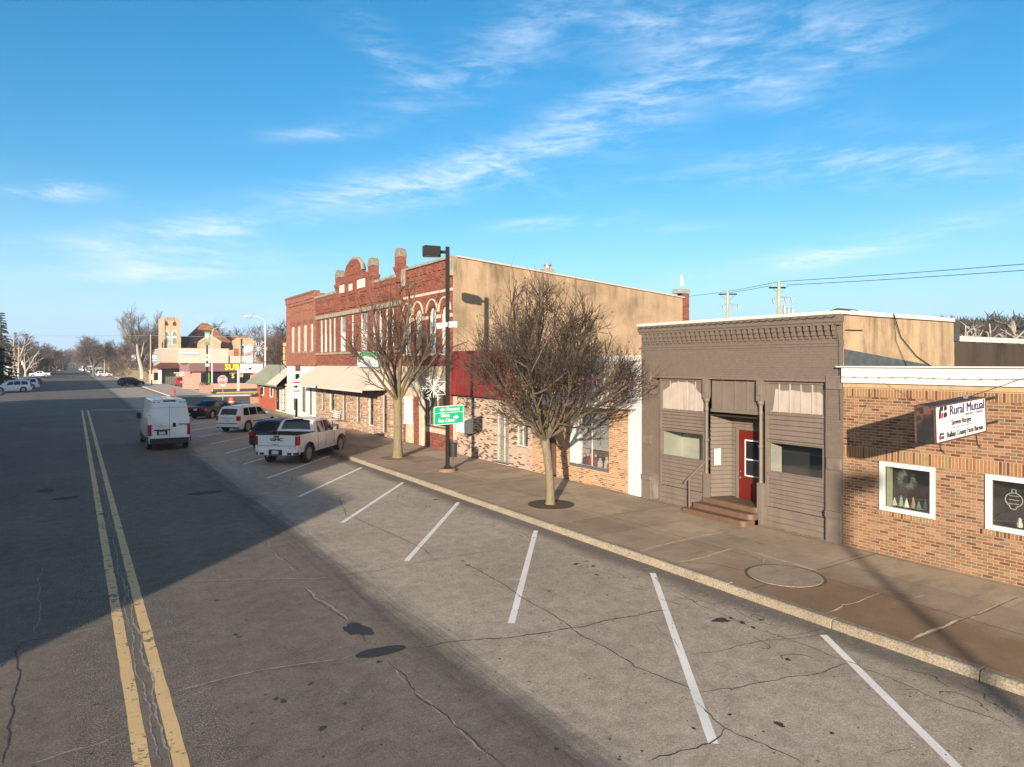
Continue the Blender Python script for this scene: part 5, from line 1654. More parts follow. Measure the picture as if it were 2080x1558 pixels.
b.box(F + .13, F + .18, 31.3, 32.3, 2.3, 3.1)
b.build('window_poster', simple('ochre_poster', (.35, .20, .05), .6, .5, 6), ab)
# ---- 6. ornate building with pedimented parapet
BY0, BY1 = AY1 + .004, YX(642)
ob = thing('ornate_brick_building', 'ornate two storey red brick building with round topped parapet gable and capped brick piers', 'building', (F, 44, .15))
WX6 = [(650.8, 655.4, 0), (659, 664.2, 0), (668.3, 673, 0), (677.5, 681, 0), (691.2, 701.8, 1), (714, 717.8, 0), (732.5, 746, 1), (757, 765, 0), (770, 776, 0), (783.5, 787.5, 0), (795.5, 800.5, 0)]
ops = [(YX(b_) + .0, YX(a_), 5.45, 7.92) for a_, b_, _ in WX6]
gops = [(36.6, 37.3, .9, 2.75), (38.4, 39.2, .3, 2.7), (40.6, 41.5, .6, 2.75), (43.0, 43.8, .6, 2.75), (45.8, 46.6, .3, 2.6), (48.6, 49.4, 1.0, 2.75), (50.6, 51.4, 1.0, 2.75)]
shell(ob, BY0, BY1, 4.5, 9.55, XB, ops, [M_BR_RED, M_STUC, M_BR_RED, M_ROOFD, M_INT], depth=.2, roof_drop=.3, side_top=8.6)
shell(ob, BY0, BY1, .1, 4.5, F + 4, gops, [M_BR_MIX, M_BR_MIX, M_BR_MIX, M_ROOFD, M_INT], depth=.28, roof_drop=.02)
for (ya, yb, za, zb), (_, _, wd_) in zip(ops, WX6):
 b = MB()
 b.box(F + .10, F + .13, ya, yb, za, za + (zb - za) * .52)
 w = b.build('window', M_WHITED, ob)
 MB().box(F + .12, F + .15, ya, yb, za + (zb - za) * .52, zb).build('pane', simple('dusty_glass', (.22, .215, .22), .3, .4, 2), w)
 b = MB()
 b.box(F + .05, F + .11, yb - .09, yb, za, zb)
 b.box(F + .05, F + .11, ya, ya + .06, za, zb)
 b.box(F + .06, F + .12, ya + .06, yb - .09, za + (zb - za) * .50, za + (zb - za) * .54)
 b.build('frame', M_WHITED, w)
b = MB()
b.box(F - .14, F + .02, BY0 + .35, BY1 - .1, 7.95, 8.25)
b.build('lintel_course', M_STONE, ob, bevel=.05)
b = MB()
b.box(F - .10, F + .02, BY0 + .1, BY1 - .1, 5.24, 5.40)
b.build('sill_course', M_STONE, ob, bevel=.03)
b = MB()
b.box(F - .06, F + .02, BY0, BY1, 4.55, 4.68)
b.box(F - .10, F + .02, BY0, BY1, 4.42, 4.55)
b.build('belt_course', M_BR_RED, ob)
# corbelled panels of the two flanks
for (ya, yb) in ((BY0 + .95, 40.35), (47.5, BY1 - .15)):
 b = MB()
 b.box(F - .12, F + .02, ya, yb, 9.30, 9.60)
 b.box(F - .08, F + .02, ya, yb, 8.42, 8.55)
 n = int((yb - ya) / .42)
 for i in range(n + 1):
  yc = ya + (yb - ya) * i / n
  b.box(F - .10, F + .02, yc - .09, yc + .09, 8.72, 9.30)
  b.box(F - .06, F + .02, yc - .07, yc + .07, 8.60, 8.72)
 b.build('corbel_panel', M_BR_RED, ob)
b = MB()
for (ya, yb) in ((BY0 + .7, 40.45), (47.35, BY1)):
 b.box(F - .18, F + .25, ya, yb, 9.60, 9.78)
b.split('coping', M_STONE, ob, bevel=.04)
coping_weeds(ob, BY0 + .7, 40.4, 9.78, 6)
coping_weeds(ob, 47.4, BY1, 9.78, 7)
# raised centre with gable
b = MB()
b.box(F - .08, F + .30, 40.95, 47.0, 9.3, 10.15)
b.box(F - .10, F + .02, 41.3, 46.7, 8.42, 8.55)
b.box(F - .12, F + .32, 41.3, 46.7, 10.15, 10.28)
n = 12
for i in range(n):
 yc = 41.5 + 5.2 * i / (n - 1)
 if not 42.5 < yc < 45.9:
  b.box(F - .11, F + .30, yc - .08, yc + .08, 10.28, 10.5)
cy_, rr_ = 44.2, 1.55
pl = [(cy_ - rr_, 10.28), (cy_ + rr_, 10.28)] + [(cy_ + rr_ * math.cos(math.pi * i / 14), 10.75 + .86 * math.sin(math.pi * i / 14)) for i in range(15)]
b.prism(pl, 'x', F - .10, F + .30)
b.build('gable', M_BR_RED, ob)
b = MB()
b.tube([(F + .08, cy_ + (rr_ + .03) * math.cos(math.pi * i / 16), 10.78 + .92 * math.sin(math.pi * i / 16)) for i in range(17)], .13, 6)
b.build('gable_coping', M_STONE, ob)
b = MB()
b.tube([(F - .10, cy_ + .85 * math.cos(math.pi * i / 14), 10.62 + .60 * math.sin(math.pi * i / 14)) for i in range(15)], .055, 6)
b.tube([(F - .10, cy_ + 1.25 * math.cos(math.pi * i / 14), 10.66 + .78 * math.sin(math.pi * i / 14)) for i in range(15)], .04, 5)
b.box(F - .13, F - .09, cy_ - .9, cy_ + .9, 10.56, 10.62)
b.build('gable_rib', M_BR_RED, ob)
tabs = [(YX(701.5), YX(687.5), 9.55, 10.10), (YX(718), YX(711.5), 9.55, 10.0), (YX(744), YX(728.5), 9.55, 10.12)]
b = MB()
for ya, yb, za, zb in tabs:
 b.box(F - .12, F - .05, ya, yb, za, zb)
b.split('stone_tablet', simple('pale_tablet', (.66, .57, .46), .8, .08), ob, bevel=.01)
b = MB()
for yc in (41.2, 43.1, 45.3, 46.9):
 b.box(F - .13, F + .02, yc - .18, yc + .18, 8.25, 9.45)
for ya, yb, za, zb in tabs:
 ym = (ya + yb) / 2
 for q in range(3):
  b.box(F - .09 + .02 * q, F + .02, ym - .6 + .06 * q, ym + .6 - .06 * q, 9.1 - .12 * q, 9.2 - .12 * q)
b.split('pilaster', M_BR_RED, ob)
for (yc, r, zt) in ((36.45, .42, 11.3), (40.72, .48, 11.3), (47.15, .46, 11.25)):
 b = MB()
 b.box(F - .16, F + .26, yc - r * .85, yc + r * .85, 8.3 if yc > 37 else 9.3, zt - .55)
 b.box(F - .24, F + .34, yc - r, yc + r, 10.05, 10.22)
 b.box(F - .20, F + .30, yc - r * .93, yc + r * .93, 9.93, 10.05)
 b.build('brick_pier', M_BR_RED, ob)
 b = MB()
 xc, n = F - .16 + r, 12
 r *= .85
 pl = [(yc - r - .05, zt - .55), (yc + r + .05, zt - .55)] + [(yc + (r + .03) * math.cos(math.pi * i / n), zt - .50 + .5 * math.sin(math.pi * i / n)) for i in range(n + 1)]
 b.prism(pl, 'x', F - .19, F + .29)
 b.build('pier_cap', simple('mossy_cap', (.22, .18, .13), .95, .35, 6, bmp=.6, bscale=12), ob, bevel=.04)
MB().box(F + 1.4, F + 9, BY0 + .2, BY0 + 3.2, 9.0, 10.35).build('x', M_WHITE).name = 'roof_house'
tag(bpy.data.objects['roof_house'], 'white box shaped roof structure behind the parapet of the brick block', 'roof hut')
# ground floor windows
for i, (ya, yb, za, zb) in enumerate(gops):
 w = window(ob, ya, yb, za, zb, F + .06, M_STEEL if i not in (2, 5) else M_WHITE, fw=.07, fd=.07, name='shop_window')
 if i in (1, 2):
  MB().box(F + .2, F + .24, ya + .08, yb - .08, za + .1, zb - .3).build('window_poster', simple('dark_red_display', (.16, .03, .04), .6, .9, 6), ob)
b = MB()
for yc in (37.85, 39.9, 42.2, 44.8, 47.6, 50.0):
 b.box(F - .10, F + .02, yc - .30, yc + .30, .15, 2.9)
b.split('brick_pier', M_BR_MIX, ob)
# long ribbed awning
AWY0, AWY1 = 37.6, 53.6
b = MB()
XW, XA, ZW, ZA = F - .02, F - 1.75, 4.46, 3.0
p = [(XA, AWY0 + .4, ZA), (XA, AWY1, ZA), (XW, AWY1 - 1.8, ZW), (XW, AWY0 + 1.2, ZW)]
b.poly(p)
b.poly([(XA, AWY1, ZA), (XW, AWY1, ZA), (XW, AWY1 - 1.8, ZW)])
b.poly([(XA, AWY0 + .4, ZA), (XW, AWY1 * 0 + AWY0 + .1, ZA), (XW, AWY0 + 1.2, ZW)])
b.poly([(XA, AWY0 + .4, ZA - .015), (XA, AWY1, ZA - .015), (XW, AWY1, ZA - .015), (XW, AWY0 + .1, ZA - .015)])
aw = b.build('awning', simple('cream_metal', (.46, .415, .35), .45, .04, 1), ob, fix=False)
b = MB()
n = 44
for i in range(n + 1):
 t = i / n
 q0 = Vector((XA, AWY0 + .4 + (AWY1 - AWY0 - .4) * t, ZA + .012))
 yw = AWY0 + 1.2 + (AWY1 - 1.8 - AWY0 - 1.2) * t
 q1 = Vector((XW, yw, ZW + .012))
 b.tube([q0, q1], .022, 4, caps=False)
b.build('rib', simple('cream_metal', (.46, .415, .35), .45, .04, 1), aw)
MB().box(XA - .03, XA + .03, AWY0 + .35, AWY1 + .03, ZA - .12, ZA + .02).build('gutter', simple('cream_trim', (.60, .53, .44), .5), aw)
# green leaf sign on the upper wall
gs = thing('shop_sign', 'white rounded sign with green leaf swoosh above the cream awning', 'sign', (F, YX(757), 4.6))
ya, yb = YX(780), YX(736)
za, zb = 4.38, 5.32
def rrect(y0, y1, z0, z1, r, n=6):
 o = []
 for cyy, czz, a0 in ((y1 - r, z1 - r, 0), (y0 + r, z1 - r, 90), (y0 + r, z0 + r, 180), (y1 - r, z0 + r, 270)):
  for i in range(n + 1):
   a = R(a0 + 90 * i / n)
   o.append((cyy + r * math.cos(a), czz + r * math.sin(a)))
 return o
MB().prism(rrect(ya, yb, za, zb, .28), 'x', F - .34, F - .12).build('panel', M_SIGNW, gs)
MB().prism(rrect(ya - .04, yb + .04, za - .04, zb + .04, .3), 'x', F - .32, F - .14).build('edge', simple('blue_edge', (.10, .2, .4), .5), gs)
b = MB()
b.prism([(ya + .5, zb - .05), (ya + .9, zb - .02), (yb - .6, zb - .02), (yb - .2, zb - .2), (yb - .15, za + .35), (yb - .35, za + .1), (yb - .4, za + .45), (yb - .7, zb - .33), (yb - 1.3, zb - .28), (ya + .9, zb - .34), (ya + .55, zb - .5)], 'x', F - .35, F - .335)
b.build('leaf_swoosh', simple('leaf_green', (.05, .36, .13), .5), gs)
b = MB()
for i in range(5):
 b.box(F - .352, F - .337, ya + .35, yb - .95 - .05 * (i % 2), za + .13 + i * .085, za + .165 + i * .085)
b.build('small_print', simple('grey_print', (.42, .45, .48), .6), gs)
MB().box(F - .13, F + .01, ya + .8, ya + 1.0, za + .2, za + .8).build('bracket', M_STEEL, gs)
# ---- 7. plain brick building with white shop front
CY0, CY1 = BY1 + .004, YX(583)
cb = thing('corner_brick_building', 'plain two storey brighter red brick building with four narrow boarded windows and white ground floor', 'building', (F, 57, .15))
ops = [(YX(b_), YX(a_), 5.6, 7.75) for a_, b_ in ((592, 597.5), (604.4, 609.7), (616.7, 622.7), (630.8, 636.2))]
shell(cb, CY0, CY1, 4.35, 10.18, XB, ops, [M_BR_REDL, M_BR_REDL, M_BR_REDL, M_ROOFD, M_INT], depth=.2, roof_drop=.3, side_top=8.7)
for (ya, yb, za, zb) in ops:
 w = MB().box(F + .08, F + .11, ya, yb, za, zb).build('window', M_WHITED, cb)
 MB().box(F + .07, F + .12, ya + .05, yb - .05, za + 1.1, za + 1.16).build('frame', M_WHITED, w)
 MB().box(F - .06, F + .05, ya - .08, yb + .08, za - .14, za - .01).build('sill', M_STONE, w)
 n = 8
 b = MB()
 for i in range(n):
  a0, a1 = math.pi * i / n, math.pi * (i + 1) / n
  ym, hw = (ya + yb) / 2, (yb - ya) / 2 + .1
  b.poly([(F - .03, ym + hw * math.cos(a0), zb + .18 * math.sin(a0)), (F - .03, ym + hw * math.cos(a1), zb + .18 * math.sin(a1)), (F - .03, ym + (hw + .08) * math.cos(a1), zb + .1 + .3 * math.sin(a1)), (F - .03, ym + (hw + .08) * math.cos(a0), zb + .1 + .3 * math.sin(a0))])
 b.build('arch_ring', M_BR_RED, w, fix=False)
b = MB()
b.box(F - .14, F + .02, CY0, CY1 + .05, 9.75, 10.18)
b.box(F - .08, F + .02, CY0, CY1 + .03, 9.5, 9.75)
for i in range(9):
 yc = CY0 + .6 + i * .92
 if i not in (0, 8):
  b.box(F - .05, F + .02, yc - .25, yc + .25, 8.9, 9.05)
b.box(F - .08, F + .02, CY0, CY0 + .5, 4.4, 9.5)
b.box(F - .08, F + .02, CY1 - .5, CY1, 4.4, 9.5)
b.build('cornice', M_BR_REDL, cb)
b = MB()
b.box(F - .2, F + .3, CY0, CY1 + .1, 10.18, 10.34)
b.box(F + .3, XB, CY1 - .2, CY1 + .1, 10.1, 10.26)
b.split('coping', simple('brown_coping', (.20, .10, .07), .6), cb)
gops = [(CY0 + 1.1, CY0 + 1.75, .5, 2.9), (CY0 + 2.9, CY0 + 3.9, .6, 2.95), (CY0 + 5.2, CY0 + 6.6, .6, 2.95)]
shell(cb, CY0, CY1, .1, 4.35, F + 6, gops, [M_WHITE, M_WHITE, M_WHITE, M_ROOFD, M_INT], depth=.3, roof_drop=.02)
for (ya, yb, za, zb) in gops:
 window(cb, ya, yb, za, zb, F + .05, M_DBRONZE, fw=.06, fd=.06, name='shop_window')
b = MB()
b.box(F - .09, F - .01, 54.4, 56.6, 3.3, 3.95)
b.build('name_board', simple('pale_grey_board', (.62, .63, .64), .6), cb)
b = MB()
b.box(F - .05, F + .0, 57.0, 58.4, 3.95, 4.5)
b.build('dark_panel', simple('brown_panel', (.10, .06, .05), .6), cb)
b = MB()
b.box(F - .12, F - .01, 57.3, 58.1, 2.9, 3.7)
b.build('lantern_board', M_DBRONZE, cb)
# fire balcony on the far corner
fbk = thing('fire_balcony', 'black iron fire escape balcony at the far upper corner of the brick block', 'balcony', (F, CY1, 4.9))
b = MB()
b.box(F - .5, F + .9, CY1 + .05, CY1 + 1.3, 4.80, 4.86)
b.build('platform', M_INK, fbk)
b = MB()
for (x, y_) in ((F - .5, CY1 + .1), (F - .5, CY1 + .7), (F - .5, CY1 + 1.28), (F + .2, CY1 + 1.28), (F + .88, CY1 + 1.28)):
 b.cyl((x, y_, 4.86), (x, y_, 6.1), .03, n=5)
for z_ in (5.45, 6.1):
 b.tube([(F - .5, CY1 + .1, z_), (F - .5, CY1 + 1.28, z_), (F + .88, CY1 + 1.28, z_)], .03, 5)
b.build('railing', M_INK, fbk)
b = MB()
b.tube([(F - .5, CY1 + .1, 4.8), (F + .0, CY1 + .05, 4.2)], .04, 5)
b.tube([(F - .3, CY1 + 1.2, 4.8), (F - .3, CY1 + 1.2, 3.6)], .03, 5)
b.build('strut', M_INK, fbk)
# ================================================================== 8. orange board cafe with metal mansard at the corner
KY0, KY1 = CY1 + .004, YX(523.5)
kb = thing('corner_cafe', 'low corner shop clad in orange boards under a green grey metal mansard roof', 'building', (F, 67, .15))
b = MB()
b.box(F + .3, F + 16, KY0 + .3, KY1 - .3, .1, 2.75)
b.build('core', M_BEIGE, kb)
b = MB()
ke0 = 65.2
zz = .15
while zz < 2.65:
 b.prism([(F - .03, zz), (F + .3, zz), (F + .3, zz + .2), (F - .0, zz + .195)], 'y', ke0, KY1)
 b.prism([(KY1 + .03, zz), (KY1 - .3, zz), (KY1 - .3, zz + .2), (KY1, zz + .195)], 'x', F, F + 12) if False else None
 zz += .2
b.box(F, F + 12, KY1 - .3, KY1, .1, 2.7)
b.build('board_wall', M_WOODO, kb)
b = MB()
b.box(F - .06, F + .0, ke0 - .01, ke0 + .16, .15, 2.7)
b.box(F - .06, F + .0, 68.6, 68.9, .15, 2.7)
b.box(F - .06, F + .0, KY1 - .16, KY1 + .03, .15, 2.7)
b.split('corner_board', M_WOODO, kb)
for (ya, yb) in ((66.2, 67.4), (69.9, 71.2)):
 w = window(kb, ya, yb, 1.35, 2.35, F - .06, M_WHITE, fw=.12, fd=.07, panes=M_GLASSD, name='window')
b = MB()
b.box(F, F + .4, KY0, ke0 - .01, .1, 2.75)
b.build('cream_wall', M_CREAM, kb)
window(kb, 61.9, 62.9, .3, 2.5, F - .05, M_DBRONZE, fw=.07, fd=.07, panes=M_BLIND, bars=(.33, .66), name='glazed_door')
window(kb, 64.0, 64.9, .3, 2.45, F - .05, M_DBRONZE, fw=.07, fd=.07, panes=M_GLASSD, name='glazed_door')
# mansard: front slope, far slope, cream end gore
e, zt = .95, 4.45
p0, p1, p2, p3 = (F - e, KY0 + .0, 2.62), (F - e, KY1 + e, 2.62), (F + .9, KY1 - .6, zt), (F + .9, KY0, zt)
q1, q2 = (F + 14, KY1 + e, 2.62), (F + 14, KY1 - .6, zt)
b = MB()
ysp = 65.3
yt_ = 64.0
b.m(0).poly([(F - e, ysp, 2.62), p1, p2, (F + .9, yt_, zt)])
b.m(0).poly([p1, q1, q2, p2])
b.m(1).poly([p0, (F - e, ysp, 2.62), (F + .9, yt_, zt), p3])
b.m(2).poly([(F - e, KY0, 2.6), (F - e, KY1 + e, 2.6), (F + 14, KY1 + e, 2.6), (F + 14, KY0, 2.6)])
b.m(2).poly([p3, p2, q2, (F + 14, KY0, zt)])
b.m(2).poly([q1, q2, (F + 14, KY0, zt), (F + 14, KY0, 2.62)])
mr = b.build('mansard_roof', [M_MGREEN, M_CREAM, M_INK], kb, fix=False)
b = MB()
for i in range(20):
 t = i / 19
 a = Vector((F - e, ysp, 2.62)).lerp(Vector(p1), t)
 c = Vector((F + .9, yt_, zt)).lerp(Vector(p2), t)
 up = Vector((-.02, 0, .015))
 b.tube([a + up, c + up], .02, 4)
b.build('standing_seam', M_MGREEN, mr)
b = MB()
b.box(F - e - .03, F - e + .05, KY0, KY1 + e, 2.52, 2.64)
b.build('eaves', simple('dull_green_trim', (.22, .24, .19), .5), kb)
b = MB()
b.poly([(F - e + .02, KY0 + .4, 2.5), (F - e + .02, ysp, 2.5), (F, ysp, 2.1), (F, KY0 + .4, 2.5)])
b.build('valance', M_INK, kb, fix=False)
# upper storeys behind the cafe roof (weathered boards, ochre render)
ubd = thing('weathered_annex', 'grey weathered board annex with ochre rendered end behind the corner cafe roof', 'building', (F + 4, 70, 4))
MB().box(F + 3.2, F + 13, 67.6, 72.0, 4.4, 7.0).build('board_wall', simple('grey_boards', (.42, .37, .31), .8, .15, 3, streak=.3), ubd)
b = MB()
for i in range(9):
 b.box(F + 3.17, F + 3.21, 67.58, 72.02, 4.5 + i * .28, 4.52 + i * .28)
 b.box(F + 3.2, F + 13, 67.56, 67.6, 4.5 + i * .28, 4.52 + i * .28)
b.build('board_gap', M_INK, ubd)
MB().box(F + 1.2, F + 3.0, 62.2, 67.4, 4.4, 6.6).build('rendered_wall', simple('ochre_render', (.60, .38, .16), .9, .3, 4, streak=.35), ubd)
MB().box(F + 3.1, F + 13.1, 67.5, 72.1, 7.0, 7.12).build('roof', M_ROOFD, ubd)
MB().box(F + 1.14, F + 1.2, 63.6, 65.2, 4.75, 5.15).build('sign_board', M_SIGNW, ubd)
# pub signs on the cafe roof
ps = thing('pub_sign', 'white upright sign with slanted red panel standing over the cafe roof edge', 'sign', (F - .6, 72.5, 4))
YS = 73.0
xs0, xs1 = XofY(496.5, YS), XofY(513, YS)
MB().box(xs0, xs1, YS, YS + .3, ZofY(0, 733.5, YS) if False else 4.62, 6.35).build('panel', M_SIGNW, ps, bevel=.03)
zc = 5.55
xm = (xs0 + xs1) / 2
MB().prism([(xm - .36, zc - .22), (xm + .30, zc - .02), (xm + .36, zc + .36), (xm - .30, zc + .12)], 'y', YS - .03, YS).build('red_panel', M_SIGNR, ps)
text('lettering', 'Pub', .3, M_SIGNW, ps, (xm, YS - .045, zc + .03), (1, 0, .25), (0, 0, 1), ext=.01, shear=.3) if False else None
b = MB()
for i in range(4):
 b.tube([(xm - .25 + .16 * i, YS - .05, zc - .08 + .05 * i), (xm - .20 + .16 * i, YS - .05, zc + .14 + .05 * i), (xm - .13 + .16 * i, YS - .05, zc - .02 + .05 * i)], .03, 4)
b.build('script_stroke', M_SIGNW, ps)
xs2 = XofY(534, YS)
MB().box(xs0 - .35, xs2, YS + .02, YS + .28, 3.62, 4.55).build('lower_panel', M_SIGNW, ps, bevel=.03)
b = MB()
b.ball((xm + .10, YS - .0, 4.05), .12, 8)
b.ball((xm - .2, YS - .0, 3.98), .07, 8)
b.tube([(xm + .1, YS, 4.05), (xm + .35, YS, 4.16)], .05, 5)
b.build('black_figure', M_INK, ps)
b = MB()
b.prism([(xm - .42, 3.42), (xm + .42, 3.42), (xm + .42, 3.6), (xm, 3.50), (xm - .42, 3.6)], 'y', YS, YS + .2)
b.build('black_scroll', M_INK, ps)
b = MB()
b.cyl((xs0 - .3, YS + .15, 3.4), (xs0 - .3, YS + .15, 6.4), .04, n=6)
b.cyl((xs1 + .15, YS + .15, 3.4), (xs1 + .15, YS + .15, 6.4), .04, n=6)
b.tube([(xs0 - .3, YS + .15, 4.7), (xs2 + .6, YS + .15, 4.75), (F + 1.5, 70, 4.3)], .04, 6)
b.build('support', M_INK, ps)
# ================================================================== across the side street: sandwich shop, church and neighbours
def XY(x, Y):
 return XofY(x, Y)
YB = 131.0
zb_ = lambda y, x=440: ZofY(x, y, YB)
sub = thing('sandwich_shop', 'low pink brick sandwich shop with mauve sign band and yellow and green lettering', 'building', (XY(450, YB), YB, 0))
x0, x1 = XY(383, YB), XY(545, YB)
MP = simple('pink_brick', (.56, .27, .21), .85, .12, 2)
MM = simple('mauve_band', (.17, .085, .085), .6, .08, 1)
b = MB()
sx = XY(415, YB)
b.box(x0 + .6, sx, YB, YB + .4, .0, 3.2)
b.box(sx, x1, YB, YB + .4, .0, .95)
b.box(x0 + .6, x1, YB + 1.2, YB + 10, .0, 3.3)
b.box(x1 - 3.2, x1, YB, YB + .4, .95, 3.2)
b.box(x0 - .9, x0 + .6, YB + .2, YB + .5, .0, 2.2)
b.build('brick_wall', MP, sub)
b = MB()
b.box(x0, x1 + 2, YB - .8, YB + .4, 3.15, 4.55)
b.prism([(x0, YB - .8), (x0, YB + .4), (x0 - 1.4, YB + .4)], 'z', 3.15, 4.55)
b.box(x0, x1 + 2, YB + .4, YB + 10, 3.3, 4.2)
b.build('sign_band', MM, sub)
b = MB()
b.box(x0 - 1.4, x1 + 2, YB - .82, YB + .5, 4.55, 4.62)
b.build('band_cap', M_INK, sub)
b = MB()
b.box(sx, x1 - 3.2, YB + .25, YB + .3, .95, 3.15)
b.build('window', M_GLASSD, sub)
b = MB()
n = 6
for i in range(n + 1):
 xx = sx + (x1 - 3.2 - sx) * i / n
 b.box(xx - .05, xx + .05, YB + .12, YB + .24, .95, 3.15)
b.split('mullion', M_DBRONZE, sub)
MB().box(x0 + 2.0, x0 + 2.7, YB - .02, YB + .02, .95, 2.9).build('slit_window', M_GLASSD, sub)
MB().box(sx + .2, sx + .9, YB + .2, YB + .24, 1.0, 3.1).build('green_poster', simple('poster_green', (.12, .32, .02), .6, .5, 3), sub)
xd = XY(473, YB)
MB().box(xd - .7, xd + .7, YB + .17, YB + .21, .95, 3.1).build('door_panel', M_INK, sub)
xa, xb_ = XY(459, YB - .85), XY(482.5, YB - .85)
text('lettering', 'SUB', 1.42, simple('letter_yellow', (.90, .72, .05), .4), sub, ((xa + xb_) / 2, YB - .85, 3.85), (1, 0, 0), (0, 0, 1), ext=.05, bold=.05, font_w=.98)
text('lettering', 'WAY', 1.42, simple('letter_green', (.0, .42, .10), .4), sub, (xb_ + 1.65, YB - .85, 3.85), (1, 0, 0), (0, 0, 1), ext=.05, bold=.05, font_w=.9)
text('lettering', 'Open', .5, M_SIGNW, sub, (xd, YB + .15, 2.85), (1, 0, 0), (0, 0, 1), ext=.01)
text('lettering', 'S', 1.0, simple('letter_lime', (.6, .65, .1), .4), sub, (xd, YB + .15, 2.2), (1, 0, 0), (0, 0, 1), ext=.01, bold=.04)
Y2 = 166.0
hall = thing('beige_hall', 'tall beige flat roofed building with a red and white sign behind the sandwich shop', 'building', (XY(400, Y2), Y2, 0))
xa, xb_, xc, xe = XY(365.5, Y2), XY(464, Y2), XY(497, Y2), XY(540, Y2)
b = MB()
b.box(xa, xb_, Y2, Y2 + 22, 0, ZofY(400, 708.5, Y2))
b.box(xb_, xe, Y2 + .4, Y2 + 22, 0, ZofY(470, 723, Y2))
b.build('wall', M_BEIGE, hall)
b = MB()
zt = ZofY(400, 708.5, Y2)
b.box(xa, xb_ + .1, Y2 - .12, Y2 + .3, zt - .02, zt + .12)
b.build('coping', M_CREAM, hall)
b = MB()
b.box(xa + .1, XY(402, Y2), Y2 - .03, Y2 + .0, 3.9, ZofY(380, 727, Y2))
b.build('lower_panel', simple('beige_darker', (.52, .46, .35), .8), hall)
sa, sb_ = XY(367, Y2), XY(403, Y2)
zl, zh = ZofY(385, 722, Y2), ZofY(385, 711, Y2)
sgn = MB().box(sa, sb_, Y2 - .12, Y2 - .04, zl, zh).build('wall_sign', M_SIGNW, hall)
b = MB()
h_ = zh - zl
pk = simple('sign_pink_red', (.66, .20, .17), .6)
b.box(sa + .1, sb_ - .1, Y2 - .14, Y2 - .12, zl + h_ * .06, zl + h_ * .26)
b.box(sa + .1, sb_ - .1, Y2 - .14, Y2 - .12, zl + h_ * .72, zl + h_ * .92)
b.build('red_stripe', pk, sgn)
b = MB()
sm = (sa + sb_) / 2
b.box(sm - 1.0, sm + 1.0, Y2 - .14, Y2 - .12, zl + h_ * .42, zl + h_ * .56)
b.build('grey_print', simple('print_grey', (.45, .38, .42), .6), sgn)
# west block of the hall (taupe) with the maroon mansard porch
Y3 = 168.5
tp = thing('taupe_shop', 'taupe block with maroon hipped porch roof left of the beige hall', 'building', (XY(345, Y3), Y3, 0))
ta, tb_ = XY(327.5, Y3), XY(366, Y3)
zt = ZofY(345, 709.5, Y3)
b = MB()
b.box(ta, tb_ - .05, Y3, Y3 + 14, 0, zt)
b.build('wall', simple('taupe_wall', (.42, .34, .28), .8, .05, 1), tp)
MB().box(ta - .1, tb_, Y3 - .1, Y3 + 14, zt, zt + .25).build('coping', M_CREAM, tp)
b = MB()
for i in range(1, 5):
 xx = ta + (tb_ - ta) * i / 5
 b.box(xx - .03, xx + .03, Y3 - .03, Y3, 3, zt)
b.build('panel_joint', M_BAND, tp)
ra, rb2 = XY(313.5, Y3 - 4), XY(376, Y3 - 4)
zr0, zr1 = ZofY(345, 748.5, Y3 - 4), ZofY(345, 736.5, Y3)
b = MB()
MR = shingles('maroon_shingle', (.14, .045, .035))
b.poly([(ra, Y3 - 4, zr0), (rb2, Y3 - 4, zr0), (tb_ - .6, Y3, zr1), (ta, Y3, zr1)])
b.poly([(ra, Y3 - 4, zr0), (ra, Y3 + 6, zr0), (ta, Y3 + 2, zr1), (ta, Y3, zr1)])
b.poly([(rb2, Y3 - 4, zr0), (rb2, Y3 + 0, zr0), (tb_ - .6, Y3, zr1)])
b.poly([(ra, Y3 - 4, zr0 - .1), (rb2, Y3 - 4, zr0 - .1), (rb2, Y3, zr0 - .1), (ra, Y3, zr0 - .1)])
b.build('porch_roof', MR, tp, fix=False)
b = MB()
wa = XY(311, Y3)
b.box(wa, XY(322, Y3), Y3 - 3.0, Y3 + 10, 0, 3.1)
b.build('orange_wall', simple('peach_wall', (.62, .40, .25), .8), tp)
b = MB()
b.box(XY(322, Y3 - 3), XY(328, Y3 - 3), Y3 - 3.3, Y3 - 2.9, 0, 3.2)
b.build('white_pier', M_WHITE, tp)
b = MB()
for i in range(3):
 xx = XY(312.7 + 2.9 * i, Y3 - 3.1)
 b.box(xx, xx + .25, Y3 - 3.04, Y3 - 3.0, .9, 2.6)
b.split('slit_window', M_DBRONZE, tp)
b = MB()
for i in range(9):
 xx = XY(336, Y3 - 3) + i * .42
 b.box(xx, xx + .34, Y3 - 3.1, Y3 - 3.02, 0, 1.7)
tag(b.build('board_fence', simple('grey_fence', (.13, .12, .11), .8)), 'dark grey upright board fence beside the red vehicle under the maroon porch', 'fence')
b = MB()
b.box(XY(353, Y3 - 1), XY(381, Y3 - 1), Y3 - 1.2, Y3 - 1.0, 2.35, 2.6)
tag(b.build('garage_header', M_WHITE), 'white beam over the parking bay between the porch and the sandwich shop', 'beam')
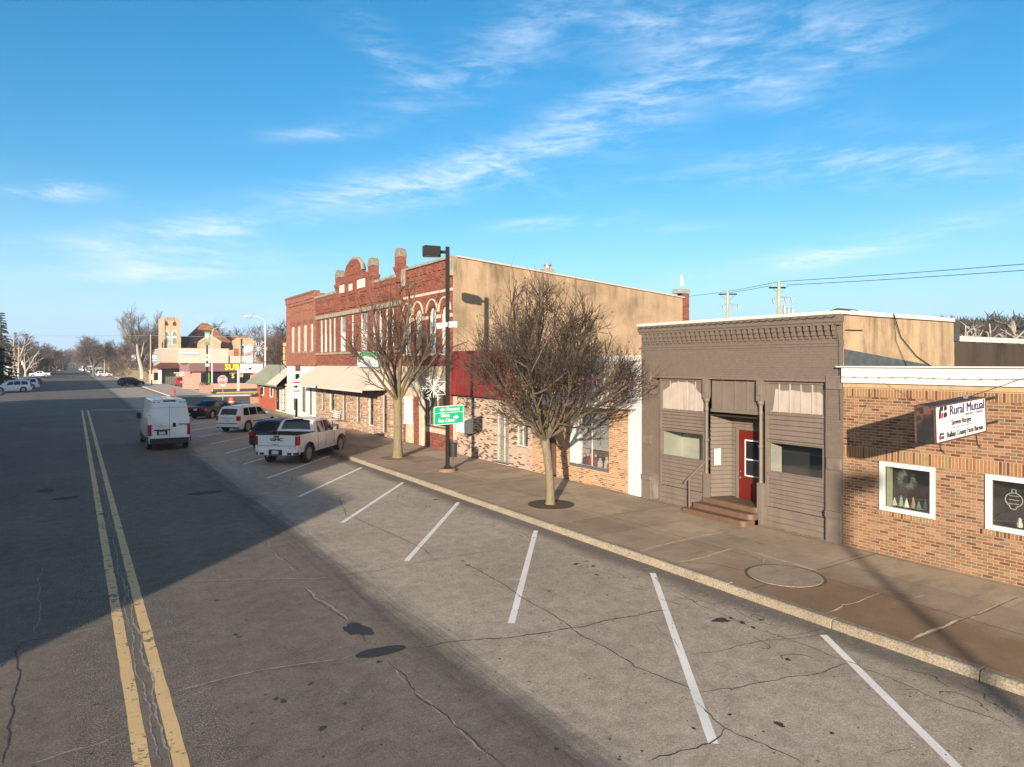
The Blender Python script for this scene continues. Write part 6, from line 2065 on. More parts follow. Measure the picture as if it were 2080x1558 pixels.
# church -------------------------------------------------------------------
Y4 = 194.0
ch = thing('church', 'buff brick church with battlemented tower, brown pyramid roof and low battlemented porch', 'church', (XY(420, Y4), Y4, 0))
a0, a1 = XY(328, Y4), XY(364, Y4)
zt = ZofY(345, 643, Y4)
D = 5.6
a0 = XY(330.5, Y4)
b = MB()
b.box(a0, a1, Y4, Y4 + D, 0, zt - .9)
for (xx, w_) in ((a0 - .3, .75), (a1 - .5, .75)):
 b.box(xx, xx + w_, Y4 - .25, Y4 + 1.0, 0, zt - .35)
 b.box(xx - .12, xx + w_ + .1, Y4 - .45, Y4 + 1.0, 0, zt - 4.2)
 b.box(xx - .12, xx + w_ + .1, Y4 + D - 1.0, Y4 + D + .4, 0, zt - .35)
b.box(a0 - .8, a0 - .3, Y4 - .8, Y4 + 1.2, 0, zt - 6.5)
b.box(a0 - 1.6, a0 - .8, Y4 - .4, Y4 + D, 0, zt - 9.0)
n = 5
for i in range(n):
 xx = a0 + .9 + (a1 - a0 - 1.8) * i / (n - 1)
 b.box(xx - .32, xx + .32, Y4 - .08, Y4 + .4, zt - .9, zt - .2)
 b.box(a0 - .05, a0 + .4, Y4 + .4 + i * 1.0, Y4 + 1.0 + i * 1.0, zt - .9, zt - .2)
b.build('tower', M_BR_CHU, ch)
b = MB()
b.box(a0 + .9, a1 - .8, Y4 - .06, Y4 - .0, ZofY(345, 662.5, Y4) - .1, ZofY(345, 662.5, Y4) + .05)
b.build('string_course', M_BAND, ch)
for xx in (338, 354.5):
 xm = XY(xx, Y4)
 def gothic(b, hw, z0, z1, ya, yb):
  b.prism([(xm - hw, z0), (xm + hw, z0), (xm + hw, z1 - hw * 1.6), (xm + hw * .6, z1 - hw * .6), (xm, z1), (xm - hw * .6, z1 - hw * .6), (xm - hw, z1 - hw * 1.6)], 'y', ya, yb)
 b = MB()
 gothic(b, .42, ZofY(xx, 661.5, Y4), ZofY(xx, 652, Y4), Y4 - .05, Y4 + .02)
 b.build('belfry_opening', simple('belfry_dark', (.06, .03, .02), .8), ch)
 b = MB()
 gothic(b, .72, ZofY(xx, 701, Y4), ZofY(xx, 670, Y4), Y4 - .05, Y4 + .02)
 w = b.build('lancet_window', M_WHITE, ch)
 b = MB()
 gothic(b, .5, ZofY(xx, 700, Y4), ZofY(xx, 672, Y4), Y4 - .08, Y4 - .05)
 b.build('pane', simple('leaded_green', (.20, .27, .22), .3, .3, 1), w)
 MB().box(xm - .5, xm + .5, Y4 - .1, Y4 - .08, ZofY(xx, 686.5, Y4), ZofY(xx, 683, Y4)).build('bar', M_WHITE, w)
MRF = shingles('brown_shingle', (.27, .115, .06), 1.0, .35)
MRD = shingles('dark_shingle', (.035, .033, .035), 1.0, .35)
apx, apz = XY(415.5, Y4 + 12), ZofY(415.5, 656, Y4 + 12)
fl, fr = XY(361, Y4 + 1), XY(520, Y4 + 1)
fz = 5.0
bl_, br_ = fl - 4, fr + 5
b = MB()
b.m(0).poly([(fl, Y4 + 1, fz), (fr, Y4 + 1, fz), (apx + .8, Y4 + 12, apz), (apx - .8, Y4 + 12, apz)])
b.m(1).poly([(fl, Y4 + 1, fz), (apx - .8, Y4 + 12, apz), (fl - 2, Y4 + 24, fz)])
b.m(0).poly([(fr, Y4 + 1, fz), (apx + .8, Y4 + 12, apz), (fr + 2, Y4 + 24, fz)])
b.m(1).poly([(a1 + .1, Y4 + 3, fz), (a1 + .1, Y4 + 9, ZofY(375, 683, Y4 + 9)), (apx - 4, Y4 + 9, ZofY(375, 683, Y4 + 9)), (fl + 3, Y4 + 3, fz)])
b.m(0).poly([(XY(460, Y4 + 10), Y4 + 6, fz), (XY(510, Y4 + 10), Y4 + 6, fz), (XY(502, Y4 + 14), Y4 + 14, ZofY(500, 681, Y4 + 14)), (XY(458, Y4 + 14), Y4 + 14, ZofY(470, 681, Y4 + 14))])
b.m(1).poly([(XY(510, Y4 + 10), Y4 + 6, fz), (XY(514, Y4 + 20), Y4 + 22, fz), (XY(502, Y4 + 14), Y4 + 14, ZofY(500, 681, Y4 + 14))])
b.build('roof', [MRF, MRD], ch, fix=False)
b = MB()
b.box(fl, fr, Y4 + 1.2, Y4 + 20, 0, fz)
gx0, gx1, gxm = XY(404, Y4), XY(448, Y4), XY(426, Y4)
gz0, gz1 = ZofY(425, 697, Y4), ZofY(425, 682, Y4)
b.prism([(gx0, 0), (gx1, 0), (gx1, gz0), (gxm, gz1), (gx0, gz0)], 'y', Y4 - .3, Y4 + 3)
b.build('nave_wall', M_BR_CHU, ch)
b = MB()
for s_ in (-1, 1):
 e_ = gx0 if s_ < 0 else gx1
 b.prism([(e_, gz0 - .1), (gxm, gz1 - .1), (gxm, gz1 + .4), (e_ + s_ * .2, gz0 + .4)], 'y', Y4 - .5, Y4 - .1)
b.split('gable_coping', M_STONEB, ch)
b = MB()
b.m(1).poly([(gx1, Y4 + .2, gz0 + .2), (gxm, Y4 + .2, gz1 + .2), (gxm + .8, Y4 + 6, gz1 - .6), (gx1 + 1.6, Y4 + 3.5, gz0 + .2)])
b.m(0).poly([(gx0, Y4 + .2, gz0 + .2), (gxm, Y4 + .2, gz1 + .2), (gxm, Y4 + 6, gz1 - .6), (gx0 - 1, Y4 + 3, gz0)])
b.build('gable_roof', [MRF, MRD], ch, fix=False)
b = MB()
gm = [(gxm + 2.4 * math.cos(math.pi * i / 12), 5.6 + 2.9 * math.sin(math.pi * i / 12)) for i in range(13)]
b.prism([(gxm + 2.4, 3.0)] + gm + [(gxm - 2.4, 3.0)], 'y', Y4 - .36, Y4 - .3)
w = b.build('rose_window', M_WHITE, ch)
b = MB()
gm = [(gxm + 2.0 * math.cos(math.pi * i / 12), 5.6 + 2.4 * math.sin(math.pi * i / 12)) for i in range(13)]
b.prism([(gxm + 2.0, 3.2)] + gm + [(gxm - 2.0, 3.2)], 'y', Y4 - .4, Y4 - .36)
b.build('pane', M_GLASSD, w)
b = MB()
for xx in (gxm - 1, gxm, gxm + 1):
 b.box(xx - .12, xx + .12, Y4 - .44, Y4 - .4, 3.2, 7.6)
b.build('tracery', M_WHITE, w)
p0_, p1_ = XY(480, Y4 - 1), XY(515.5, Y4 - 1)
pz = ZofY(500, 690, Y4 - 1)
b = MB()
b.box(p0_, p1_, Y4 - 1, Y4 + 5, 0, pz)
n = 6
for i in range(n):
 xx = p0_ + .6 + (p1_ - p0_ - 1.2) * i / (n - 1)
 b.box(xx - .38, xx + .38, Y4 - 1, Y4 - .5, pz, pz + .55)
b.box(p0_ - .3, p0_ + 1.0, Y4 - 1.6, Y4 - 1, 0, pz + .3)
b.box(XY(464, Y4 - 1), p0_, Y4 - .8, Y4 + 2, 0, ZofY(470, 711, Y4 - 1))
b.build('porch', M_BR_CHU, ch)
for xx in (494, 507):
 xm = XY(xx, Y4 - 1)
 b = MB()
 b.prism([(xm - .55, ZofY(xx, 708, Y4 - 1)), (xm + .55, ZofY(xx, 708, Y4 - 1)), (xm + .55, ZofY(xx, 702, Y4 - 1)), (xm, ZofY(xx, 699, Y4 - 1)), (xm - .55, ZofY(xx, 702, Y4 - 1))], 'y', Y4 - 1.08, Y4 - 1)
 w = b.build('porch_window', M_WHITE, ch)
 MB().box(xm - .3, xm + .3, Y4 - 1.12, Y4 - 1.08, ZofY(xx, 707.5, Y4 - 1), ZofY(xx, 702, Y4 - 1)).build('pane', M_GLASSD, w)
tag(MB().box(XY(478, 188), XY(485, 188), 188, 190, 0, ZofY(480, 708, 188)).build('brick_vent_stack', simple('rust_red_wall', (.30, .09, .04), .8)), 'rust red block chimney in front of the church porch', 'chimney')
# small houses and garages down the street ------------------------------------
def house(x, y, w, d, h, rh, label, wallc, roofc, axis='x', name='house'):
 t = thing(name, label, 'house', (x, y, 0))
 b = MB()
 b.box(x - w / 2, x + w / 2, y - d / 2, y + d / 2, 0, h)
 if axis == 'x':      # ridge runs along x, gables face the sides
  b.prism([(y - d / 2, h), (y + d / 2, h), (y, h + rh)], 'x', x - w / 2 + .01, x + w / 2 - .01)
 else:
  b.prism([(x - w / 2, h), (x + w / 2, h), (x, h + rh)], 'y', y - d / 2 + .01, y + d / 2 - .01)
 b.build('wall', wallc, t)
 b = MB()
 e = .4
 if axis == 'x':
  for s in (-1, 1):
   b.prism([(y + s * (d / 2 + e), h - e * rh / (d / 2)), (y, h + rh), (y, h + rh + .15), (y + s * (d / 2 + e), h - e * rh / (d / 2) + .15)], 'x', x - w / 2 - e, x + w / 2 + e)
 else:
  for s in (-1, 1):
   b.prism([(x + s * (w / 2 + e), h - e * rh / (w / 2)), (x, h + rh), (x, h + rh + .15), (x + s * (w / 2 + e), h - e * rh / (w / 2) + .15)], 'y', y - d / 2 - e, y + d / 2 + e)
 b.build('roof', roofc, t)
 for s in (-.28, .28):
  q = MB().box(x + w * s - .55, x + w * s + .55, y - d / 2 - .05, y - d / 2, 1.0, 2.3).build('window', M_GLASSD, t)
  MB().box(x + w * s - .65, x + w * s + .65, y - d / 2 - .03, y - d / 2 + .0, .9, 2.4).build('frame', M_WHITE, q)
 MB().box(x - .45, x + .45, y - d / 2 - .05, y - d / 2, 0, 2.1).build('door', M_DBRONZE, t)
 return t
RG, RR, RB = simple('grey_shingles', (.13, .12, .115), .9, .2, 2), simple('red_shingles', (.36, .09, .05), .9, .2, 2), simple('brown_roof', (.12, .075, .05), .9, .2, 2)
hx, hy = at_depth(2, 205)
house(hx, hy, 9, 9, 3.1, 2.2, 'white gabled garage behind the pale trunked tree at the left edge', M_WHITE, RG, 'y')
hx, hy = at_depth(58, 330)
house(hx - 2, hy, 9, 8, 3, 2.2, 'small white house left of the red roofed stand', M_WHITE, RG, 'x')
hx, hy = at_depth(70, 300)
house(hx, hy, 6, 6, 3, 1.6, 'low stand with a bright red roof among the left trees', M_DBRONZE, RR, 'x')
hx, hy = at_depth(104, 430)
house(hx, hy, 10, 8, 3, 2.2, 'distant cream house behind the left kerbside cars', M_CREAM, RB, 'x')
hx, hy = at_depth(207, 265)
house(hx, hy, 5, 4, 3.6, 1.2, 'small pale green shed behind the white crossover', simple('pale_green_wall', (.33, .40, .32), .7), RG, 'x')
hx, hy = at_depth(222, 285)
house(hx + 4, hy, 9, 8, 3.4, 2, 'dark blue house half hidden by the right trees', simple('blue_wall', (.06, .09, .17), .7), RG, 'x')
hx, hy = at_depth(177, 420)
house(hx, hy, 6, 8, 3.4, 2, 'far white house at the right kerb', M_WHITE, RG, 'x')
hx, hy = at_depth(290, 235)
house(hx, hy, 9, 8, 3.4, 2, 'tan house behind the pale trunk beside the church tower', M_BEIGE, RB, 'x')
# buildings on the near left side: they stand outside the frame and throw the broad shadow over the street
for (ya, yb, h, xb, lab, mm) in ((-0.95, 4.95, 6.45, -30, 'one storey red brick shop across the street, south of the taller block', M_BR_RED), (4.954, 26, 8.75, -34, 'two storey tan brick block across the street', M_BR_TAN),
                                 (26.004, 50, 8.7, -34, 'two storey red brick block across the street', M_BR_REDL), (50.004, 72.9, 8.8, -34, 'two storey buff block across the street at the corner', M_BR_CHU)):
 t = thing('street_block', lab, 'building', (-14.3, (ya + yb) / 2, 0))
 MB().box(xb, -14.3, ya, yb, 0.05, h - .2).build('wall', mm, t)
 MB().box(xb - .1, -14.25, ya, yb, h - .2, h).build('coping', M_STONE, t)
 n = int((yb - ya) / 2.6)
 for i in range(n):
  yc = ya + (yb - ya) * (i + .5) / n
  q = MB().box(-14.31, -14.24, yc - .5, yc + .5, 4.9 if h > 7 else 1.2, h - 1.7 if h > 7 else 3).build('window', M_GLASSD, t)
  if h > 7:
   MB().box(-14.31, -14.24, yc - 1.0, yc + 1.0, .8, 3).build('shop_window', M_GLASSD, t)
t = thing('street_block', 'long low brick block beyond the side street on the left', 'building', (-26, 150, 0))
MB().box(-44, -24.5, 112, 173, 0, 11.0).build('wall', M_BR_CHU, t)
MB().box(-44.2, -24.4, 111.9, 173.1, 11.0, 11.2).build('coping', M_STONE, t)
# ------------------------------------------------------------------ vehicles
M_TYRE = simple('tyre', (.02, .02, .021), .8, .2, 20)
M_RIM = simple('alloy', (.50, .50, .51), .35, .05, 5, metal=.3)
M_TRIM = simple('black_plastic', (.022, .022, .024), .55, .1, 5)
M_WELL = simple('wheel_well', (.008, .008, .008), .9, .1, 5)
M_PLATE = simple('number_plate', (.55, .56, .55), .5, .15, 40)
def paint(name, rgb, metal=.0, rough=.32):
 return simple(name, rgb, rough, .03, 1.5, metal=metal, coat=.6)
def interp(tab, x):
 if x <= tab[0][0]:
  return tab[0][1]
 for (a, va), (b, vb) in zip(tab, tab[1:]):
  if x <= b:
   return va + (vb - va) * (x - a) / max(1e-9, b - a)
 return tab[-1][1]
def car(name, label, cat, loc, heading, s, body, group=None, detail=True):
 """s: dict with L W H, wheels (rear x, front x), wr wheel radius, gc ground clearance, belt[(x,z)], top[(x,z)], side windows, glass strips; x=0 at the rear bumper"""
 t = thing(name, label, cat, (loc[0], loc[1], loc[2] if len(loc) > 2 else 0.0), heading, group, local=True)
 L, Wd, H = s['L'], s['W'], s['H']
 x_off = s.get('origin', L / 2)
 hw = Wd / 2
 wr = s['wr']
 arch = wr + s.get('ag', .07)
 xs = {0.0, L}
 k = 0.0
 while k < L:
  xs.add(round(k, 3))
  k += .09
 for w in s['wheels']:
  for i in range(13):
   xs.add(round(w - arch * math.cos(math.pi * i / 12), 4))
 for tab in (s['belt'], s['top']):
  for x, _ in tab:
   xs.add(round(x, 4))
 xs = sorted(x for x in xs if 0 <= x <= L)
 xs = [x for i, x in enumerate(xs) if i == 0 or x - xs[i - 1] > .004]
 bx0, bx1 = s.get('bed', (9, -9))
 cabH = max(z for _, z in s['top'])
 tum = s.get('tumble', .17)
 plan = s.get('plan', [(0, .90), (.12, .965), (.5, 1.0), (L - 1.2, 1.0), (L - .35, .93), (L, .80)])
 def sec(x):
  pf = interp(plan, x)
  zb = interp(s.get('sill', [(0, s['gc'] + .12), (.25, s['gc']), (L - .25, s['gc']), (L, s['gc'] + .1)]), x)
  for w in s['wheels']:
   d = abs(x - w)
   if d < arch:
    zb = max(zb, wr + math.sqrt(arch * arch - d * d) * .98)
  zbelt, ztop = interp(s['belt'], x), interp(s['top'], x)
  ztop = max(ztop, zbelt + .015)
  zb = min(zb, zbelt - .08)
  tt = min(1.0, max(0.0, (ztop - zbelt) / (cabH - zbelt + 1e-6)))
  w1 = hw * pf
  wbelt = w1 - .045
  wroof = wbelt - .05 - (tum - .05) * tt
  zm = max(zb + .04, min(zbelt - .14, s.get('mid', .62)))
  if bx0 <= x <= bx1:
   zf = s['bedz']
   return [(w1 * .97, zb), (w1, zm), (w1 - .01, zbelt - .07), (wbelt, zbelt), (w1 - .12, zbelt), (w1 - .14, zf), (0, zf)]
  crown = .035 if tt > .3 else .02
  return [(w1 * .97, zb), (w1, zm), (w1 - .01, zbelt - .07 if tt > .05 else zbelt - .05), (wbelt, zbelt), (wroof, ztop - .05 * tt - .01), (wroof - .10, ztop - .005), (0, ztop + crown)]
 secs = []
 for x in xs:
  if bx0 <= bx1 and (abs(x - bx0) < 1e-3 or abs(x - bx1) < 1e-3):
   pass
  secs.append((x, sec(x)))
 b = MB()
 P = len(secs[0][1])
 for x, q in secs:
  for y, z in q:
   b.v.append((x - x_off, y, z))
  for y, z in q[:-1][::-1]:
   b.v.append((x - x_off, -y, z))
 N = 2 * P - 1
 for i in range(len(secs) - 1):
  for j in range(N - 1):
   o = i * N + j
   b.face([o, o + N, o + N + 1, o + 1])
 b.face([j for j in range(N)])
 b.face([(len(secs) - 1) * N + j for j in range(N)][::-1])
 bodyo = b.build('body', body, t, smooth=32)
 # chassis and wheel wells
 b = MB()
 b.box(.3 - x_off, L - .3 - x_off, -hw + .30, hw - .30, s['gc'] + .02, min(.75, interp(s['belt'], L / 2) - .2))
 for w in s['wheels']:
  b.box(w - arch - x_off + .0, w + arch - x_off, -hw + .24, hw - .24, wr * .8, wr + arch - .0)
 b.build('chassis', M_WELL, t)
 def sidept(x, f, sgn, off=.008):
  q = sec(x)
  (y3, z3), (y4, z4) = q[3], q[4]
  y, z = y3 + (y4 - y3) * f, z3 + (z4 - z3) * f
  n = Vector((0, (z4 - z3), -(y4 - y3)))
  n.normalize()
  return (x - x_off, sgn * (y + n.y * off), z + n.z * off)
 for poly in s.get('side', []):
  for sgn in (1, -1):
   b = MB()
   # resample the outline so the pane hugs the body
   b.poly([sidept(x, f, sgn) for x, f in poly])
   b.build('side_window', M_CARGL, t, fix=False)
 def toppt(x, ys, off):
  q = sec(x)
  (y4, z4), (y5, z5), (y6, z6) = q[4], q[5], q[6]
  y = y5 * ys
  z = z6 + (z5 - z6) * abs(ys) ** 2
  return (x - x_off + off[0], y, z + off[1])
 for nm, xa, xb, fa, fb in s.get('strips', []):
  b = MB()
  n = 6
  za, zb2 = interp(s['top'], xa), interp(s['top'], xb)
  dx, dz = xb - xa, zb2 - za
  ln = math.hypot(dx, dz)
  nx, nz = -dz / ln, dx / ln
  if nz < 0:
   nx, nz = -nx, -nz
  off = (nx * .014, nz * .014)
  for i in range(n):
   for j in range(4):
    s0, s1 = -1 + 2 * i / n, -1 + 2 * (i + 1) / n
    u0, u1 = j / 4, (j + 1) / 4
    f0, f1 = fa + (fb - fa) * u0, fa + (fb - fa) * u1
    b.poly([toppt(xa + dx * u0, s0 * f0, off), toppt(xa + dx * u0, s1 * f0, off), toppt(xa + dx * u1, s1 * f1, off), toppt(xa + dx * u1, s0 * f1, off)])
  b.build(nm, M_CARGL, t, fix=False)
 # wheels
 for w in s['wheels']:
  for sgn in (1, -1):
   tw = s.get('tw', .23)
   yc = sgn * (hw - tw / 2 - .015)
   ty = MB().lathe((w - x_off, yc, wr), [(wr * .66, -tw / 2), (wr * .93, -tw / 2), (wr, -tw / 2 + .03), (wr, tw / 2 - .03), (wr * .93, tw / 2), (wr * .66, tw / 2)], 28, 'y', caps=False).build('wheel', M_TYRE, t, smooth=40)
   b = MB()
   rr_ = wr * .66
   ye = yc + sgn * (tw / 2 - .03)
   b.lathe((w - x_off, ye, wr), [(rr_, -.02), (rr_, .02), (rr_ * .9, .02), (rr_ * .88, -.02)], 24, 'y')
   b.lathe((w - x_off, ye, wr), [(rr_ * .2, -.02), (rr_ * .2, .025), (.001, .03)], 12, 'y')
   ns = s.get('spokes', 6)
   for i in range(ns):
    a = 2 * math.pi * i / ns
    c, d = math.cos(a), math.sin(a)
    r0, r1, hw_ = rr_ * .15, rr_ * .92, rr_ * .09
    b.poly([(w - x_off + c * r0 - d * hw_, ye + sgn * .02, wr + d * r0 + c * hw_), (w - x_off + c * r1 - d * hw_ * 1.2, ye + sgn * .012, wr + d * r1 + c * hw_ * 1.2),
      (w - x_off + c * r1 + d * hw_ * 1.2, ye + sgn * .012, wr + d * r1 - c * hw_ * 1.2), (w - x_off + c * r0 + d * hw_, ye + sgn * .02, wr + d * r0 - c * hw_)])
   b.build('rim', s.get('rim', M_RIM), ty, fix=False)
   MB().lathe((w - x_off, yc, wr), [(.001, -tw / 2 + .06), (rr_, -tw / 2 + .06), (rr_, tw / 2 - .06), (.001, tw / 2 - .06)], 16, 'y').build('hub', M_WELL, ty)
 # lamps, plate, handles, mirrors
 zl0, zl1 = s.get('tail', (.85, 1.15))
 tw_, td = s.get('tailw', .20), s.get('taild', .16)
 for sgn in (1, -1):
  o0, o1 = hw * interp(plan, .01), hw * interp(plan, td)
  y0 = sgn * (o0 - tw_)
  b = MB()
  b.prism([(-.022, y0), (-.022, sgn * (o0 - .02)), (.02, sgn * (o0 + .018)), (td, sgn * (o1 + .014)), (td, y0)], 'z', zl0, zl1)
  b.v = [(x - x_off, y, z) for x, y, z in b.v]
  b.build('tail_light', M_TAILR, t, bevel=.01)
  q = sec(L - .05)
  zz = s.get('head', .78)
  b = MB()
  b.box(L - .34 - x_off, L - .0 - x_off, sgn * (hw * .62), sgn * (hw * .86), zz - .09, zz + .08)
  b.build('headlight', M_LENS, t, bevel=.03)
  xm = s.get('mirror', L * .64)
  b = MB()
  zm = interp(s['belt'], xm) + .12
  b.box(xm - .09 - x_off, xm + .07 - x_off, sgn * (hw - .02), sgn * (hw + .20), zm - .09, zm + .10)
  b.build('mirror', s.get('mirmat', body), t, bevel=.03)
  for xh in s.get('handles', []):
   b = MB()
   zh = interp(s['belt'], xh) - .13
   b.box(xh - .1 - x_off, xh + .1 - x_off, sgn * (hw - .012), sgn * (hw + .022), zh - .02, zh + .02)
   b.build('door_handle', s.get('handmat', body), t, bevel=.008)
  for xh in s.get('seams', []):
   b = MB()
   z0_, z1_ = s['gc'] + .12, interp(s['belt'], xh) - .05
   b.box(xh - .006 - x_off, xh + .006 - x_off, sgn * (hw - .01), sgn * (hw + .003), z0_, z1_)
   b.build('door_gap', M_TRIM, t)
 pz = s.get('plate', .85)
 MB().box(-.022 - x_off, .03 - x_off, -.155 + s.get('plx', 0), .155 + s.get('plx', 0), pz - .08, pz + .08).build('number_plate', M_PLATE, t, bevel=.005)
 bz = s.get('bumper', (.38, .62))
 b = MB()
 pf = hw * .93
 b.prism([(-.09, -pf * .88), (-.10, 0), (-.09, pf * .88), (.02, pf), (.25, hw * .99), (.25, -hw * .99), (.02, -pf)], 'z', bz[0], bz[1])
 b.v = [(x - x_off, y, z) for x, y, z in b.v]
 b.build('rear_bumper', s.get('bumpmat', body), t, bevel=.02)
 b = MB()
 b.box(L - .06 - x_off, L + .02 - x_off, -hw * .55, hw * .55, .42, s.get('head', .78) + .05)
 b.build('grille', M_TRIM, t, bevel=.01)
 return t
SUV = dict(L=4.75, W=1.86, H=1.74, wheels=(.98, 3.76), wr=.37, gc=.26, belt=[(0, 1.02), (.12, 1.07), (3.4, 1.03), (4.0, .98), (4.6, .86), (4.75, .74)],
           top=[(0, 1.02), (.06, 1.10), (.36, 1.66), (.55, 1.73), (1.6, 1.76), (2.5, 1.74), (3.55, 1.10), (3.9, 1.03), (4.6, .90), (4.75, .76)],
           side=[[(.52, .12), (.68, .88), (1.16, .90), (1.16, .10)], [(1.24, .10), (1.24, .90), (2.02, .90), (2.02, .10)], [(2.10, .10), (2.10, .90), (2.55, .88), (3.12, .14), (3.12, .08)]],
           strips=[('rear_window', .10, .30, .88, .92), ('windscreen', 2.62, 3.46, .95, .98)], tail=(.80, 1.14), tailw=.17, plate=.80, handles=(1.5, 2.35), seams=(1.2, 2.06, 3.1), mirror=3.02, head=.80, bumper=(.36, .66))
WAGON = dict(SUV, H=1.66, L=4.7, belt=[(0, .96), (.12, 1.0), (3.4, .97), (4.0, .92), (4.55, .82), (4.7, .7)],
             top=[(0, .96), (.05, 1.03), (.55, 1.55), (.8, 1.63), (1.8, 1.68), (2.5, 1.65), (3.55, 1.04), (3.9, .97), (4.55, .86), (4.7, .72)],
             side=[[(.85, .15), (.95, .75), (1.16, .88), (1.16, .12)], [(1.24, .10), (1.24, .90), (2.02, .90), (2.02, .10)], [(2.10, .10), (2.10, .90), (2.55, .88), (3.12, .14), (3.12, .08)]],
             strips=[('rear_window', .09, .50, .85, .9), ('windscreen', 2.62, 3.46, .95, .98)], gc=.22, wr=.35)
BIGSUV = dict(SUV, L=5.15, W=2.0, H=1.9, wheels=(1.08, 4.06), wr=.41, gc=.28, belt=[(0, 1.12), (.12, 1.16), (3.7, 1.12), (4.4, 1.10), (5.0, .98), (5.15, .8)],
              top=[(0, 1.12), (.05, 1.2), (.30, 1.82), (.5, 1.89), (1.8, 1.92), (2.8, 1.88), (3.75, 1.2), (4.3, 1.14), (5.0, 1.02), (5.15, .85)],
              side=[[(.45, .12), (.62, .9), (1.35, .90), (1.35, .10)], [(1.45, .10), (1.45, .90), (2.3, .90), (2.3, .10)], [(2.38, .10), (2.38, .90), (2.85, .88), (3.4, .14), (3.4, .08)]],
              strips=[('rear_window', .09, .26, .88, .92), ('windscreen', 2.9, 3.66, .95, .98)], tail=(.85, 1.5), tailw=.13, plate=.95, handles=(1.8, 2.6), seams=(1.4, 2.34, 3.4), mirror=3.3, head=.95, bumper=(.42, .75))
SEDAN = dict(L=4.85, W=1.83, H=1.46, wheels=(1.02, 3.80), wr=.335, gc=.19, belt=[(0, .92), (.1, .95), (1.2, .93), (3.4, .90), (4.2, .82), (4.7, .72), (4.85, .6)],
             top=[(0, .94), (.08, .985), (.72, 1.01), (.95, 1.05), (1.62, 1.40), (2.1, 1.46), (2.7, 1.44), (3.6, .97), (4.1, .88), (4.7, .76), (4.85, .62)],
             side=[[(1.15, .2), (1.65, .88), (2.0, .92), (2.0, .10), (1.15, .08)], [(2.08, .10), (2.08, .92), (2.7, .88), (3.25, .16), (3.25, .1)]],
             strips=[('rear_window', .98, 1.58, .9, .92), ('windscreen', 2.78, 3.52, .95, .98)], tail=(.70, .93), tailw=.42, plate=.80, handles=(1.7, 2.6), seams=(1.15, 2.04, 3.2), mirror=3.1, head=.66, bumper=(.30, .58), mid=.5)
HATCH = dict(WAGON, L=4.25, W=1.78, wheels=(.72, 3.35), wr=.32, gc=.19, H=1.52, belt=[(0, .92), (.12, .95), (3.0, .92), (3.7, .85), (4.15, .74), (4.25, .62)],
             top=[(0, .92), (.05, .98), (.48, 1.42), (.7, 1.50), (1.6, 1.53), (2.2, 1.50), (3.15, .98), (3.6, .9), (4.15, .78), (4.25, .65)],
             side=[[(.66, .15), (.85, .8), (1.05, .88), (1.05, .12)], [(1.12, .10), (1.12, .90), (1.85, .90), (1.85, .10)], [(1.92, .10), (1.92, .90), (2.3, .86), (2.8, .14), (2.8, .08)]],
             strips=[('rear_window', .08, .44, .86, .9), ('windscreen', 2.3, 3.08, .95, .98)], tail=(.72, .98), tailw=.26, plate=.62, handles=(1.3, 2.1), seams=(1.08, 1.88, 2.8), mirror=2.75, head=.66, bumper=(.28, .56))
PICKUP = dict(L=5.88, W=2.06, H=1.93, wheels=(1.18, 4.92), wr=.425, ag=.10, gc=.42, mid=.85, belt=[(0, 1.36), (1.9, 1.36), (1.95, 1.22), (4.0, 1.22), (4.6, 1.24), (5.5, 1.16), (5.88, .95)],
              top=[(0, 1.37), (1.83, 1.37), (1.86, 1.40), (2.02, 1.80), (2.22, 1.91), (2.9, 1.95), (3.6, 1.90), (4.42, 1.32), (4.6, 1.27), (5.5, 1.2), (5.88, 1.0)], tumble=.20,
              bed=(.10, 1.78), bedz=.86, plan=[(0, .985), (.12, 1.0), (.5, 1.0), (4.8, 1.0), (5.5, .95), (5.88, .82)],
              side=[[(2.18, .12), (2.35, .86), (2.98, .90), (2.98, .10)], [(3.06, .10), (3.06, .90), (3.58, .86), (4.05, .2), (4.05, .1)]],
              strips=[('rear_window', 1.88, 2.14, .93, .86), ('windscreen', 3.68, 4.36, .95, .98)], tail=(.92, 1.33), tailw=.13, taild=.2, plate=.62, handles=(2.45, 3.3), seams=(2.12, 3.02, 4.02), mirror=3.95, head=1.0, bumper=(.48, .74),
              sill=[(0, .62), (.3, .58), (1.7, .46), (5.5, .44), (5.88, .55)], tw=.28, spokes=10)
VAN = dict(L=5.95, W=2.03, H=2.68, wheels=(.98, 5.02), wr=.345, gc=.34, mid=1.0, tumble=.15, belt=[(0, 1.75), (4.0, 1.72), (4.6, 1.45), (5.3, 1.15), (5.8, .95), (5.95, .8)],
           top=[(0, 2.50), (.06, 2.62), (.35, 2.68), (3.8, 2.68), (4.2, 2.60), (4.55, 2.3), (5.2, 1.35), (5.5, 1.15), (5.8, 1.0), (5.95, .82)], plan=[(0, .955), (.15, .99), (.4, 1.0), (4.8, 1.0), (5.5, .94), (5.95, .8)],
           side=[[(4.0, .02), (4.0, .7), (4.5, .8), (4.85, .1)]], strips=[('windscreen', 4.62, 5.16, .95, .98)], tail=(.80, 1.38), tailw=.13, taild=.14, plate=.93, plx=.35, handles=(), seams=(3.9,), mirror=4.7, head=.95,
           bumper=(.36, .56), bumpmat=M_TRIM, mirmat=M_TRIM, sill=[(0, .40), (5.95, .40)])
WHITEP, WHITE2 = paint('white_car_paint', (.74, .75, .76)), paint('warm_white_paint', (.72, .71, .68))
BLACKP, NAVYP = simple('black_car_paint', (.008, .008, .010), .4, .03, coat=.1, spec=.3), simple('navy_car_paint', (.026, .028, .050), .4, .03, coat=.12, spec=.35)
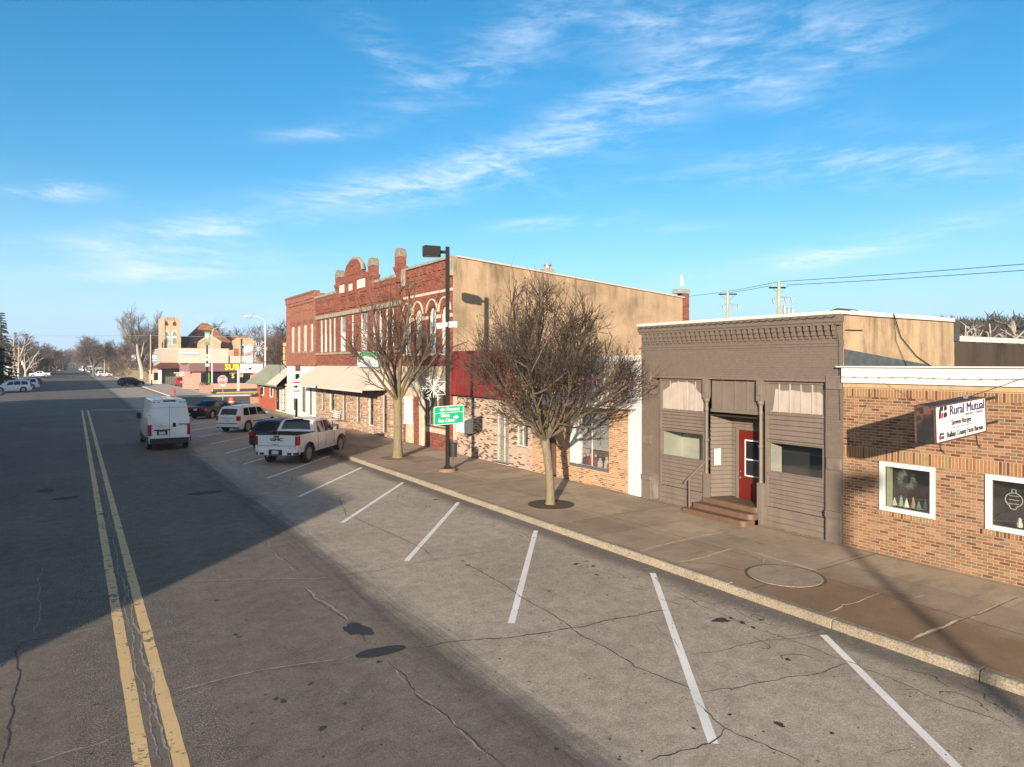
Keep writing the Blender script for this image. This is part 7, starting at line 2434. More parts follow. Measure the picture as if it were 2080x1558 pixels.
REDP, MAROON = paint('red_car_paint', (.38, .01, .025)), paint('maroon_car_paint', (.085, .012, .018))
SILVER = paint('silver_car_paint', (.38, .40, .42), .5)
# near row -------------------------------------------------------------------
van = car('cargo_van', 'tall white cargo van driving away on the left of the parked row, black rear bumper', 'van', (4.2, 39.75 + 5.95 / 2 - 0.0), R(90), VAN, WHITEP)
x0 = -5.95 / 2
b = MB()
b.box(x0 - .008, x0 + .02, -.008, .008, .66, 2.42)
b.box(x0 - .008, x0 + .02, -.92, .92, 2.26, 2.275)
b.box(x0 - .008, x0 + .02, -.93, .93, 1.28, 1.29)
b.build('door_seam', simple('seam_grey', (.22, .23, .24), .6), van)
MB().box(x0 - .03, x0 + .03, -.93, .93, .50, .66).build('bumper_step', M_TRIM, van, bevel=.02)
MB().box(x0 - .03, x0 + .03, -.04, .72, 1.06, 1.12).build('plate_light_bar', M_TRIM, van, bevel=.01)
MB().box(x0 - .015, x0 + .02, .10, .60, .83, 1.05).build('plate_recess', M_TRIM, van)
MB().prism(rrect(-.30, -.15, 1.22, 1.46, .05), 'x', x0 - .035, x0).build('door_latch', M_TRIM, van)
MB().lathe((x0 - .005, .46, 1.36), [(.085, -.02), (.085, .01), (.0, .01)], 16, 'x').build('badge', M_CHROME, van)
text('lettering', 'PROMASTER', .11, M_TRIM, van, (x0 - .012, -.72, 1.36), (0, -1, 0), (0, 0, 1), ext=.003, bold=.003)
MB().box(x0 + .02, x0 + .16, -.30, .30, 2.55, 2.65).build('roof_lamp', M_TRIM, van, bevel=.02)
b = MB()
for yy in (-.72, -.52, .52, .72):
 b.box(x0 - .0, x0 + .06, yy - .05, yy + .05, 2.52, 2.56)
b.split('marker_lamp', M_TRIM, van)
b = MB()
for sgn in (1, -1):
 for zz in (.72, 1.85):
  b.box(x0 - .02, x0 + .06, sgn * .90, sgn * .99, zz, zz + .08)
b.split('hinge', M_WHITED, van)
b = MB()
for sgn in (1, -1):
 b.box(x0 + .1, x0 + .5, sgn * .99, sgn * 1.03, .42, .72)
 b.box(x0 + 1.4, x0 + 4.55, sgn * .99, sgn * 1.035, .42, .64)
b.split('side_cladding', M_TRIM, van)
b = MB()
for sgn in (1, -1):
 b.box(x0 + 4.55, x0 + 4.75, sgn * 1.0, sgn * 1.22, 1.42, 1.76)
b.split('door_mirror', M_TRIM, van, bevel=.04)
for zz in (.72, 1.0, 1.2):
 for sgn in (1, -1):
  MB().box(x0 - .018, x0 + .03, sgn * .82, sgn * .905, zz + .12 - .02, zz + .17).build('lamp_segment', M_LENS if zz == 1.0 else M_TAILR, van)
def placed(rearaxle, hd, s):
 """centre of a vehicle from the middle of its rear axle"""
 d = s['L'] / 2 - s['wheels'][0]
 return (rearaxle[0] + math.cos(hd) * d, rearaxle[1] + math.sin(hd) * d)
h = R(49)
pk = car('pickup_truck', 'white crew cab pickup with black tailgate letters parked at an angle nearest the camera', 'pickup truck', placed((8.37, 32.05), h, PICKUP), h, PICKUP, WHITEP)
x0 = -PICKUP['L'] / 2
text('lettering', 'GMC', .19, M_INK, pk, (x0 - .012, .0, 1.17), (0, -1, 0), (0, 0, 1), ext=.012, bold=.006, fit=.62)
text('lettering', 'AT4', .07, M_INK, pk, (x0 - .012, -.66, .80), (0, -1, 0), (0, 0, 1), ext=.004)
text('lettering', 'SIERRA', .06, M_CHROME, pk, (x0 - .012, .05, .95), (0, -1, 0), (0, 0, 1), ext=.004, font_w=1.8)
b = MB()
b.box(x0 - .008, x0 + .02, -.86, .86, .885, .90)
b.box(x0 - .008, x0 + .02, -.9, -.885, .76, 1.34)
b.box(x0 - .008, x0 + .02, .885, .9, .76, 1.34)
b.build('tailgate_gap', M_TRIM, pk)
MB().box(x0 - .02, x0 + .02, -.13, .13, 1.27, 1.34).build('tailgate_handle', M_TRIM, pk, bevel=.01)
b = MB()
b.box(x0 - .125, x0 - .08, -.32, .32, .50, .74)
b.build('plate_recess', M_TRIM, pk, bevel=.02)
MB().box(x0 - .135, x0 - .12, -.155, .155, .54, .70).build('number_plate', M_PLATE, pk)
b = MB()
for sgn in (1, -1):
 b.prism([(x0 - .10, sgn * .55), (x0 - .085, sgn * .90), (x0 + .1, sgn * 1.035), (x0 + .1, sgn * .5)], 'z', .50, .60)
b.split('bumper_inset', M_TRIM, pk)
for w in PICKUP['wheels']:
 for sgn in (1, -1):
  b = MB()
  r = PICKUP['wr'] + .10
  pts = [(x0 + w + r * math.cos(math.pi * i / 14), sgn * 1.035, PICKUP['wr'] + r * math.sin(math.pi * i / 14)) for i in range(15)]
  b.tube(pts, .035, 5)
  b.build('arch_trim', M_TRIM, pk)
b = MB()
b.box(x0 + .04, x0 + 1.86, -.99, -.90, 1.365, 1.395)
b.box(x0 + .04, x0 + 1.86, .90, .99, 1.365, 1.395)
b.box(x0 + .0, x0 + .09, -.9, .9, 1.365, 1.395)
b.build('bed_rail_cap', M_TRIM, pk)
b = MB()
b.box(x0 + .10, x0 + 1.76, -.9, .9, .868, .88)
b.box(x0 + .12, x0 + 1.76, .875, .90, .88, 1.36)
b.box(x0 + .12, x0 + 1.76, -.90, -.875, .88, 1.36)
b.box(x0 + 1.76, x0 + 1.80, -.9, .9, .88, 1.37)
b.build('bed_liner', M_TRIM, pk)
MB().box(x0 + 2.05, x0 + 2.2, -.25, .25, 1.915, 1.945).build('roof_brake_lamp', M_TRIM, pk, bevel=.01)
b = MB()
for sgn in (1, -1):
 b.box(x0 + 3.86, x0 + 4.02, sgn * 1.0, sgn * 1.27, 1.28, 1.55)
b.split('tow_mirror', M_TRIM, pk, bevel=.03)
b = MB()
b.cyl((x0 - .08, .42, .44), (x0 + .3, .42, .46), .05, n=10)
b.cyl((x0 - .08, -.42, .44), (x0 + .3, -.42, .46), .05, n=10)
b.split('exhaust', M_CHROME, pk)
h = R(47)
hb_ = car('hatchback', 'dark navy hatchback parked between the white pickup and the white jeep style wagon', 'car', placed((8.9, 37.9), h, HATCH), h, HATCH, NAVYP)
MB().box(-.2, .2, -.01, .01, 1.53, 1.54).build('aerial_base', M_TRIM, hb_)
MB().tube([(-.5, 0, 1.53), (-.75, 0, 1.78)], .006, 4).build('aerial', M_TRIM, hb_)
h = R(44)
jp = car('white_suv', 'boxy off white sport utility wagon parked beyond the navy hatchback, dark rear window', 'suv', placed((9.15, 48.3), h, SUV), h, dict(SUV, bumper=(.40, .74), tail=(.80, 1.12), tailw=.16), WHITE2)
x0 = -SUV['L'] / 2
b = MB()
for sgn in (1, -1):
 b.tube([(x0 + .6, sgn * .66, 1.74), (x0 + .7, sgn * .66, 1.80), (x0 + 2.4, sgn * .66, 1.80), (x0 + 2.5, sgn * .66, 1.74)], .022, 6)
b.split('roof_rack', M_TRIM, jp)
b = MB()
for sgn in (1, -1):
 b.box(x0 + 1.45, x0 + 3.3, sgn * .925, sgn * .945, .66, .72)
b.box(x0 - .105, x0 + .0, -.8, .8, .62, .66)
b.split('side_moulding', M_TRIM, jp)
MB().box(x0 - .02, x0 + .0, -.4, .4, .98, 1.0).build('tailgate_strip', M_CHROME, jp)
MB().tube([(x0 + .02, 0, 1.16), (x0 + .1, .12, 1.24), (x0 + .14, .3, 1.28)], .012, 5).build('wiper', M_TRIM, jp)
h = R(46)
sd = car('black_sedan', 'glossy black sedan with wide red tail lamps parked behind the van near the corner', 'car', placed((9.0, 61.3), h, SEDAN), h, SEDAN, BLACKP)
MB().box(-SEDAN['L'] / 2 - .02, -SEDAN['L'] / 2 + .02, -.42, .42, .88, .92).build('chrome_strip', M_CHROME, sd)
# across the street and further off ----------------------------------------------
def far_car(name, label, cat, px, py, hd, s, body, group=None):
 x, y = G(px, py)
 return car(name, label, cat, (x, y), R(hd), s, body, group)
GL = 'vehicles parked along the left kerb'
far_car('white_suv', 'large white sport utility with chrome wheels, nearest of the row parked on the left', 'suv', 22, 797, 191, BIGSUV, WHITEP, GL)
far_car('white_suv', 'second white sport utility of the left row, mostly hidden by the first', 'suv', 42, 790.5, 193, BIGSUV, WHITEP, GL)
far_car('silver_crossover', 'silver white crossover third in the row parked on the left', 'car', 49, 786.5, 196, WAGON, SILVER, GL)
far_car('maroon_car', 'dark maroon car with bright tail lamp at the far end of the left row', 'car', 56, 783, 200, WAGON, MAROON, GL)
far_car('white_pickup', 'white pickup standing crosswise beyond the left row of vehicles', 'pickup truck', 81, 765.5, 182, PICKUP, WHITEP)
far_car('oncoming_car', 'white car driving toward the camera far up the left lane', 'car', 118.5, 754.5, 268, dict(SEDAN), WHITEP)
far_car('leaving_car', 'white car driving away far up the right lane', 'car', 164, 753, 90, dict(WAGON), WHITEP)
far_car('crossover', 'white crossover parked diagonally beyond the side street on the right', 'suv', 212, 764.5, 12, dict(SUV, L=4.9), WHITEP)
far_car('black_suv', 'shiny black sport utility turning across the far right of the junction', 'suv', 267, 784, 28, SUV, BLACKP)
x, y = at_depth(366, 138)
car('red_suv', 'red sport utility seen from behind under the maroon porch roof', 'suv', (x, y, .03), R(86), SUV, REDP)
GF = 'small cars parked far up the street'
for i, (px, py, hd, bd, lab) in enumerate([(57, 757.5, 185, MAROON, 'long dark red car on the grass beyond the white pickup'), (98, 752.5, 250, WHITEP, 'small white car beside the kerb left of the oncoming car'),
                                           (104, 751, 250, SILVER, 'tiny silver car far up the left kerb'), (109, 749, 250, WHITEP, 'tiny white car beyond the silver one on the left kerb'), (127, 747.5, 250, WHITEP, 'white car furthest up the left kerb by the lamp'),
                                           (185, 757, 60, SILVER, 'tiny silver car at the right kerb behind the crossover'), (246, 758, 30, BLACKP, 'black car under the brown trees on the right'),
                                           (236, 757, 30, SILVER, 'grey car under the brown trees on the right'), (90, 757, 185, NAVYP, 'dark blue car roof seen beyond the white pickup')]):
 far_car('distant_car', lab, 'car', px, py, hd, SEDAN if i % 2 else WAGON, bd, GF)
# ------------------------------------------------------------------ street furniture
LPX, LPY = 12.91, 24.81
def lamp_post(loc, label, arm, extra=False):
 """square bronze post with a shoebox head; arm = heading of the head"""
 t = thing('street_lamp', label, 'street lamp', (loc[0], loc[1], .15), R(arm), 'dark bronze street lamps', local=True)
 MB().box(-.085, .085, -.085, .085, .12, 9.26).build('pole', M_DBRONZE, t, bevel=.012)
 b = MB()
 b.lathe((0, 0, 0), [(.36, 0), (.36, .07), (.30, .12), (.0, .12)], 20)
 b.build('footing', M_WALK, t)
 b = MB()
 b.box(-.15, .15, -.15, .15, .12, .16)
 for i in range(4):
  b.cyl((.11 * (1 if i < 2 else -1), .11 * (1 if i % 2 else -1), .16), (.11 * (1 if i < 2 else -1), .11 * (1 if i % 2 else -1), .22), .02, n=6)
 b.build('base_plate', M_DBRONZE, t)
 MB().box(.08, .30, -.045, .045, 8.98, 9.10).build('arm', M_DBRONZE, t)
 hd = MB().prism([(.28, 8.86), (1.02, 8.86), (1.02, 9.22), (.90, 9.28), (.28, 9.24)], 'y', -.27, .27).build('lamp_head', M_DBRONZE, t, bevel=.015)
 MB().box(.36, .96, -.2, .2, 8.845, 8.865).build('lens', simple('amber_lens', (.30, .16, .06), .4), hd)
 return t
# the head points up the street towards the road: heading measured in the world
lp = lamp_post((LPX, LPY), 'tall dark square street lamp carrying the green road sign, nearest on the right sidewalk', 152)
lp2 = copy_thing(lp, (-10.3, -17.6, .15), R(20), 'dark street lamp on the opposite sidewalk, outside the frame', 'dark bronze street lamps')
sn = thing('road_sign', 'green road sign with white text and arrows for Durand, Eleva and Eau Claire', 'road sign', (LPX, LPY, 2.9))
# panel spans px 883..938 at about the pole's depth; it faces the camera squarely along the street
px0, px1 = XofY(883, LPY - .15), XofY(938, LPY - .10)
zt_, zb2_ = 2.86, 2.10
ang = R(-8)
cxs = (px0 + px1) / 2
hwS = (px1 - px0) / 2 / math.cos(ang)
rS = Vector((math.cos(ang), math.sin(ang), .045))
nS = Vector((math.sin(ang), -math.cos(ang), 0))
cS = Vector((cxs, LPY - .16, (zt_ + zb2_) / 2))
def sgn_panel(b, u0, u1, v0, v1, r, d0, d1):
 pts = []
 for cu_, cv_, a0 in ((u1 - r, v1 - r, 0), (u0 + r, v1 - r, 90), (u0 + r, v0 + r, 180), (u1 - r, v0 + r, 270)):
  for i in range(5):
   a = R(a0 + 22.5 * i)
   pts.append((cu_ + r * math.cos(a), cv_ + r * math.sin(a)))
 o = len(b.v)
 n = len(pts)
 for d in (d0, d1):
  for u, v in pts:
   p = cS + rS * u + Vector((0, 0, 1)) * v + nS * d
   b.v.append(tuple(p))
 b.face([o + i for i in range(n)])
 b.face([o + n + i for i in range(n)][::-1])
 for i in range(n):
  j = (i + 1) % n
  b.face([o + i, o + j, o + n + j, o + n + i])
hv = (zt_ - zb2_) / 2
b = MB()
sgn_panel(b, -hwS, hwS, -hv, hv, .06, -.01, .012)
b.build('panel', M_SIGNW, sn)
b = MB()
sgn_panel(b, -hwS + .022, hwS - .022, .110, hv - .022, .04, .012, .016)
sgn_panel(b, -hwS + .022, hwS - .022, -hv + .022, .092, .04, .012, .016)
b.build('green_field', M_GREENS, sn)
def spos(u, v):
 return cS + rS * u + Vector((0, 0, 1)) * v + nS * .024
for s_, u, v in (('Durand', .17, .265), ('Eleva', -.16, -.01), ('Eau Claire', -.10, -.245)):
 text('lettering', s_, .205, M_SIGNW, sn, spos(u, v * .88), rS, (0, 0, 1), ext=.002, bold=.004, fit={'Durand': .54, 'Eleva': .38, 'Eau Claire': .70}[s_])
def arrow(b, u, v, sgn):
 for pl in ([(0, .10), (.13, 0), (0, -.10), (0, -.035), (-.10, -.035), (-.10, .035), (0, .035)],):
  o = len(b.v)
  for (a, c) in pl:
   b.v.append(tuple(spos(u + sgn * a, v + c) + nS * .002))
  b.face(range(o, o + len(pl)))
b = MB()
arrow(b, -.27, .235, -1)
arrow(b, .30, -.10, 1)
b.split('arrow', M_SIGNW, sn, fix=False)
b = MB()
b.box(LPX - .11, LPX + .11, LPY - .15, LPY - .08, 2.2, 2.26)
b.box(LPX - .11, LPX + .11, LPY - .15, LPY - .08, 2.7, 2.76)
b.build('bracket', M_STEEL, sn)
zc_ = CAMH - (661 - HYP) * (LPX * SI + LPY * CO) / FOC
cm = thing('sensor_boxes', 'pair of white boxes mounted back to back halfway up the street lamp', 'sensor', (LPX, LPY, zc_))
b = MB()
b.prism([(-.44, zc_ - .16), (-.08, zc_ - .06), (-.08, zc_ + .12), (-.50, zc_ + .08)], 'y', LPY - .16, LPY + .1)
b.v = [(x + LPX, y, z) for x, y, z in b.v]
b.build('box', M_WHITE, cm, bevel=.01)
b = MB()
b.box(LPX + .0, LPX + .28, LPY - .34, LPY - .09, zc_ - .10, zc_ + .16)
b.build('box', M_WHITE, cm, bevel=.01)
b = MB()
b.box(LPX + .03, LPX + .25, LPY - .345, LPY - .338, zc_ - .08, zc_ + .09)
b.build('face', simple('pale_grey_face', (.5, .5, .48), .5), cm)
# waste basket strapped to the pole
tc_ = thing('waste_basket', 'dark mesh waste basket strapped low on the street lamp', 'waste bin', (LPX + .27, LPY, .8))
b = MB()
bx, by = LPX + .26, LPY - .02
for i in range(20):
 a = 2 * math.pi * i / 20
 b.tube([(bx + .15 * math.cos(a), by + .15 * math.sin(a), .72), (bx + .165 * math.cos(a), by + .165 * math.sin(a), 1.42)], .008, 4)
for j in range(9):
 z = .74 + j * .08
 b.tube([(bx + (.15 + .015 * j / 8) * math.cos(2 * math.pi * i / 20), by + (.15 + .015 * j / 8) * math.sin(2 * math.pi * i / 20), z) for i in range(21)], .008, 4)
b.build('mesh', M_INK, tc_)
MB().lathe((bx, by, 0), [(.125, .74), (.135, 1.3), (.0, 1.32)], 14).build('liner', simple('dark_liner', (.05, .05, .05), .5), tc_)
b = MB()
b.box(LPX + .08, LPX + .13, LPY - .05, LPY + .03, .9, 1.3)
b.cyl((bx, by, .58), (bx, by, .74), .02, n=6)
b.build('bracket', M_INK, tc_)
def snowflake(c, r, label, plane='xz', parent_note=None, ang=0.0):
 t = thing('snowflake_ornament', label, 'ornament', c, group='white snowflake ornaments on lamp posts')
 b = MB()
 ax = Vector((math.cos(ang), math.sin(ang), 0))
 def P(u, v):
  return tuple(Vector(c) + ax * u + Vector((0, 0, v)))
 for i in range(12):
  a = R(30 * i)
  ll = r * (1.0 if i % 2 == 0 else .72)
  d = Vector((math.cos(a), math.sin(a)))
  n = Vector((-d.y, d.x))
  b.tube([P(0, 0), P(d.x * ll, d.y * ll)], .024 * r, 5)
  if i % 2 == 0:
   for f in (.55, .8):
    for s2 in (-1, 1):
     e = d * ll * (f + .2) + n * s2 * ll * .2
     b.tube([P(d.x * ll * f, d.y * ll * f), P(e.x, e.y)], .020 * r, 4)
 b.build('flake', M_SIGNW, t)
 b = MB()
 b.ball(c, r * .14, 8)
 b.build('hub', M_SIGNW, t)
 return t
fz_ = CAMH - (788 - HYP) * (LPX * SI + LPY * CO) / FOC
fx_ = XofY(880, LPY)
sf = snowflake((fx_, LPY - .02, fz_), .52, 'white snowflake ornament with square bracket on the nearest street lamp', ang=0)
b = MB()
s_ = .27
cx_ = fx_ + .34
zz0, zz1 = fz_ - .27, fz_ + .27
for (p, q) in (((cx_ - s_, zz0), (cx_ + s_, zz0)), ((cx_ - s_, zz1), (cx_ + s_, zz1)), ((cx_ - s_, zz0), (cx_ - s_, zz1)), ((cx_ + s_, zz0), (cx_ + s_, zz1)), ((cx_ - s_, zz0), (cx_ + s_, zz1)), ((cx_ - s_, zz1), (cx_ + s_, zz0))):
 b.tube([(p[0], LPY, p[1]), (q[0], LPY, q[1])], .016, 4)
b.build('bracket', M_SIGNW, sf)
# far lamp posts -----------------------------------------------------------------
def cobra_lamp(x, d, ztop, arm, label, mat=simple('grey_white_pole', (.48, .48, .47), .5), taper=(.13, .075), banner=None, base=0.15, group=None, col=None):
 X, Y = at_depth(x, d)
 t = thing('road_lamp', label, 'street lamp', (X, Y, base), group=group)
 b = MB()
 b.cyl((X, Y, base), (X, Y, base + .9), taper[0] * 1.7, taper[0], 10)
 b.cyl((X, Y, base + .9), (X, Y, ztop - .8), taper[0], taper[1], 10)
 b.build('pole', mat, t, smooth=50)
 b = MB()
 ax = Vector((math.cos(R(arm)), math.sin(R(arm)), 0))
 p = Vector((X, Y, ztop - .8))
 b.tube([p, p + ax * .25 + Vector((0, 0, .5)), p + ax * .9 + Vector((0, 0, .75)), p + ax * 1.5 + Vector((0, 0, .72))], .055, 6)
 b.build('arm', mat, t)
 b = MB()
 q = p + ax * 1.3 + Vector((0, 0, .7))
 b.tube([q, q + ax * .2 + Vector((0, 0, .04)), q + ax * .8, q + ax * .95], [.05, .15, .14, .04], 8)
 b.build('lamp_head', mat, t)
 return t, X, Y
tw1, X_, Y_ = cobra_lamp(431, 107, CAMH + (738 - 664) * 107 / FOC, 10, 'tall white street lamp with green banner in front of the sandwich shop')
b = MB()
b.box(X_ - 1.15, X_ - .35, Y_ - .3, Y_ - .26, CAMH + (738 - 701) * 107 / FOC, CAMH + (738 - 674) * 107 / FOC)
bn = tag(b.build('banner', simple('green_banner', (.10, .28, .14), .7, .35, 1.2)), 'green banner with pale and orange patches on the white street lamp', 'banner')
MB().box(X_ - 1.05, X_ - .5, Y_ - .32, Y_ - .30, CAMH + (738 - 688) * 107 / FOC, CAMH + (738 - 678) * 107 / FOC).build('pale_patch', simple('pale_sky_patch', (.55, .68, .70), .7), bn)
MB().box(X_ - 1.1, X_ - .4, Y_ - .32, Y_ - .30, CAMH + (738 - 694) * 107 / FOC, CAMH + (738 - 690) * 107 / FOC).build('orange_patch', simple('orange_patch', (.65, .28, .05), .7), bn)
dk = thing('signal_post', 'dark post with small white signs standing beside the white street lamp', 'post', (X_ - .7, Y_ + .3, .15))
MB().cyl((X_ - .7, Y_ + .3, .15), (X_ - .7, Y_ + .3, CAMH + (738 - 700) * 107 / FOC), .17, .12, 8).build('pole', M_DBRONZE, dk)
b = MB()
for z_ in (4.1, 5.0, 5.6):
 b.box(X_ - 1.0, X_ - .4, Y_ + .06, Y_ + .1, z_, z_ + .45)
b.build('plate', M_WHITED, dk)
tw2, X2_, Y2_ = cobra_lamp(539, 76, CAMH + (738 - 642) * 76 / FOC, 170, 'white street lamp rising behind the corner cafe roof', base=.1)
snowflake((X2_ - .75, Y2_ - .1, CAMH + (738 - 708) * 76 / FOC), .95, 'white snowflake ornament on the lamp behind the cafe sign')
for x, y, lab, c in ((308, 772, 'blue and white banner post at the right sidewalk corner', 1), (277, 776, 'blue and white banner post left of the leaning pale trunk', 1), (6, 778, 'blue and white banner post at the left edge', 1)):
 d = (CAMH) * FOC / ({308: 783, 277: 766, 6: 776}[x] - HYP)
 X_, Y_ = at_depth(x, d)
 t = thing('banner_post', lab, 'banner', (X_, Y_, 0), group='blue banners on dark posts')
 zt = CAMH + (738 - {308: 719, 277: 720, 6: 719}[x]) * d / FOC
 zb = CAMH - ({308: 737, 277: 735, 6: 737}[x] - 738) * d / FOC
 MB().cyl((X_, Y_, 0), (X_, Y_, zt + .4), .10, .08, 8).build('post', M_DBRONZE, t)
 k = 8 * d / FOC
 s_ = 1 if x != 6 else -1
 sx0, sx1 = (X_ + .12, X_ + .12 + k * 1.05) if x == 308 else (X_ - .12 - k, X_ - .12)
 bo = MB().box(sx0, sx1, Y_ - .04, Y_, zb, zt).build('cloth', simple('teal_banner', (.10, .28, .38), .7), t)
 hh = zt - zb
 MB().box(sx0 + .06, sx1 - .06, Y_ - .05, Y_ - .04, zb + hh * .42, zb + hh * .85).build('white_field', M_SIGNW, bo)
 MB().box(sx0, sx1, Y_ - .05, Y_ - .04, zb + hh * .2, zb + hh * .28).build('stripe', M_SIGNW, bo)
 MB().box((sx0 + sx1) / 2 - .12, (sx0 + sx1) / 2 + .12, Y_ - .06, Y_ - .05, zb + hh * .6, zb + hh * .7).build('motif', M_NAVY, bo)
 if x != 6:
  MB().box(X_ - .2, X_ + .2, Y_ - .12, Y_ - .08, 1.2, 2.3).build('notice', M_WHITED, t)
# wooden poles, left-side lamps and wires ------------------------------------------
def wood_pole(x, d, ztop, label, r=.17, cross=None, base=0.0):
 X, Y = at_depth(x, d)
 t = thing('utility_pole', label, 'utility pole', (X, Y, base))
 MB().cyl((X, Y, base), (X, Y, ztop), r, r * .7, 10).build('pole', M_POLEW, t, smooth=60)
 return t, X, Y
wood_pole(306, 168, CAMH + (738 - 680) * 168 / FOC, 'bare wooden pole beside the church tower and banner')
wood_pole(212.5, 235, CAMH + (738 - 701) * 235 / FOC, 'pale wooden pole right of the round bare tree up the street')
wood_pole(38, 190, CAMH + (738 - 705) * 190 / FOC, 'reddish wooden pole between the pale trunked trees at left')
for x, d, yt, lab in ((65, 262, 720, 'first grey lamp with slanted arm on the left, by the red roof'), (91, 300, 729, 'second grey lamp on the left, right of the red roof'), (123, 420, 719, 'third grey lamp on the left, in front of the dark conifer'), (132, 520, 724, 'fourth and furthest grey lamp on the left kerb'), (115, 360, 723, 'grey lamp left of the dark conifer')):
 X, Y = at_depth(x, d)
 zt = CAMH + (738 - yt) * d / FOC
 t = thing('arm_lamp', lab, 'street lamp', (X, Y, 0), group='grey lamps along the left kerb')
 MB().cyl((X, Y, 0), (X, Y, zt), .16, .10, 8).build('pole', simple('grey_pole', (.38, .36, .33), .6), t)
 sg_ = -1 if x == 123 else 1
 MB().tube([(X, Y, zt - .6), (X + sg_ * 1.6 * d / 260, Y, zt + .0), (X + sg_ * 2.6 * d / 260, Y, zt + .5 * d / 260)], [.07, .07, .14], 6).build('arm', simple('grey_pole', (.38, .36, .33), .6), t)
# power poles behind the shops on the right
def cross_pole(x, d, ytop, label, arms, bits=True):
 X, Y = at_depth(x, d)
 zt = CAMH + (738 - ytop) * d / FOC
 t = thing('power_pole', label, 'utility pole', (X, Y, 0), group='power poles behind the shops')
 MB().cyl((X, Y, 0), (X, Y, zt), .16, .12, 10).build('pole', M_POLEW, t, smooth=60)
 r = Vector((CO, -SI, 0))
 for (dz, w, off) in arms:
  p = Vector((X, Y, zt - dz)) + r * off
  b = MB()
  b.tube([p - r * w, p + r * w], .06, 4)
  b.build('cross_arm', M_DBRONZE, t)
  b = MB()
  for s in (-1, -.55, .55, 1):
   q = p + r * w * s * .95
   b.cyl(q + Vector((0, 0, .05)), q + Vector((0, 0, .22)), .045, .03, 6)
  b.split('insulator', M_STEEL, t)
 if bits:
  b = MB()
  for s, dz in ((-.45, 1.25), (.45, 1.2), (.9, 1.2)):
   q = Vector((X, Y, zt - dz)) + r * s
   b.tube([q, q + Vector((.1, 0, -.25)), q + r * .12 + Vector((0, 0, -.4))], [.05, .09, .04], 6)
   b.tube([Vector((X, Y, zt - dz + .1)), q], .02, 4)
  for s in (-1, 1):
   b.tube([Vector((X, Y, zt - .9)), Vector((X, Y, zt - .3)) + r * s * .7], .025, 4)
  b.build('fuse_gear', M_STEEL, t)
 return X, Y, zt
P1 = cross_pole(1478, 62, 592, 'left power pole with cross arm seen above the brown storefront roof', [(.25, .85, 0)])
P2 = cross_pole(1582, 50, 572, 'right power pole with transformers seen above the brown storefront roof', [(.45, .62, -.12)], True)
b = MB()
r = Vector((CO, -SI, 0))
for s, dz in ((.42, 1.9), (.72, 2.1), (1.0, 2.1)):
 q = Vector((P2[0], P2[1], P2[2] - dz - .5)) + r * s
 b.lathe(tuple(q), [(.11, 0), (.13, .1), (.13, .55), (.08, .62), (.03, .8)], 10)
tag(b.build('transformer', M_STEEL), 'grey transformer cans hung on the right power pole', 'transformer')
def wire(name, pts, rad, label, m=None):
 b = MB()
 for (p, q, sag) in pts:
  p, q = Vector(p), Vector(q)
  b.tube([p.lerp(q, i / 16) - Vector((0, 0, sag * 4 * (i / 16) * (1 - i / 16))) for i in range(17)], rad, 4)
 tag(b.build(name, m or M_INK), label, 'wire')
n0 = at_depth(2500, 30)
n1 = at_depth(2500, 30.5)
bk = at_depth(1395, 66)
wire('power_line', [((P2[0], P2[1], P2[2]), (n0[0], n0[1], 4.6 + (738 - 500) * 30 / FOC), .1), ((P2[0] + .5, P2[1] - .3, P2[2] - .25), (n1[0], n1[1], 4.6 + (738 - 513) * 30 / FOC), .1),
     ((P2[0], P2[1], P2[2]), (P1[0], P1[1], P1[2]), .02), ((P2[0] - .5, P2[1] + .3, P2[2] - .3), (P1[0] + .3, P1[1], P1[2] - .1), .02),
     ((P1[0], P1[1], P1[2]), (bk[0], bk[1], 4.6 + (738 - 602) * 66 / FOC), .02)], .018, 'dark overhead lines running between the power poles to the right')
a0_, b0_, c0_ = at_depth(-40, 240), at_depth(306, 168), at_depth(520, 150)
wire('span_wire', [((a0_[0], a0_[1], 4.6 + (738 - 680) * 240 / FOC), (b0_[0], b0_[1], CAMH + (738 - 681) * 168 / FOC), .3), ((b0_[0], b0_[1], CAMH + (738 - 681) * 168 / FOC), (c0_[0], c0_[1], CAMH + (738 - 683) * 150 / FOC), .2)], .045,
     'pale overhead wire crossing the far street from the left to the church', M_STEEL)
# stop sign, barrel, planters, hydrant, bench, information post -----------------------
X_, Y_ = at_depth(452.5, 62)
st = thing('stop_sign', 'red octagonal stop sign on a thin post behind the black sedan', 'stop sign', (X_, Y_, 0))
zc = CAMH - (772 - 738) * 62 / FOC
rS2 = Vector((CO * .97, -SI * .6, 0)).normalized()
rS2 = Vector((math.cos(R(-22)), math.sin(R(-22)), 0))
nn_ = Vector((math.sin(R(-22)), -math.cos(R(-22)), 0))
def octagon(b, r, d0, d1):
 pts = [(r * math.cos(R(22.5 + 45 * i)), r * math.sin(R(22.5 + 45 * i))) for i in range(8)]
 o = len(b.v)
 for d in (d0, d1):
  for u, v in pts:
   b.v.append(tuple(Vector((X_, Y_, zc)) + rS2 * u + Vector((0, 0, v)) + nn_ * d))
 b.face([o + i for i in range(8)])
 b.face([o + 8 + i for i in range(8)][::-1])
 for i in range(8):
  j = (i + 1) % 8
  b.face([o + i, o + j, o + 8 + j, o + 8 + i])
b = MB()
octagon(b, .44, .05, .06)
b.build('border', M_SIGNW, st)
b = MB()
octagon(b, .41, .06, .066)
b.build('red_face', M_SIGNR, st)
text('lettering', 'STOP', .33, M_SIGNW, st, Vector((X_, Y_, zc)) + nn_ * .07, rS2, (0, 0, 1), ext=.003, bold=.0, fit=.62)
b = MB()
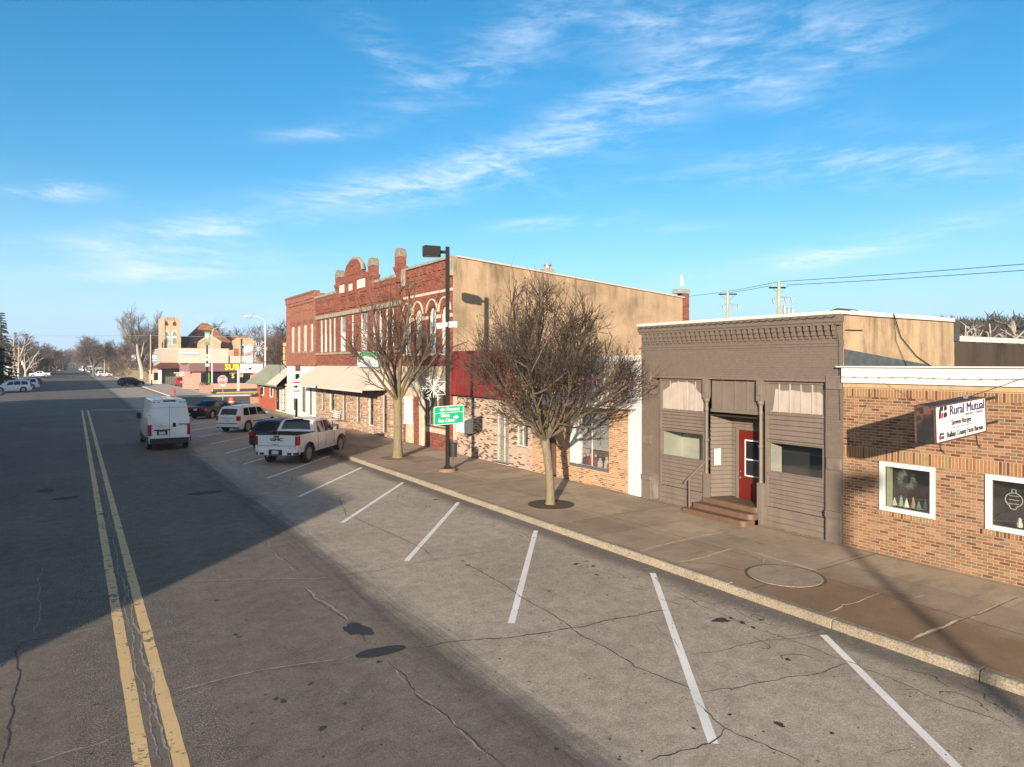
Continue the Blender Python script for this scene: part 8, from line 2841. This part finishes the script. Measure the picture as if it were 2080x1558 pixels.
b.box(X_ - .03, X_ + .03, Y_ - .03, Y_ + .03, 0, zc + .4)
b.build('post', simple('post_grey', (.26, .25, .24), .6), st)
b = MB()
p = Vector((X_, Y_, zc - .52)) + nn_ * .06
for (u0, u1, v0, v1) in ((-.24, .24, -.08, .08),):
 b.poly([p + rS2 * u0 + Vector((0, 0, v0)), p + rS2 * u1 + Vector((0, 0, v0)), p + rS2 * u1 + Vector((0, 0, v1)), p + rS2 * u0 + Vector((0, 0, v1))])
b.build('plate', simple('pink_plate', (.65, .30, .33), .6), st, fix=False)
X_, Y_ = at_depth(470.5, 70)
br = thing('traffic_barrel', 'orange construction barrel with white bands at the junction kerb', 'traffic barrel', (X_, Y_, 0))
MO = simple('barrel_orange', (.75, .10, .02), .5)
MB().lathe((X_, Y_, 0.02), [(.42, 0), (.42, .08), (.32, .10), (.31, .3), (.30, .5), (.29, .52), (.28, .7), (.27, .72), (.26, .95), (.22, 1.0), (.0, 1.02)], 18).build('drum', MO, br, smooth=40)
b = MB()
for z0_, r_ in ((.28, .322), (.55, .302), (.0, 0)):
 if r_:
  b.lathe((X_, Y_, z0_), [(r_, 0), (r_ - .004, .13)], 18)
b.split('white_band', M_SIGNW, br)
b = MB()
b.box(X_ - .1, X_ + .1, Y_ - .02, Y_ + .02, 1.02, 1.14)
b.build('handle', M_SIGNR, br)
def planter(x, d, yb, w, h, label):
 X, Y = at_depth(x, d)
 t = thing('planter', label, 'planter', (X, Y, .15), group='square planters with winter greens')
 MB().prism([(X - w / 2 * .82, .15), (X + w / 2 * .82, .15), (X + w / 2, .15 + h), (X - w / 2, .15 + h)], 'y', Y - w / 2, Y + w / 2).build('box', simple('planter_brown', (.36, .22, .15), .8, .1, 2), t, bevel=.02)
 b = MB()
 r_ = random.Random(int(x))
 for i in range(260):
  a = r_.uniform(0, 6.28)
  rr = math.sqrt(r_.random()) * w * .55
  c = Vector((X + rr * math.cos(a), Y + rr * math.sin(a), .15 + h + r_.uniform(0, .25)))
  o = Vector((r_.uniform(-1, 1), r_.uniform(-1, 1), r_.uniform(.1, 1))) * r_.uniform(.12, .3)
  s = Vector((o.y, -o.x, 0)) * .25
  b.m(0 if r_.random() < .8 else 1)
  b.poly([c, c + o * .5 + s, c + o, c + o * .5 - s])
 b.build('greenery', [simple('spruce_tips', (.06, .10, .03), .8, .4, 6), simple('pale_blooms', (.55, .5, .38), .7)], t, fix=False)
planter(417.5, 102.5, 0, 1.75, 1.15, 'brown square planter with winter greens beside the white street lamp')
planter(519, 69.5, 0, .95, 1.0, 'planter with greens against the far end of the orange cafe')
X_, Y_ = G(354, 802, .15)
hy = thing('fire_hydrant', 'small red fire hydrant on the pale corner sidewalk', 'fire hydrant', (X_, Y_, .15))
MB().lathe((X_, Y_, .15), [(.20, 0), (.20, .06), (.13, .08), (.13, .55), (.17, .58), (.17, .63), (.14, .66), (.10, .78), (.04, .84), (.04, .9), (.0, .9)], 14).build('barrel', simple('hydrant_red', (.55, .03, .03), .4), hy, smooth=45)
b = MB()
b.cyl((X_ - .25, Y_, .58), (X_ + .25, Y_, .58), .065, n=10)
b.cyl((X_, Y_ - .24, .55), (X_, Y_, .55), .085, n=10)
b.build('outlet', simple('hydrant_red', (.55, .03, .03), .4), hy)
# second pole with bus shelter post at the lot
X_, Y_ = at_depth(484, 112)
pp = thing('lot_post', 'short cream post with dark frame on the far side of the side street', 'post', (X_, Y_, 0))
MB().box(X_ - .17, X_ + .17, Y_ - .1, Y_ + .1, 0, 3.9).build('post', M_CREAM, pp)
MB().box(X_ + .1, X_ + .75, Y_ - .05, Y_ + .05, 2.3, 3.7).build('frame', M_POLEW, pp)
# bench
YB_ = YX(683)
bt = thing('bench', 'white slatted bench on the sidewalk against the used brick front', 'bench', (F - .5, YB_, .15))
bl = 1.7
y0_ = YX(700) + .6
for i in range(4):
 z = .72 + i * .13
 MB().box(F - .18 - .0 + .02 * i, F - .14 + .02 * i, y0_, y0_ + bl, z, z + .09).build('back_slat', M_WHITE, bt)
for i in range(4):
 MB().box(F - .62 + i * .115, F - .53 + i * .115, y0_, y0_ + bl, .58, .61).build('seat_slat', M_WHITE, bt)
for yy in (y0_ + .15, y0_ + bl - .2):
 b = MB()
 b.tube([(F - .62, yy, .15), (F - .6, yy, .58), (F - .2, yy, .58), (F - .1, yy, 1.2)], .03, 5)
 b.tube([(F - .2, yy, .58), (F - .15, yy, .15)], .03, 5)
 b.build('leg', M_INK, bt)
MB().box(F - .7, F - .1, y0_ - 1.9, y0_ - .2, .15, .62).build('x', M_BR_MIX).name = 'brick_ledge'
tag(bpy.data.objects['brick_ledge'], 'low brick ledge beside the white bench', 'ledge')
# post with notices in front of the white shop front
X_, Y_ = XofY(602, 45.5), 45.5
Xk = 12.2
Yk = YX(602, 12.2)
nt_ = thing('notice_post', 'dark post with stacked white parking notices behind the white pickup', 'sign', (Xk, Yk, .15))
MB().box(Xk - .06, Xk + .06, Yk - .06, Yk + .06, .15, 3.6).build('post', M_DBRONZE, nt_)
b = MB()
b.box(Xk - .25, Xk + .25, Yk - .1, Yk - .07, 2.3, 3.0)
b.build('plate', M_WHITE, nt_)
b = MB()
b.box(Xk - .22, Xk + .22, Yk - .1, Yk - .07, 3.15, 3.55)
b.build('plate', M_WHITE, nt_)
b = MB()
b.box(Xk - .18, Xk + .18, Yk - .108, Yk - .10, 3.3, 3.4)
b.box(Xk - .2, Xk + .2, Yk - .108, Yk - .10, 2.75, 2.82)
b.split('print', M_SIGNR, nt_)
# a short row of things on the left lawn: post, kiosk
X_, Y_ = at_depth(45, 215)
kp = thing('grey_post', 'thin grey post in the dark grass on the left', 'post', (X_, Y_, 0))
MB().cyl((X_, Y_, 0), (X_, Y_, 5.2), .14, .12, 8).build('pole', M_STEEL, kp)
# ------------------------------------------------------------------ trees
def bark(name, rgb, moss=None, dark=.5):
 m, nt, bs = new_mat(name)
 oc = ocoord(nt)
 mp = nd(nt, 'ShaderNodeMapping', {'Vector': oc, 'Scale': (4, 4, 1.2)})
 n = nd(nt, 'ShaderNodeTexNoise', {'Vector': mp, 'Scale': 4.0, 'Detail': 8.0, 'Roughness': .75})
 col = mixc(nt, 1.0, rgb, ramp(nt, n, [(.3, dark), (.5, 1.0), (.7, 1.3)]), 'MULTIPLY')
 if moss:
  n2 = nd(nt, 'ShaderNodeTexNoise', {'Vector': oc, 'Scale': 2.2, 'Detail': 6.0})
  col = mixc(nt, mth(nt, 'MULTIPLY', smooth(nt, n2, .42, .6), .75), col, moss)
 nt.links.new(col, bs.inputs['Base Color'])
 bs.inputs['Roughness'].default_value = .9
 bs.inputs['Specular IOR Level'].default_value = .2
 bump(nt, bs, n, .8, .02)
 MATS[name] = m
 return m
M_BARK = bark('grey_bark', (.19, .155, .115), (.19, .165, .065))
M_TWIG = bark('twig_bark', (.062, .045, .036))
M_TWIG2 = bark('brown_twigs', (.105, .074, .056))
M_LIMB = bark('limb_bark', (.12, .094, .070), (.14, .12, .055))
M_TWIG5 = bark('street_twigs', (.068, .047, .037))
M_TWIG3 = bark('grey_twigs', (.155, .125, .105))
M_TWIG4 = bark('reddish_twigs', (.26, .135, .085))
M_PALE = bark('pale_bark', (.38, .335, .28), None, .55)
M_LEAF = simple('withered_leaf', (.24, .11, .055), .9, .4, 20)
def grow(mbs, rnd, p, d, L, r, lvl, P, inside):
 """recursive limb: mbs[0] thick wood, mbs[1] twigs"""
 seg = P['seg'][lvl]
 n = max(2, int(round(L / seg)))
 pts, rad = [p.copy()], [r]
 dirs = [d.copy()]
 end = P['taper'][lvl]
 jit = rnd.uniform(*P.get('jit', (.86, 1.30)))
 cen = P['cen']
 for i in range(n):
  j = P['wob'][lvl]
  d = d + Vector((rnd.gauss(0, j), rnd.gauss(0, j), rnd.gauss(0, j) + P['up'][lvl]))
  d.normalize()
  q = pts[-1] + d * (L / n)
  if not inside(cen + (q - cen) * jit):
   break
  pts.append(q)
  dirs.append(d.copy())
  rad.append(r * (1 - (1 - end) * (i + 1) / n))
 if len(pts) < 2:
  return
 sides = 8 if r > .07 else 5 if r > .022 else 3
 mbs[0 if lvl <= P['thick'] else 1].tube(pts, rad, sides, caps=False)
 if lvl + 1 >= P['levels']:
  if P.get('tips') is not None:
   P['tips'].append(pts[-1])
  return
 k = P['kids'][lvl]
 k = k if isinstance(k, int) else rnd.randint(*k)
 m = len(pts) - 1
 ga = rnd.uniform(0, 6.28)
 for c in range(k):
  t = P['from'][lvl] + (1 - P['from'][lvl]) * (c + rnd.random()) / k
  t = min(t, .999)
  i = int(t * m)
  f = t * m - i
  q = pts[i].lerp(pts[i + 1], f)
  dd = dirs[i + 1]
  ga += 2.4 + rnd.uniform(-.5, .5)
  a = dd.cross(Vector((0, 0, 1)))
  if a.length < .1:
   a = dd.cross(Vector((1, 0, 0)))
  a.normalize()
  b_ = dd.cross(a)
  side = a * math.cos(ga) + b_ * math.sin(ga)
  an = R(rnd.uniform(*P['ang'][lvl]))
  nd_ = dd * math.cos(an) + side * math.sin(an)
  rr = (rad[i] * (1 - f) + rad[i + 1] * f)
  LL = P['len'][lvl] * rnd.uniform(.7, 1.15) * (1 - P.get('shr', .35) * t)
  grow(mbs, rnd, q, nd_, LL, min(rr * .8, P['rad'][lvl + 1] * rnd.uniform(.8, 1.2)), lvl + 1, P, inside)
def street_tree(name, label, base, trunk, limbs, P, inside, seed, mats, leaves=0, leafbox=None, buds=0):
 rnd = random.Random(seed)
 t = thing(name, label, 'tree', (base[0], base[1], .15))
 tb = MB()
 tb.tube([Vector((base[0], base[1], 0)) + Vector(q) for q, _ in trunk], [r for _, r in trunk], 14, caps=False)
 tb.build('trunk', mats[0], t, smooth=60, fix=False)
 A, B_ = MB(), MB()
 P['tips'] = []
 P['cen'] = Vector((base[0], base[1], 3.2))
 for (off, d, L, r) in limbs:
  grow((A, B_), rnd, Vector((base[0], base[1], 0)) + Vector(off), Vector(d).normalized(), L, r, 0, P, inside)
 A.build('limbs', M_LIMB, t, smooth=60, fix=False)
 c = B_.build('crown', mats[1], t, fix=False)
 if leaves:
  b = MB()
  tips = [q for q in P['tips'] if leafbox(q)]
  for i in range(leaves):
   if not tips:
    break
   q = rnd.choice(tips) + Vector((rnd.gauss(0, .05), rnd.gauss(0, .05), rnd.gauss(0, .06)))
   o = Vector((rnd.uniform(-1, 1), rnd.uniform(-1, 1), rnd.uniform(-1.3, .2))) * rnd.uniform(.025, .05)
   s = o.cross(Vector((rnd.uniform(-1, 1), rnd.uniform(-1, 1), rnd.uniform(-1, 1)))).normalized() * .018
   b.poly([q, q + o * .5 + s, q + o, q + o * .5 - s])
  b.build('withered_leaves', M_LEAF, t, fix=False)['kind'] = 'stuff'
 if buds:
  b = MB()
  for i in range(buds):
   q = rnd.choice(P['tips'])
   b.ball(q, rnd.uniform(.018, .032), 5)
  b.build('seed_pods', M_TWIG, t, fix=False)['kind'] = 'stuff'
 print(name, 'tips', len(P['tips']), 'faces', len(B_.f))
 return t
# big tree in front of the canopy shop
BX, BY = 12.57, 17.17
def in2(q):
 x, y, z = q.x - BX, q.y - BY, q.z
 # sideways as seen across the crown; a broad skirt, two rounded tops
 u = x * CO - y * SI
 v = x * SI + y * CO
 r = math.hypot(u, v)
 if z < 2.05 + max(0, r - .6) * .62:
  return False
 if z < 3.3:
  w = 1.6 + (z - 2.05) * 1.25
 elif z < 4.4:
  w = 3.1
 else:
  w = 3.1 - (z - 4.4) * .62
 w *= 1 + .10 * math.sin(math.atan2(v, u) * 3 + z * 2)
 w *= 1.12 if u < 0 else .97
 if r > w:
  return False
 top = 7.75 - .9 * abs(u + .75) ** 1.4 * .55 - .3 * abs(v)
 top2 = 7.15 - .75 * abs(u - .75) ** 1.5 - .3 * abs(v)
 return z < max(top, top2) or z < 5.0
P2T = dict(levels=5, thick=1, seg=(.34, .26, .2, .16, .13), taper=(.45, .4, .4, .45, .5), wob=(.07, .09, .11, .12, .14), up=(.05, .07, .08, .08, .07),
           kids=((9, 11), (7, 8), (4, 5), (2, 3)), ang=((24, 48), (22, 44), (20, 42), (18, 42)), len=(2.3, 1.3, .8, .5), rad=(0, .030, .0135, .0085, .0062), **{'from': (.12, .15, .15, .15)})
limbs = []
for (u, v, L, r) in ((-.62, .1, 4.2, .095), (-.15, -.2, 5.2, .10), (.30, .25, 4.9, .09), (.85, -.1, 3.9, .075), (-1.0, -.5, 3.2, .055), (1.15, .5, 3.2, .055), (.1, .9, 3.6, .065), (-.2, -1.0, 3.3, .06), (-1.5, .4, 3.0, .05), (1.5, -.3, 3.0, .05), (.7, -1.1, 2.8, .045)):
 d = Vector((u * CO + v * SI, -u * SI + v * CO, 1.45 if abs(u) + abs(v) < 1.1 else 1.0))
 limbs.append(((-.13 + .03 * u, .06, 2.12 + .08 * abs(u)), d, L, r))
tr2 = street_tree('bare_tree', 'large dense bare tree with greenish trunk in front of the red and grey shop bands', (BX, BY),
                  [((0, 0, .14), .19), ((0, 0, .24), .15), ((.0, 0, .6), .135), ((-.03, .02, 1.2), .13), ((-.10, .05, 1.8), .13), ((-.14, .07, 2.1), .145), ((-.13, .06, 2.28), .09)], limbs, P2T, in2, 21, (M_BARK, M_TWIG),
                  leaves=1500, leafbox=lambda q: q.z < 4.2 and (q.x - BX) * CO - (q.y - BY) * SI > -1.4, buds=420)
MB().lathe((12.62, 17.2, .15), [(.74, .0), (.74, .006), (.0, .03)], 36).build('x', M_DIRT).name = 'tree_pit'
structure(bpy.data.objects['tree_pit'])
MB().lathe((12.76, 29.57, .15), [(.82, .0), (.82, .006), (.0, .03)], 36).build('tree_pit', simple('gravelly_soil', (.20, .14, .09), .95, .4, 14, bmp=.6))['kind'] = 'structure'
# second tree, taller and sparser, upright limbs
CX_, CY_ = 12.76, 29.57
def in1(q):
 x, y, z = q.x - CX_, q.y - CY_, q.z
 r = math.hypot(x, y)
 if z < 2.6:
  return False
 w = .9 + (z - 2.6) * .95 if z < 4.6 else 2.8 - max(0, z - 5.6) * .62
 return r < w and z < 8.4
P1T = dict(levels=5, thick=1, seg=(.45, .33, .25, .2, .16), taper=(.4, .4, .45, .5, .6), wob=(.06, .09, .11, .13, .15), up=(.045, .05, .05, .05, .04),
           kids=((6, 8), (5, 6), (3, 4), (2, 3)), ang=((20, 42), (20, 44), (22, 46), (22, 48)), len=(2.4, 1.35, .85, .55), rad=(0, .038, .018, .0115, .0085), **{'from': (.15, .2, .15, .2)})
limbs = []
for (u, v, L, r) in ((-.45, .1, 5.2, .10), (.1, -.1, 5.6, .11), (.5, .2, 5.0, .09), (-.9, -.3, 4.2, .075), (.95, .0, 4.2, .07), (.15, .8, 4.2, .07), (-.1, -.85, 4.0, .07), (-.2, .3, 5.2, .08)):
 d = Vector((u * CO + v * SI, -u * SI + v * CO, 1.9 if abs(u) + abs(v) < .8 else 1.35))
 limbs.append(((.0, .0, 2.75), d, L, r))
tr1 = street_tree('bare_tree', 'sparser bare tree with thick knobbly trunk in front of the arched brick building', (CX_, CY_),
                  [((0, 0, .14), .30), ((0, 0, .3), .24), ((0, 0, .9), .205), ((.02, 0, 1.6), .20), ((.0, 0, 2.3), .19), ((.0, 0, 2.65), .22), ((.0, 0, 3.0), .14)], limbs, P1T, in1, 5, (M_BARK, M_TWIG5), buds=60)
# prototypes of the distant trees --------------------------------------------------
def proto(name, label, seed, H, Wd, trunk_h, tr, P, mats, shape='round', loc=(0, 0, 0), group=None):
 rnd = random.Random(seed)
 t = thing(name, label, 'tree', loc, 0, group, local=True)
 def inside(q):
  z = (q.z - trunk_h * .6) / (H - trunk_h * .6)
  if z < 0 or z > 1:
   return False
  r = math.hypot(q.x, q.y)
  if shape == 'round':
   w = Wd / 2 * math.sqrt(max(0, 1 - ((z - .45) / .56) ** 2))
  elif shape == 'vase':
   w = Wd / 2 * (.25 + .75 * min(1, z / .7)) * (1 if z < .8 else math.sqrt(max(0, 1 - ((z - .8) / .21) ** 2)))
  else:
   w = Wd / 2
  return r < w * (1 + .12 * math.sin(3 * math.atan2(q.y, q.x) + seed + 5 * z))
 tb = MB()
 tb.tube([(0, 0, 0), (0, 0, trunk_h * .3), (rnd.uniform(-.1, .1), rnd.uniform(-.1, .1), trunk_h * 1.05)], [tr * 1.5, tr, tr * .8], 8, caps=False)
 tb.build('trunk', mats[0], t, smooth=60, fix=False)
 A, B_ = MB(), MB()
 P = dict(P)
 P['tips'] = []
 P['cen'] = Vector((0, 0, trunk_h + (H - trunk_h) * .3))
 n = P['limbs']
 for i in range(n):
  a = 2 * math.pi * i / n + rnd.uniform(-.3, .3)
  s = rnd.uniform(.15, 1.0) * P['spread']
  grow((A, B_), rnd, Vector((0, 0, trunk_h * rnd.uniform(.75, 1.0))), Vector((math.cos(a) * s, math.sin(a) * s, 1)).normalized(), (H - trunk_h) * rnd.uniform(.8, 1.05), tr * .6, 0, P, inside)
 A.build('limbs', mats[0], t, fix=False)
 B_.build('crown', mats[1], t, fix=False)
 print(name, len(P['tips']))
 return t
PB = dict(levels=4, thick=1, seg=(1.5, 1.2, .9, .7), taper=(.35, .35, .4, .5), wob=(.08, .10, .13, .16), up=(.03, .03, .02, .02), limbs=8, spread=.95,
          kids=((9, 11), (8, 10), (5, 7)), ang=((28, 55), (28, 55), (28, 60)), len=(5.5, 3.0, 1.7), rad=(0, .13, .055, .034), **{'from': (.15, .15, .15)})
GT_ = 'bare trees along the far streets'
x, y = at_depth(190, 235)
T_round = proto('bare_tree', 'broad round bare tree at the right side of the far street', 3, 15.6, 13.5, 3.6, .38, PB, (M_TWIG3, M_TWIG2), 'round', (x, y, 0), GT_)
x, y = at_depth(287, 205)
PV = dict(PB, spread=.55, up=(.03, .05, .05, .03), kids=((9, 11), (8, 9), (5, 6)), ang=((18, 42), (22, 48), (25, 55)))
T_elm = proto('bare_tree', 'tallest grey bare tree just left of the church tower', 8, 23.5, 13.5, 5, .42, PV, (M_TWIG3, M_TWIG3), 'vase', (x, y, 0), GT_)
x, y = at_depth(455, 240)
PO = dict(PB, limbs=7, spread=.9, kids=((8, 9), (6, 8), (5, 6)), rad=(0, .16, .07, .036), seg=(1.3, 1.0, .8, .7), wob=(.12, .14, .16, .18))
T_oak = proto('bare_tree', 'dark spreading oak like bare tree behind the church roof', 13, 20.5, 20, 6, .45, PO, (M_TWIG, M_TWIG), 'round', (x, y, 0), GT_)
PS = dict(PB, levels=4, limbs=5, spread=.75, kids=((4, 6), (3, 4), (3, 5)), rad=(0, .17, .065, .03), wob=(.14, .16, .18, .2), len=(5.0, 2.6, 1.5))
x, y = at_depth(30, 195)
T_pale = proto('pale_tree', 'big pale barked sycamore like tree with bare white limbs at the left', 17, 15.5, 13, 2.5, .55, PS, (M_PALE, M_TWIG2), 'round', (x, y, 0), 'pale barked trees')
def more(src, x, d, rz, label, sc, base=0.0, group=GT_):
 X, Y = at_depth(x, d)
 return copy_thing(src, (X, Y, base), rz, label, group, (sc, sc, sc))
for x, d, src, sc, lab in [
  (268, 230, T_round, .82, 'reddish brown bare tree between the round tree and the tallest grey tree'), (246, 280, T_oak, .80, 'bare tree behind the brown trees at the right of the street'),
  (230, 330, T_round, .85, 'bare tree right behind the pale wooden pole'), (300, 240, T_oak, .95, 'bare tree behind the tallest grey tree left of the tower'), (276, 260, T_elm, .85, 'tall bare tree half hidden behind the tallest grey tree'),
  (172, 330, T_round, .8, 'bare tree left behind the round tree'), (163, 420, T_round, .85, 'bare tree at the right kerb further up'), (158, 560, T_oak, .95, 'hazy bare tree near the end of the street on the right'),
  (128, 420, T_round, .85, 'bare tree above the dark conifer on the left'), (112, 330, T_round, .76, 'brown bare tree at the left of the far street'), (96, 300, T_oak, .72, 'brown bare tree between the pale trees and the street'),
  (80, 270, T_round, .68, 'brown bare tree above the red roofed stand'), (60, 330, T_oak, .9, 'bare tree behind the white limbed trees'), (45, 300, T_round, .8, 'bare tree behind the first wooden pole'), (18, 260, T_oak, .8, 'bare tree behind the tall conifer'),
  (137, 520, T_oak, .85, 'small bare tree left of the street end'), (143, 700, T_round, 1.0, 'bare tree furthest up on the left'), (152, 800, T_round, 1.0, 'bare tree closing the end of the street'),
  (575, 120, T_round, .66, 'bare tree behind the corner cafe against the brick block'), (558, 150, T_round, .72, 'bare tree rising behind the white lamp'), (545, 190, T_elm, .62, 'bare tree left of the white lamp behind the cafe'), (590, 170, T_oak, .8, 'bare tree peeping out beside the brick block'),
  (-30, 240, T_round, .9, 'bare tree cut by the left edge of the picture')]:
 more(src, x, d, x * .7, lab, sc)
more(T_pale, 52, 230, 2.2, 'second pale barked tree right of the big one on the left', .78, group='pale barked trees')
more(T_pale, 70, 250, 4.0, 'low pale barked tree with drooping limbs by the red roof', .5, group='pale barked trees')
# white trunked trees above the roof at the right
for i, (x, d, rz, sc, lab) in enumerate([(1968, 150, 0, 1.0, 'leftmost white limbed tree over the right roof'), (2010, 150, 1.7, 1.03, 'middle white limbed tree over the right roof'), (2052, 155, 3.3, 1.1, 'rightmost white limbed tree over the right roof'),
                                         (2095, 150, 5, 1.0, 'white limbed tree at the right edge of the picture'), (1985, 165, 4.2, 1.0, 'white limbed tree behind the left pair over the right roof')]):
 more(T_pale, x, d, rz, lab, sc, group='white limbed trees over the roof')
# leaning white trunk by the church
X_, Y_ = at_depth(288, 190)
lt = thing('cut_tree', 'thick leaning pale trunk without crown below the tallest grey tree', 'tree', (X_, Y_, 0))
b = MB()
b.tube([(X_ + .3, Y_, 0), (X_ + .0, Y_, 3), (X_ - .9, Y_, 7), (X_ - 1.2, Y_, 10)], [.75, .6, .4, .2], 10)
b.build('trunk', M_PALE, lt, smooth=60)
b = MB()
b.tube([(X_ - .5, Y_, 5), (X_ + .2, Y_ + .3, 8), (X_ + .5, Y_, 10.5)], [.25, .18, .06], 7)
b.build('limb', M_PALE, lt, smooth=60)
def conifer(x, d, H, w, label, seed, col):
 rnd = random.Random(seed)
 X, Y = at_depth(x, d)
 t = thing('conifer', label, 'tree', (X, Y, 0))
 MB().cyl((X, Y, 0), (X, Y, H * .97), .32, .05, 8).build('trunk', M_TWIG, t)
 b = MB()
 z = H * .10
 while z < H * .985:
  fr = 1 - (z - H * .1) / (H * .9)
  n = 7
  for i in range(n):
   a = rnd.uniform(0, 6.28)
   L = w / 2 * (fr ** .8) * rnd.uniform(.6, 1.1) + .15
   c = Vector((X, Y, z))
   dr = Vector((math.cos(a), math.sin(a), rnd.uniform(-.35, -.05)))
   side = Vector((-dr.y, dr.x, 0))
   m = max(3, int(L / .28))
   for j in range(m):
    q = c + dr * (L * (j + .5) / m)
    for s_ in (-1, 1, 0):
     o = (side * s_ + dr * .7 + Vector((0, 0, rnd.uniform(-.6, .15)))) * rnd.uniform(.22, .5)
     wv = Vector((rnd.uniform(-1, 1), rnd.uniform(-1, 1), rnd.uniform(-1, 1))) * .13
     b.poly([q, q + o * .5 + wv, q + o, q + o * .5 - wv])
  z += .30 + .18 * (1 - fr)
 b.build('crown', simple('needles_%d' % seed, col, .9, .4, .5), t, fix=False)
 return t
conifer(2, 130, 14.8, 6.0, 'tall dark spruce cut by the left edge of the picture', 1, (.045, .055, .035))
conifer(122, 420, 10.5, 9, 'dark green conifer standing low on the left of the far street', 2, (.022, .045, .022))
conifer(130, 440, 9, 7, 'smaller dark blue conifer next to the street lamps at left', 3, (.022, .032, .045))
conifer(31, 260, 17, 5, 'narrow conifer top behind the white limbed tree, left one', 4, (.05, .06, .04))
conifer(54, 280, 17.5, 7, 'rounded conifer top behind the white limbed tree, right one', 5, (.05, .06, .035))
# wooded ridge and scrub far behind the right roofs and around: masses nobody could count
def thicket(name, path, h0, h1, depth, n, seed, mat, lab=None, tw=.05, ln=(1.2, 2.8)):
 rnd = random.Random(seed)
 b = MB()
 path = [Vector(p) for p in path]
 segs = [(p, q, (q - p).length) for p, q in zip(path, path[1:])]
 tot = sum(s[2] for s in segs)
 hs = [rnd.random() for _ in range(60)]
 for i in range(n):
  u = rnd.random() * tot
  for p, q, l in segs:
   if u <= l:
    break
   u -= l
  d = (q - p) / l
  c = p + d * u + Vector((-d.y, d.x)) * rnd.uniform(-.5, .5) * depth
  k = (c.x * .09 + c.y * .07)
  hh = h0 + (h1 - h0) * (.5 + .25 * math.sin(k) + .25 * math.sin(k * 2.7 + seed))
  z = hh * (1 - rnd.random() ** 1.6)
  base = Vector((c.x, c.y, z))
  o = Vector((rnd.uniform(-1, 1), rnd.uniform(-1, 1), rnd.uniform(.2, 1.4))).normalized() * rnd.uniform(*ln)
  s = o.cross(Vector((rnd.uniform(-1, 1), rnd.uniform(-1, 1), .3))).normalized() * tw
  b.poly([base - s, base + s, base + o])
 o = b.build(name, mat, None, fix=False)
 o['kind'] = 'stuff'
 return o
def seg_at(pairs):
 return [at_depth(x, d) for x, d in pairs]
M_SCRUB = simple('brown_scrub', (.125, .088, .062), 1.0, .5, .15)
M_SCRUB2 = simple('dark_wood', (.052, .046, .036), 1.0, .5, .12)
M_SCRUB3 = simple('distant_wood', (.13, .115, .11), 1.0, .4, .05)
thicket('far_wood', seg_at([(1820, 190), (1950, 180), (2200, 175)]), 10.5, 19.0, 30, 30000, 5, M_SCRUB2, tw=.24, ln=(1.4, 3.2))
thicket('far_wood', seg_at([(60, 420), (110, 520), (140, 800)]), 9, 15, 30, 9000, 6, M_SCRUB3, tw=.16)
thicket('far_wood', seg_at([(158, 800), (172, 520), (205, 400), (240, 330)]), 9, 15, 26, 9000, 7, M_SCRUB3, tw=.16)
thicket('scrub', seg_at([(225, 285), (275, 240), (306, 215)]), 3, 8, 14, 6000, 8, M_SCRUB, tw=.07)
thicket('scrub', seg_at([(-40, 230), (40, 270), (75, 300)]), 3, 9, 20, 6000, 9, M_SCRUB, tw=.08)
thicket('scrub', seg_at([(520, 240), (600, 210), (640, 200)]), 8, 16, 20, 7000, 10, M_SCRUB, tw=.09)
# grassy banks by the church and the left corner
bk = MB()
for (pts, hgt) in (([(232, 262), (300, 180), (315, 160), (300, 215), (250, 290)], 2.4),):
 cc = [Vector(at_depth(x, d)) for x, d in pts]
 ce = sum(cc, Vector((0, 0))) / len(cc)
 for p, q in zip(cc, cc[1:] + cc[:1]):
  m1, m2 = p.lerp(ce, .35), q.lerp(ce, .35)
  bk.poly([(p.x, p.y, 0), (q.x, q.y, 0), (m2.x, m2.y, hgt), (m1.x, m1.y, hgt)])
  bk.poly([(m1.x, m1.y, hgt), (m2.x, m2.y, hgt), (ce.x, ce.y, hgt * 1.1)])
structure(bk.build('terrain', M_GRASS, fix=False))
# ------------------------------------------------------------------ the air: far trees and the ridge fade a little
hm = bpy.data.materials.new('air')
hm.use_nodes = True
hn = hm.node_tree
hn.nodes.remove(hn.nodes['Principled BSDF'])
pv = nd(hn, 'ShaderNodeVolumePrincipled', {'Color': (0.78, 0.86, 1.0, 1), 'Density': 0.00030, 'Anisotropy': 0.0})
hn.links.new(pv, hn.nodes['Material Output'].inputs['Volume'])
hz = MB().box(-2600, 2600, -820, 3550, -3.5, 52).build('haze', hm)
hz['kind'] = 'stuff'
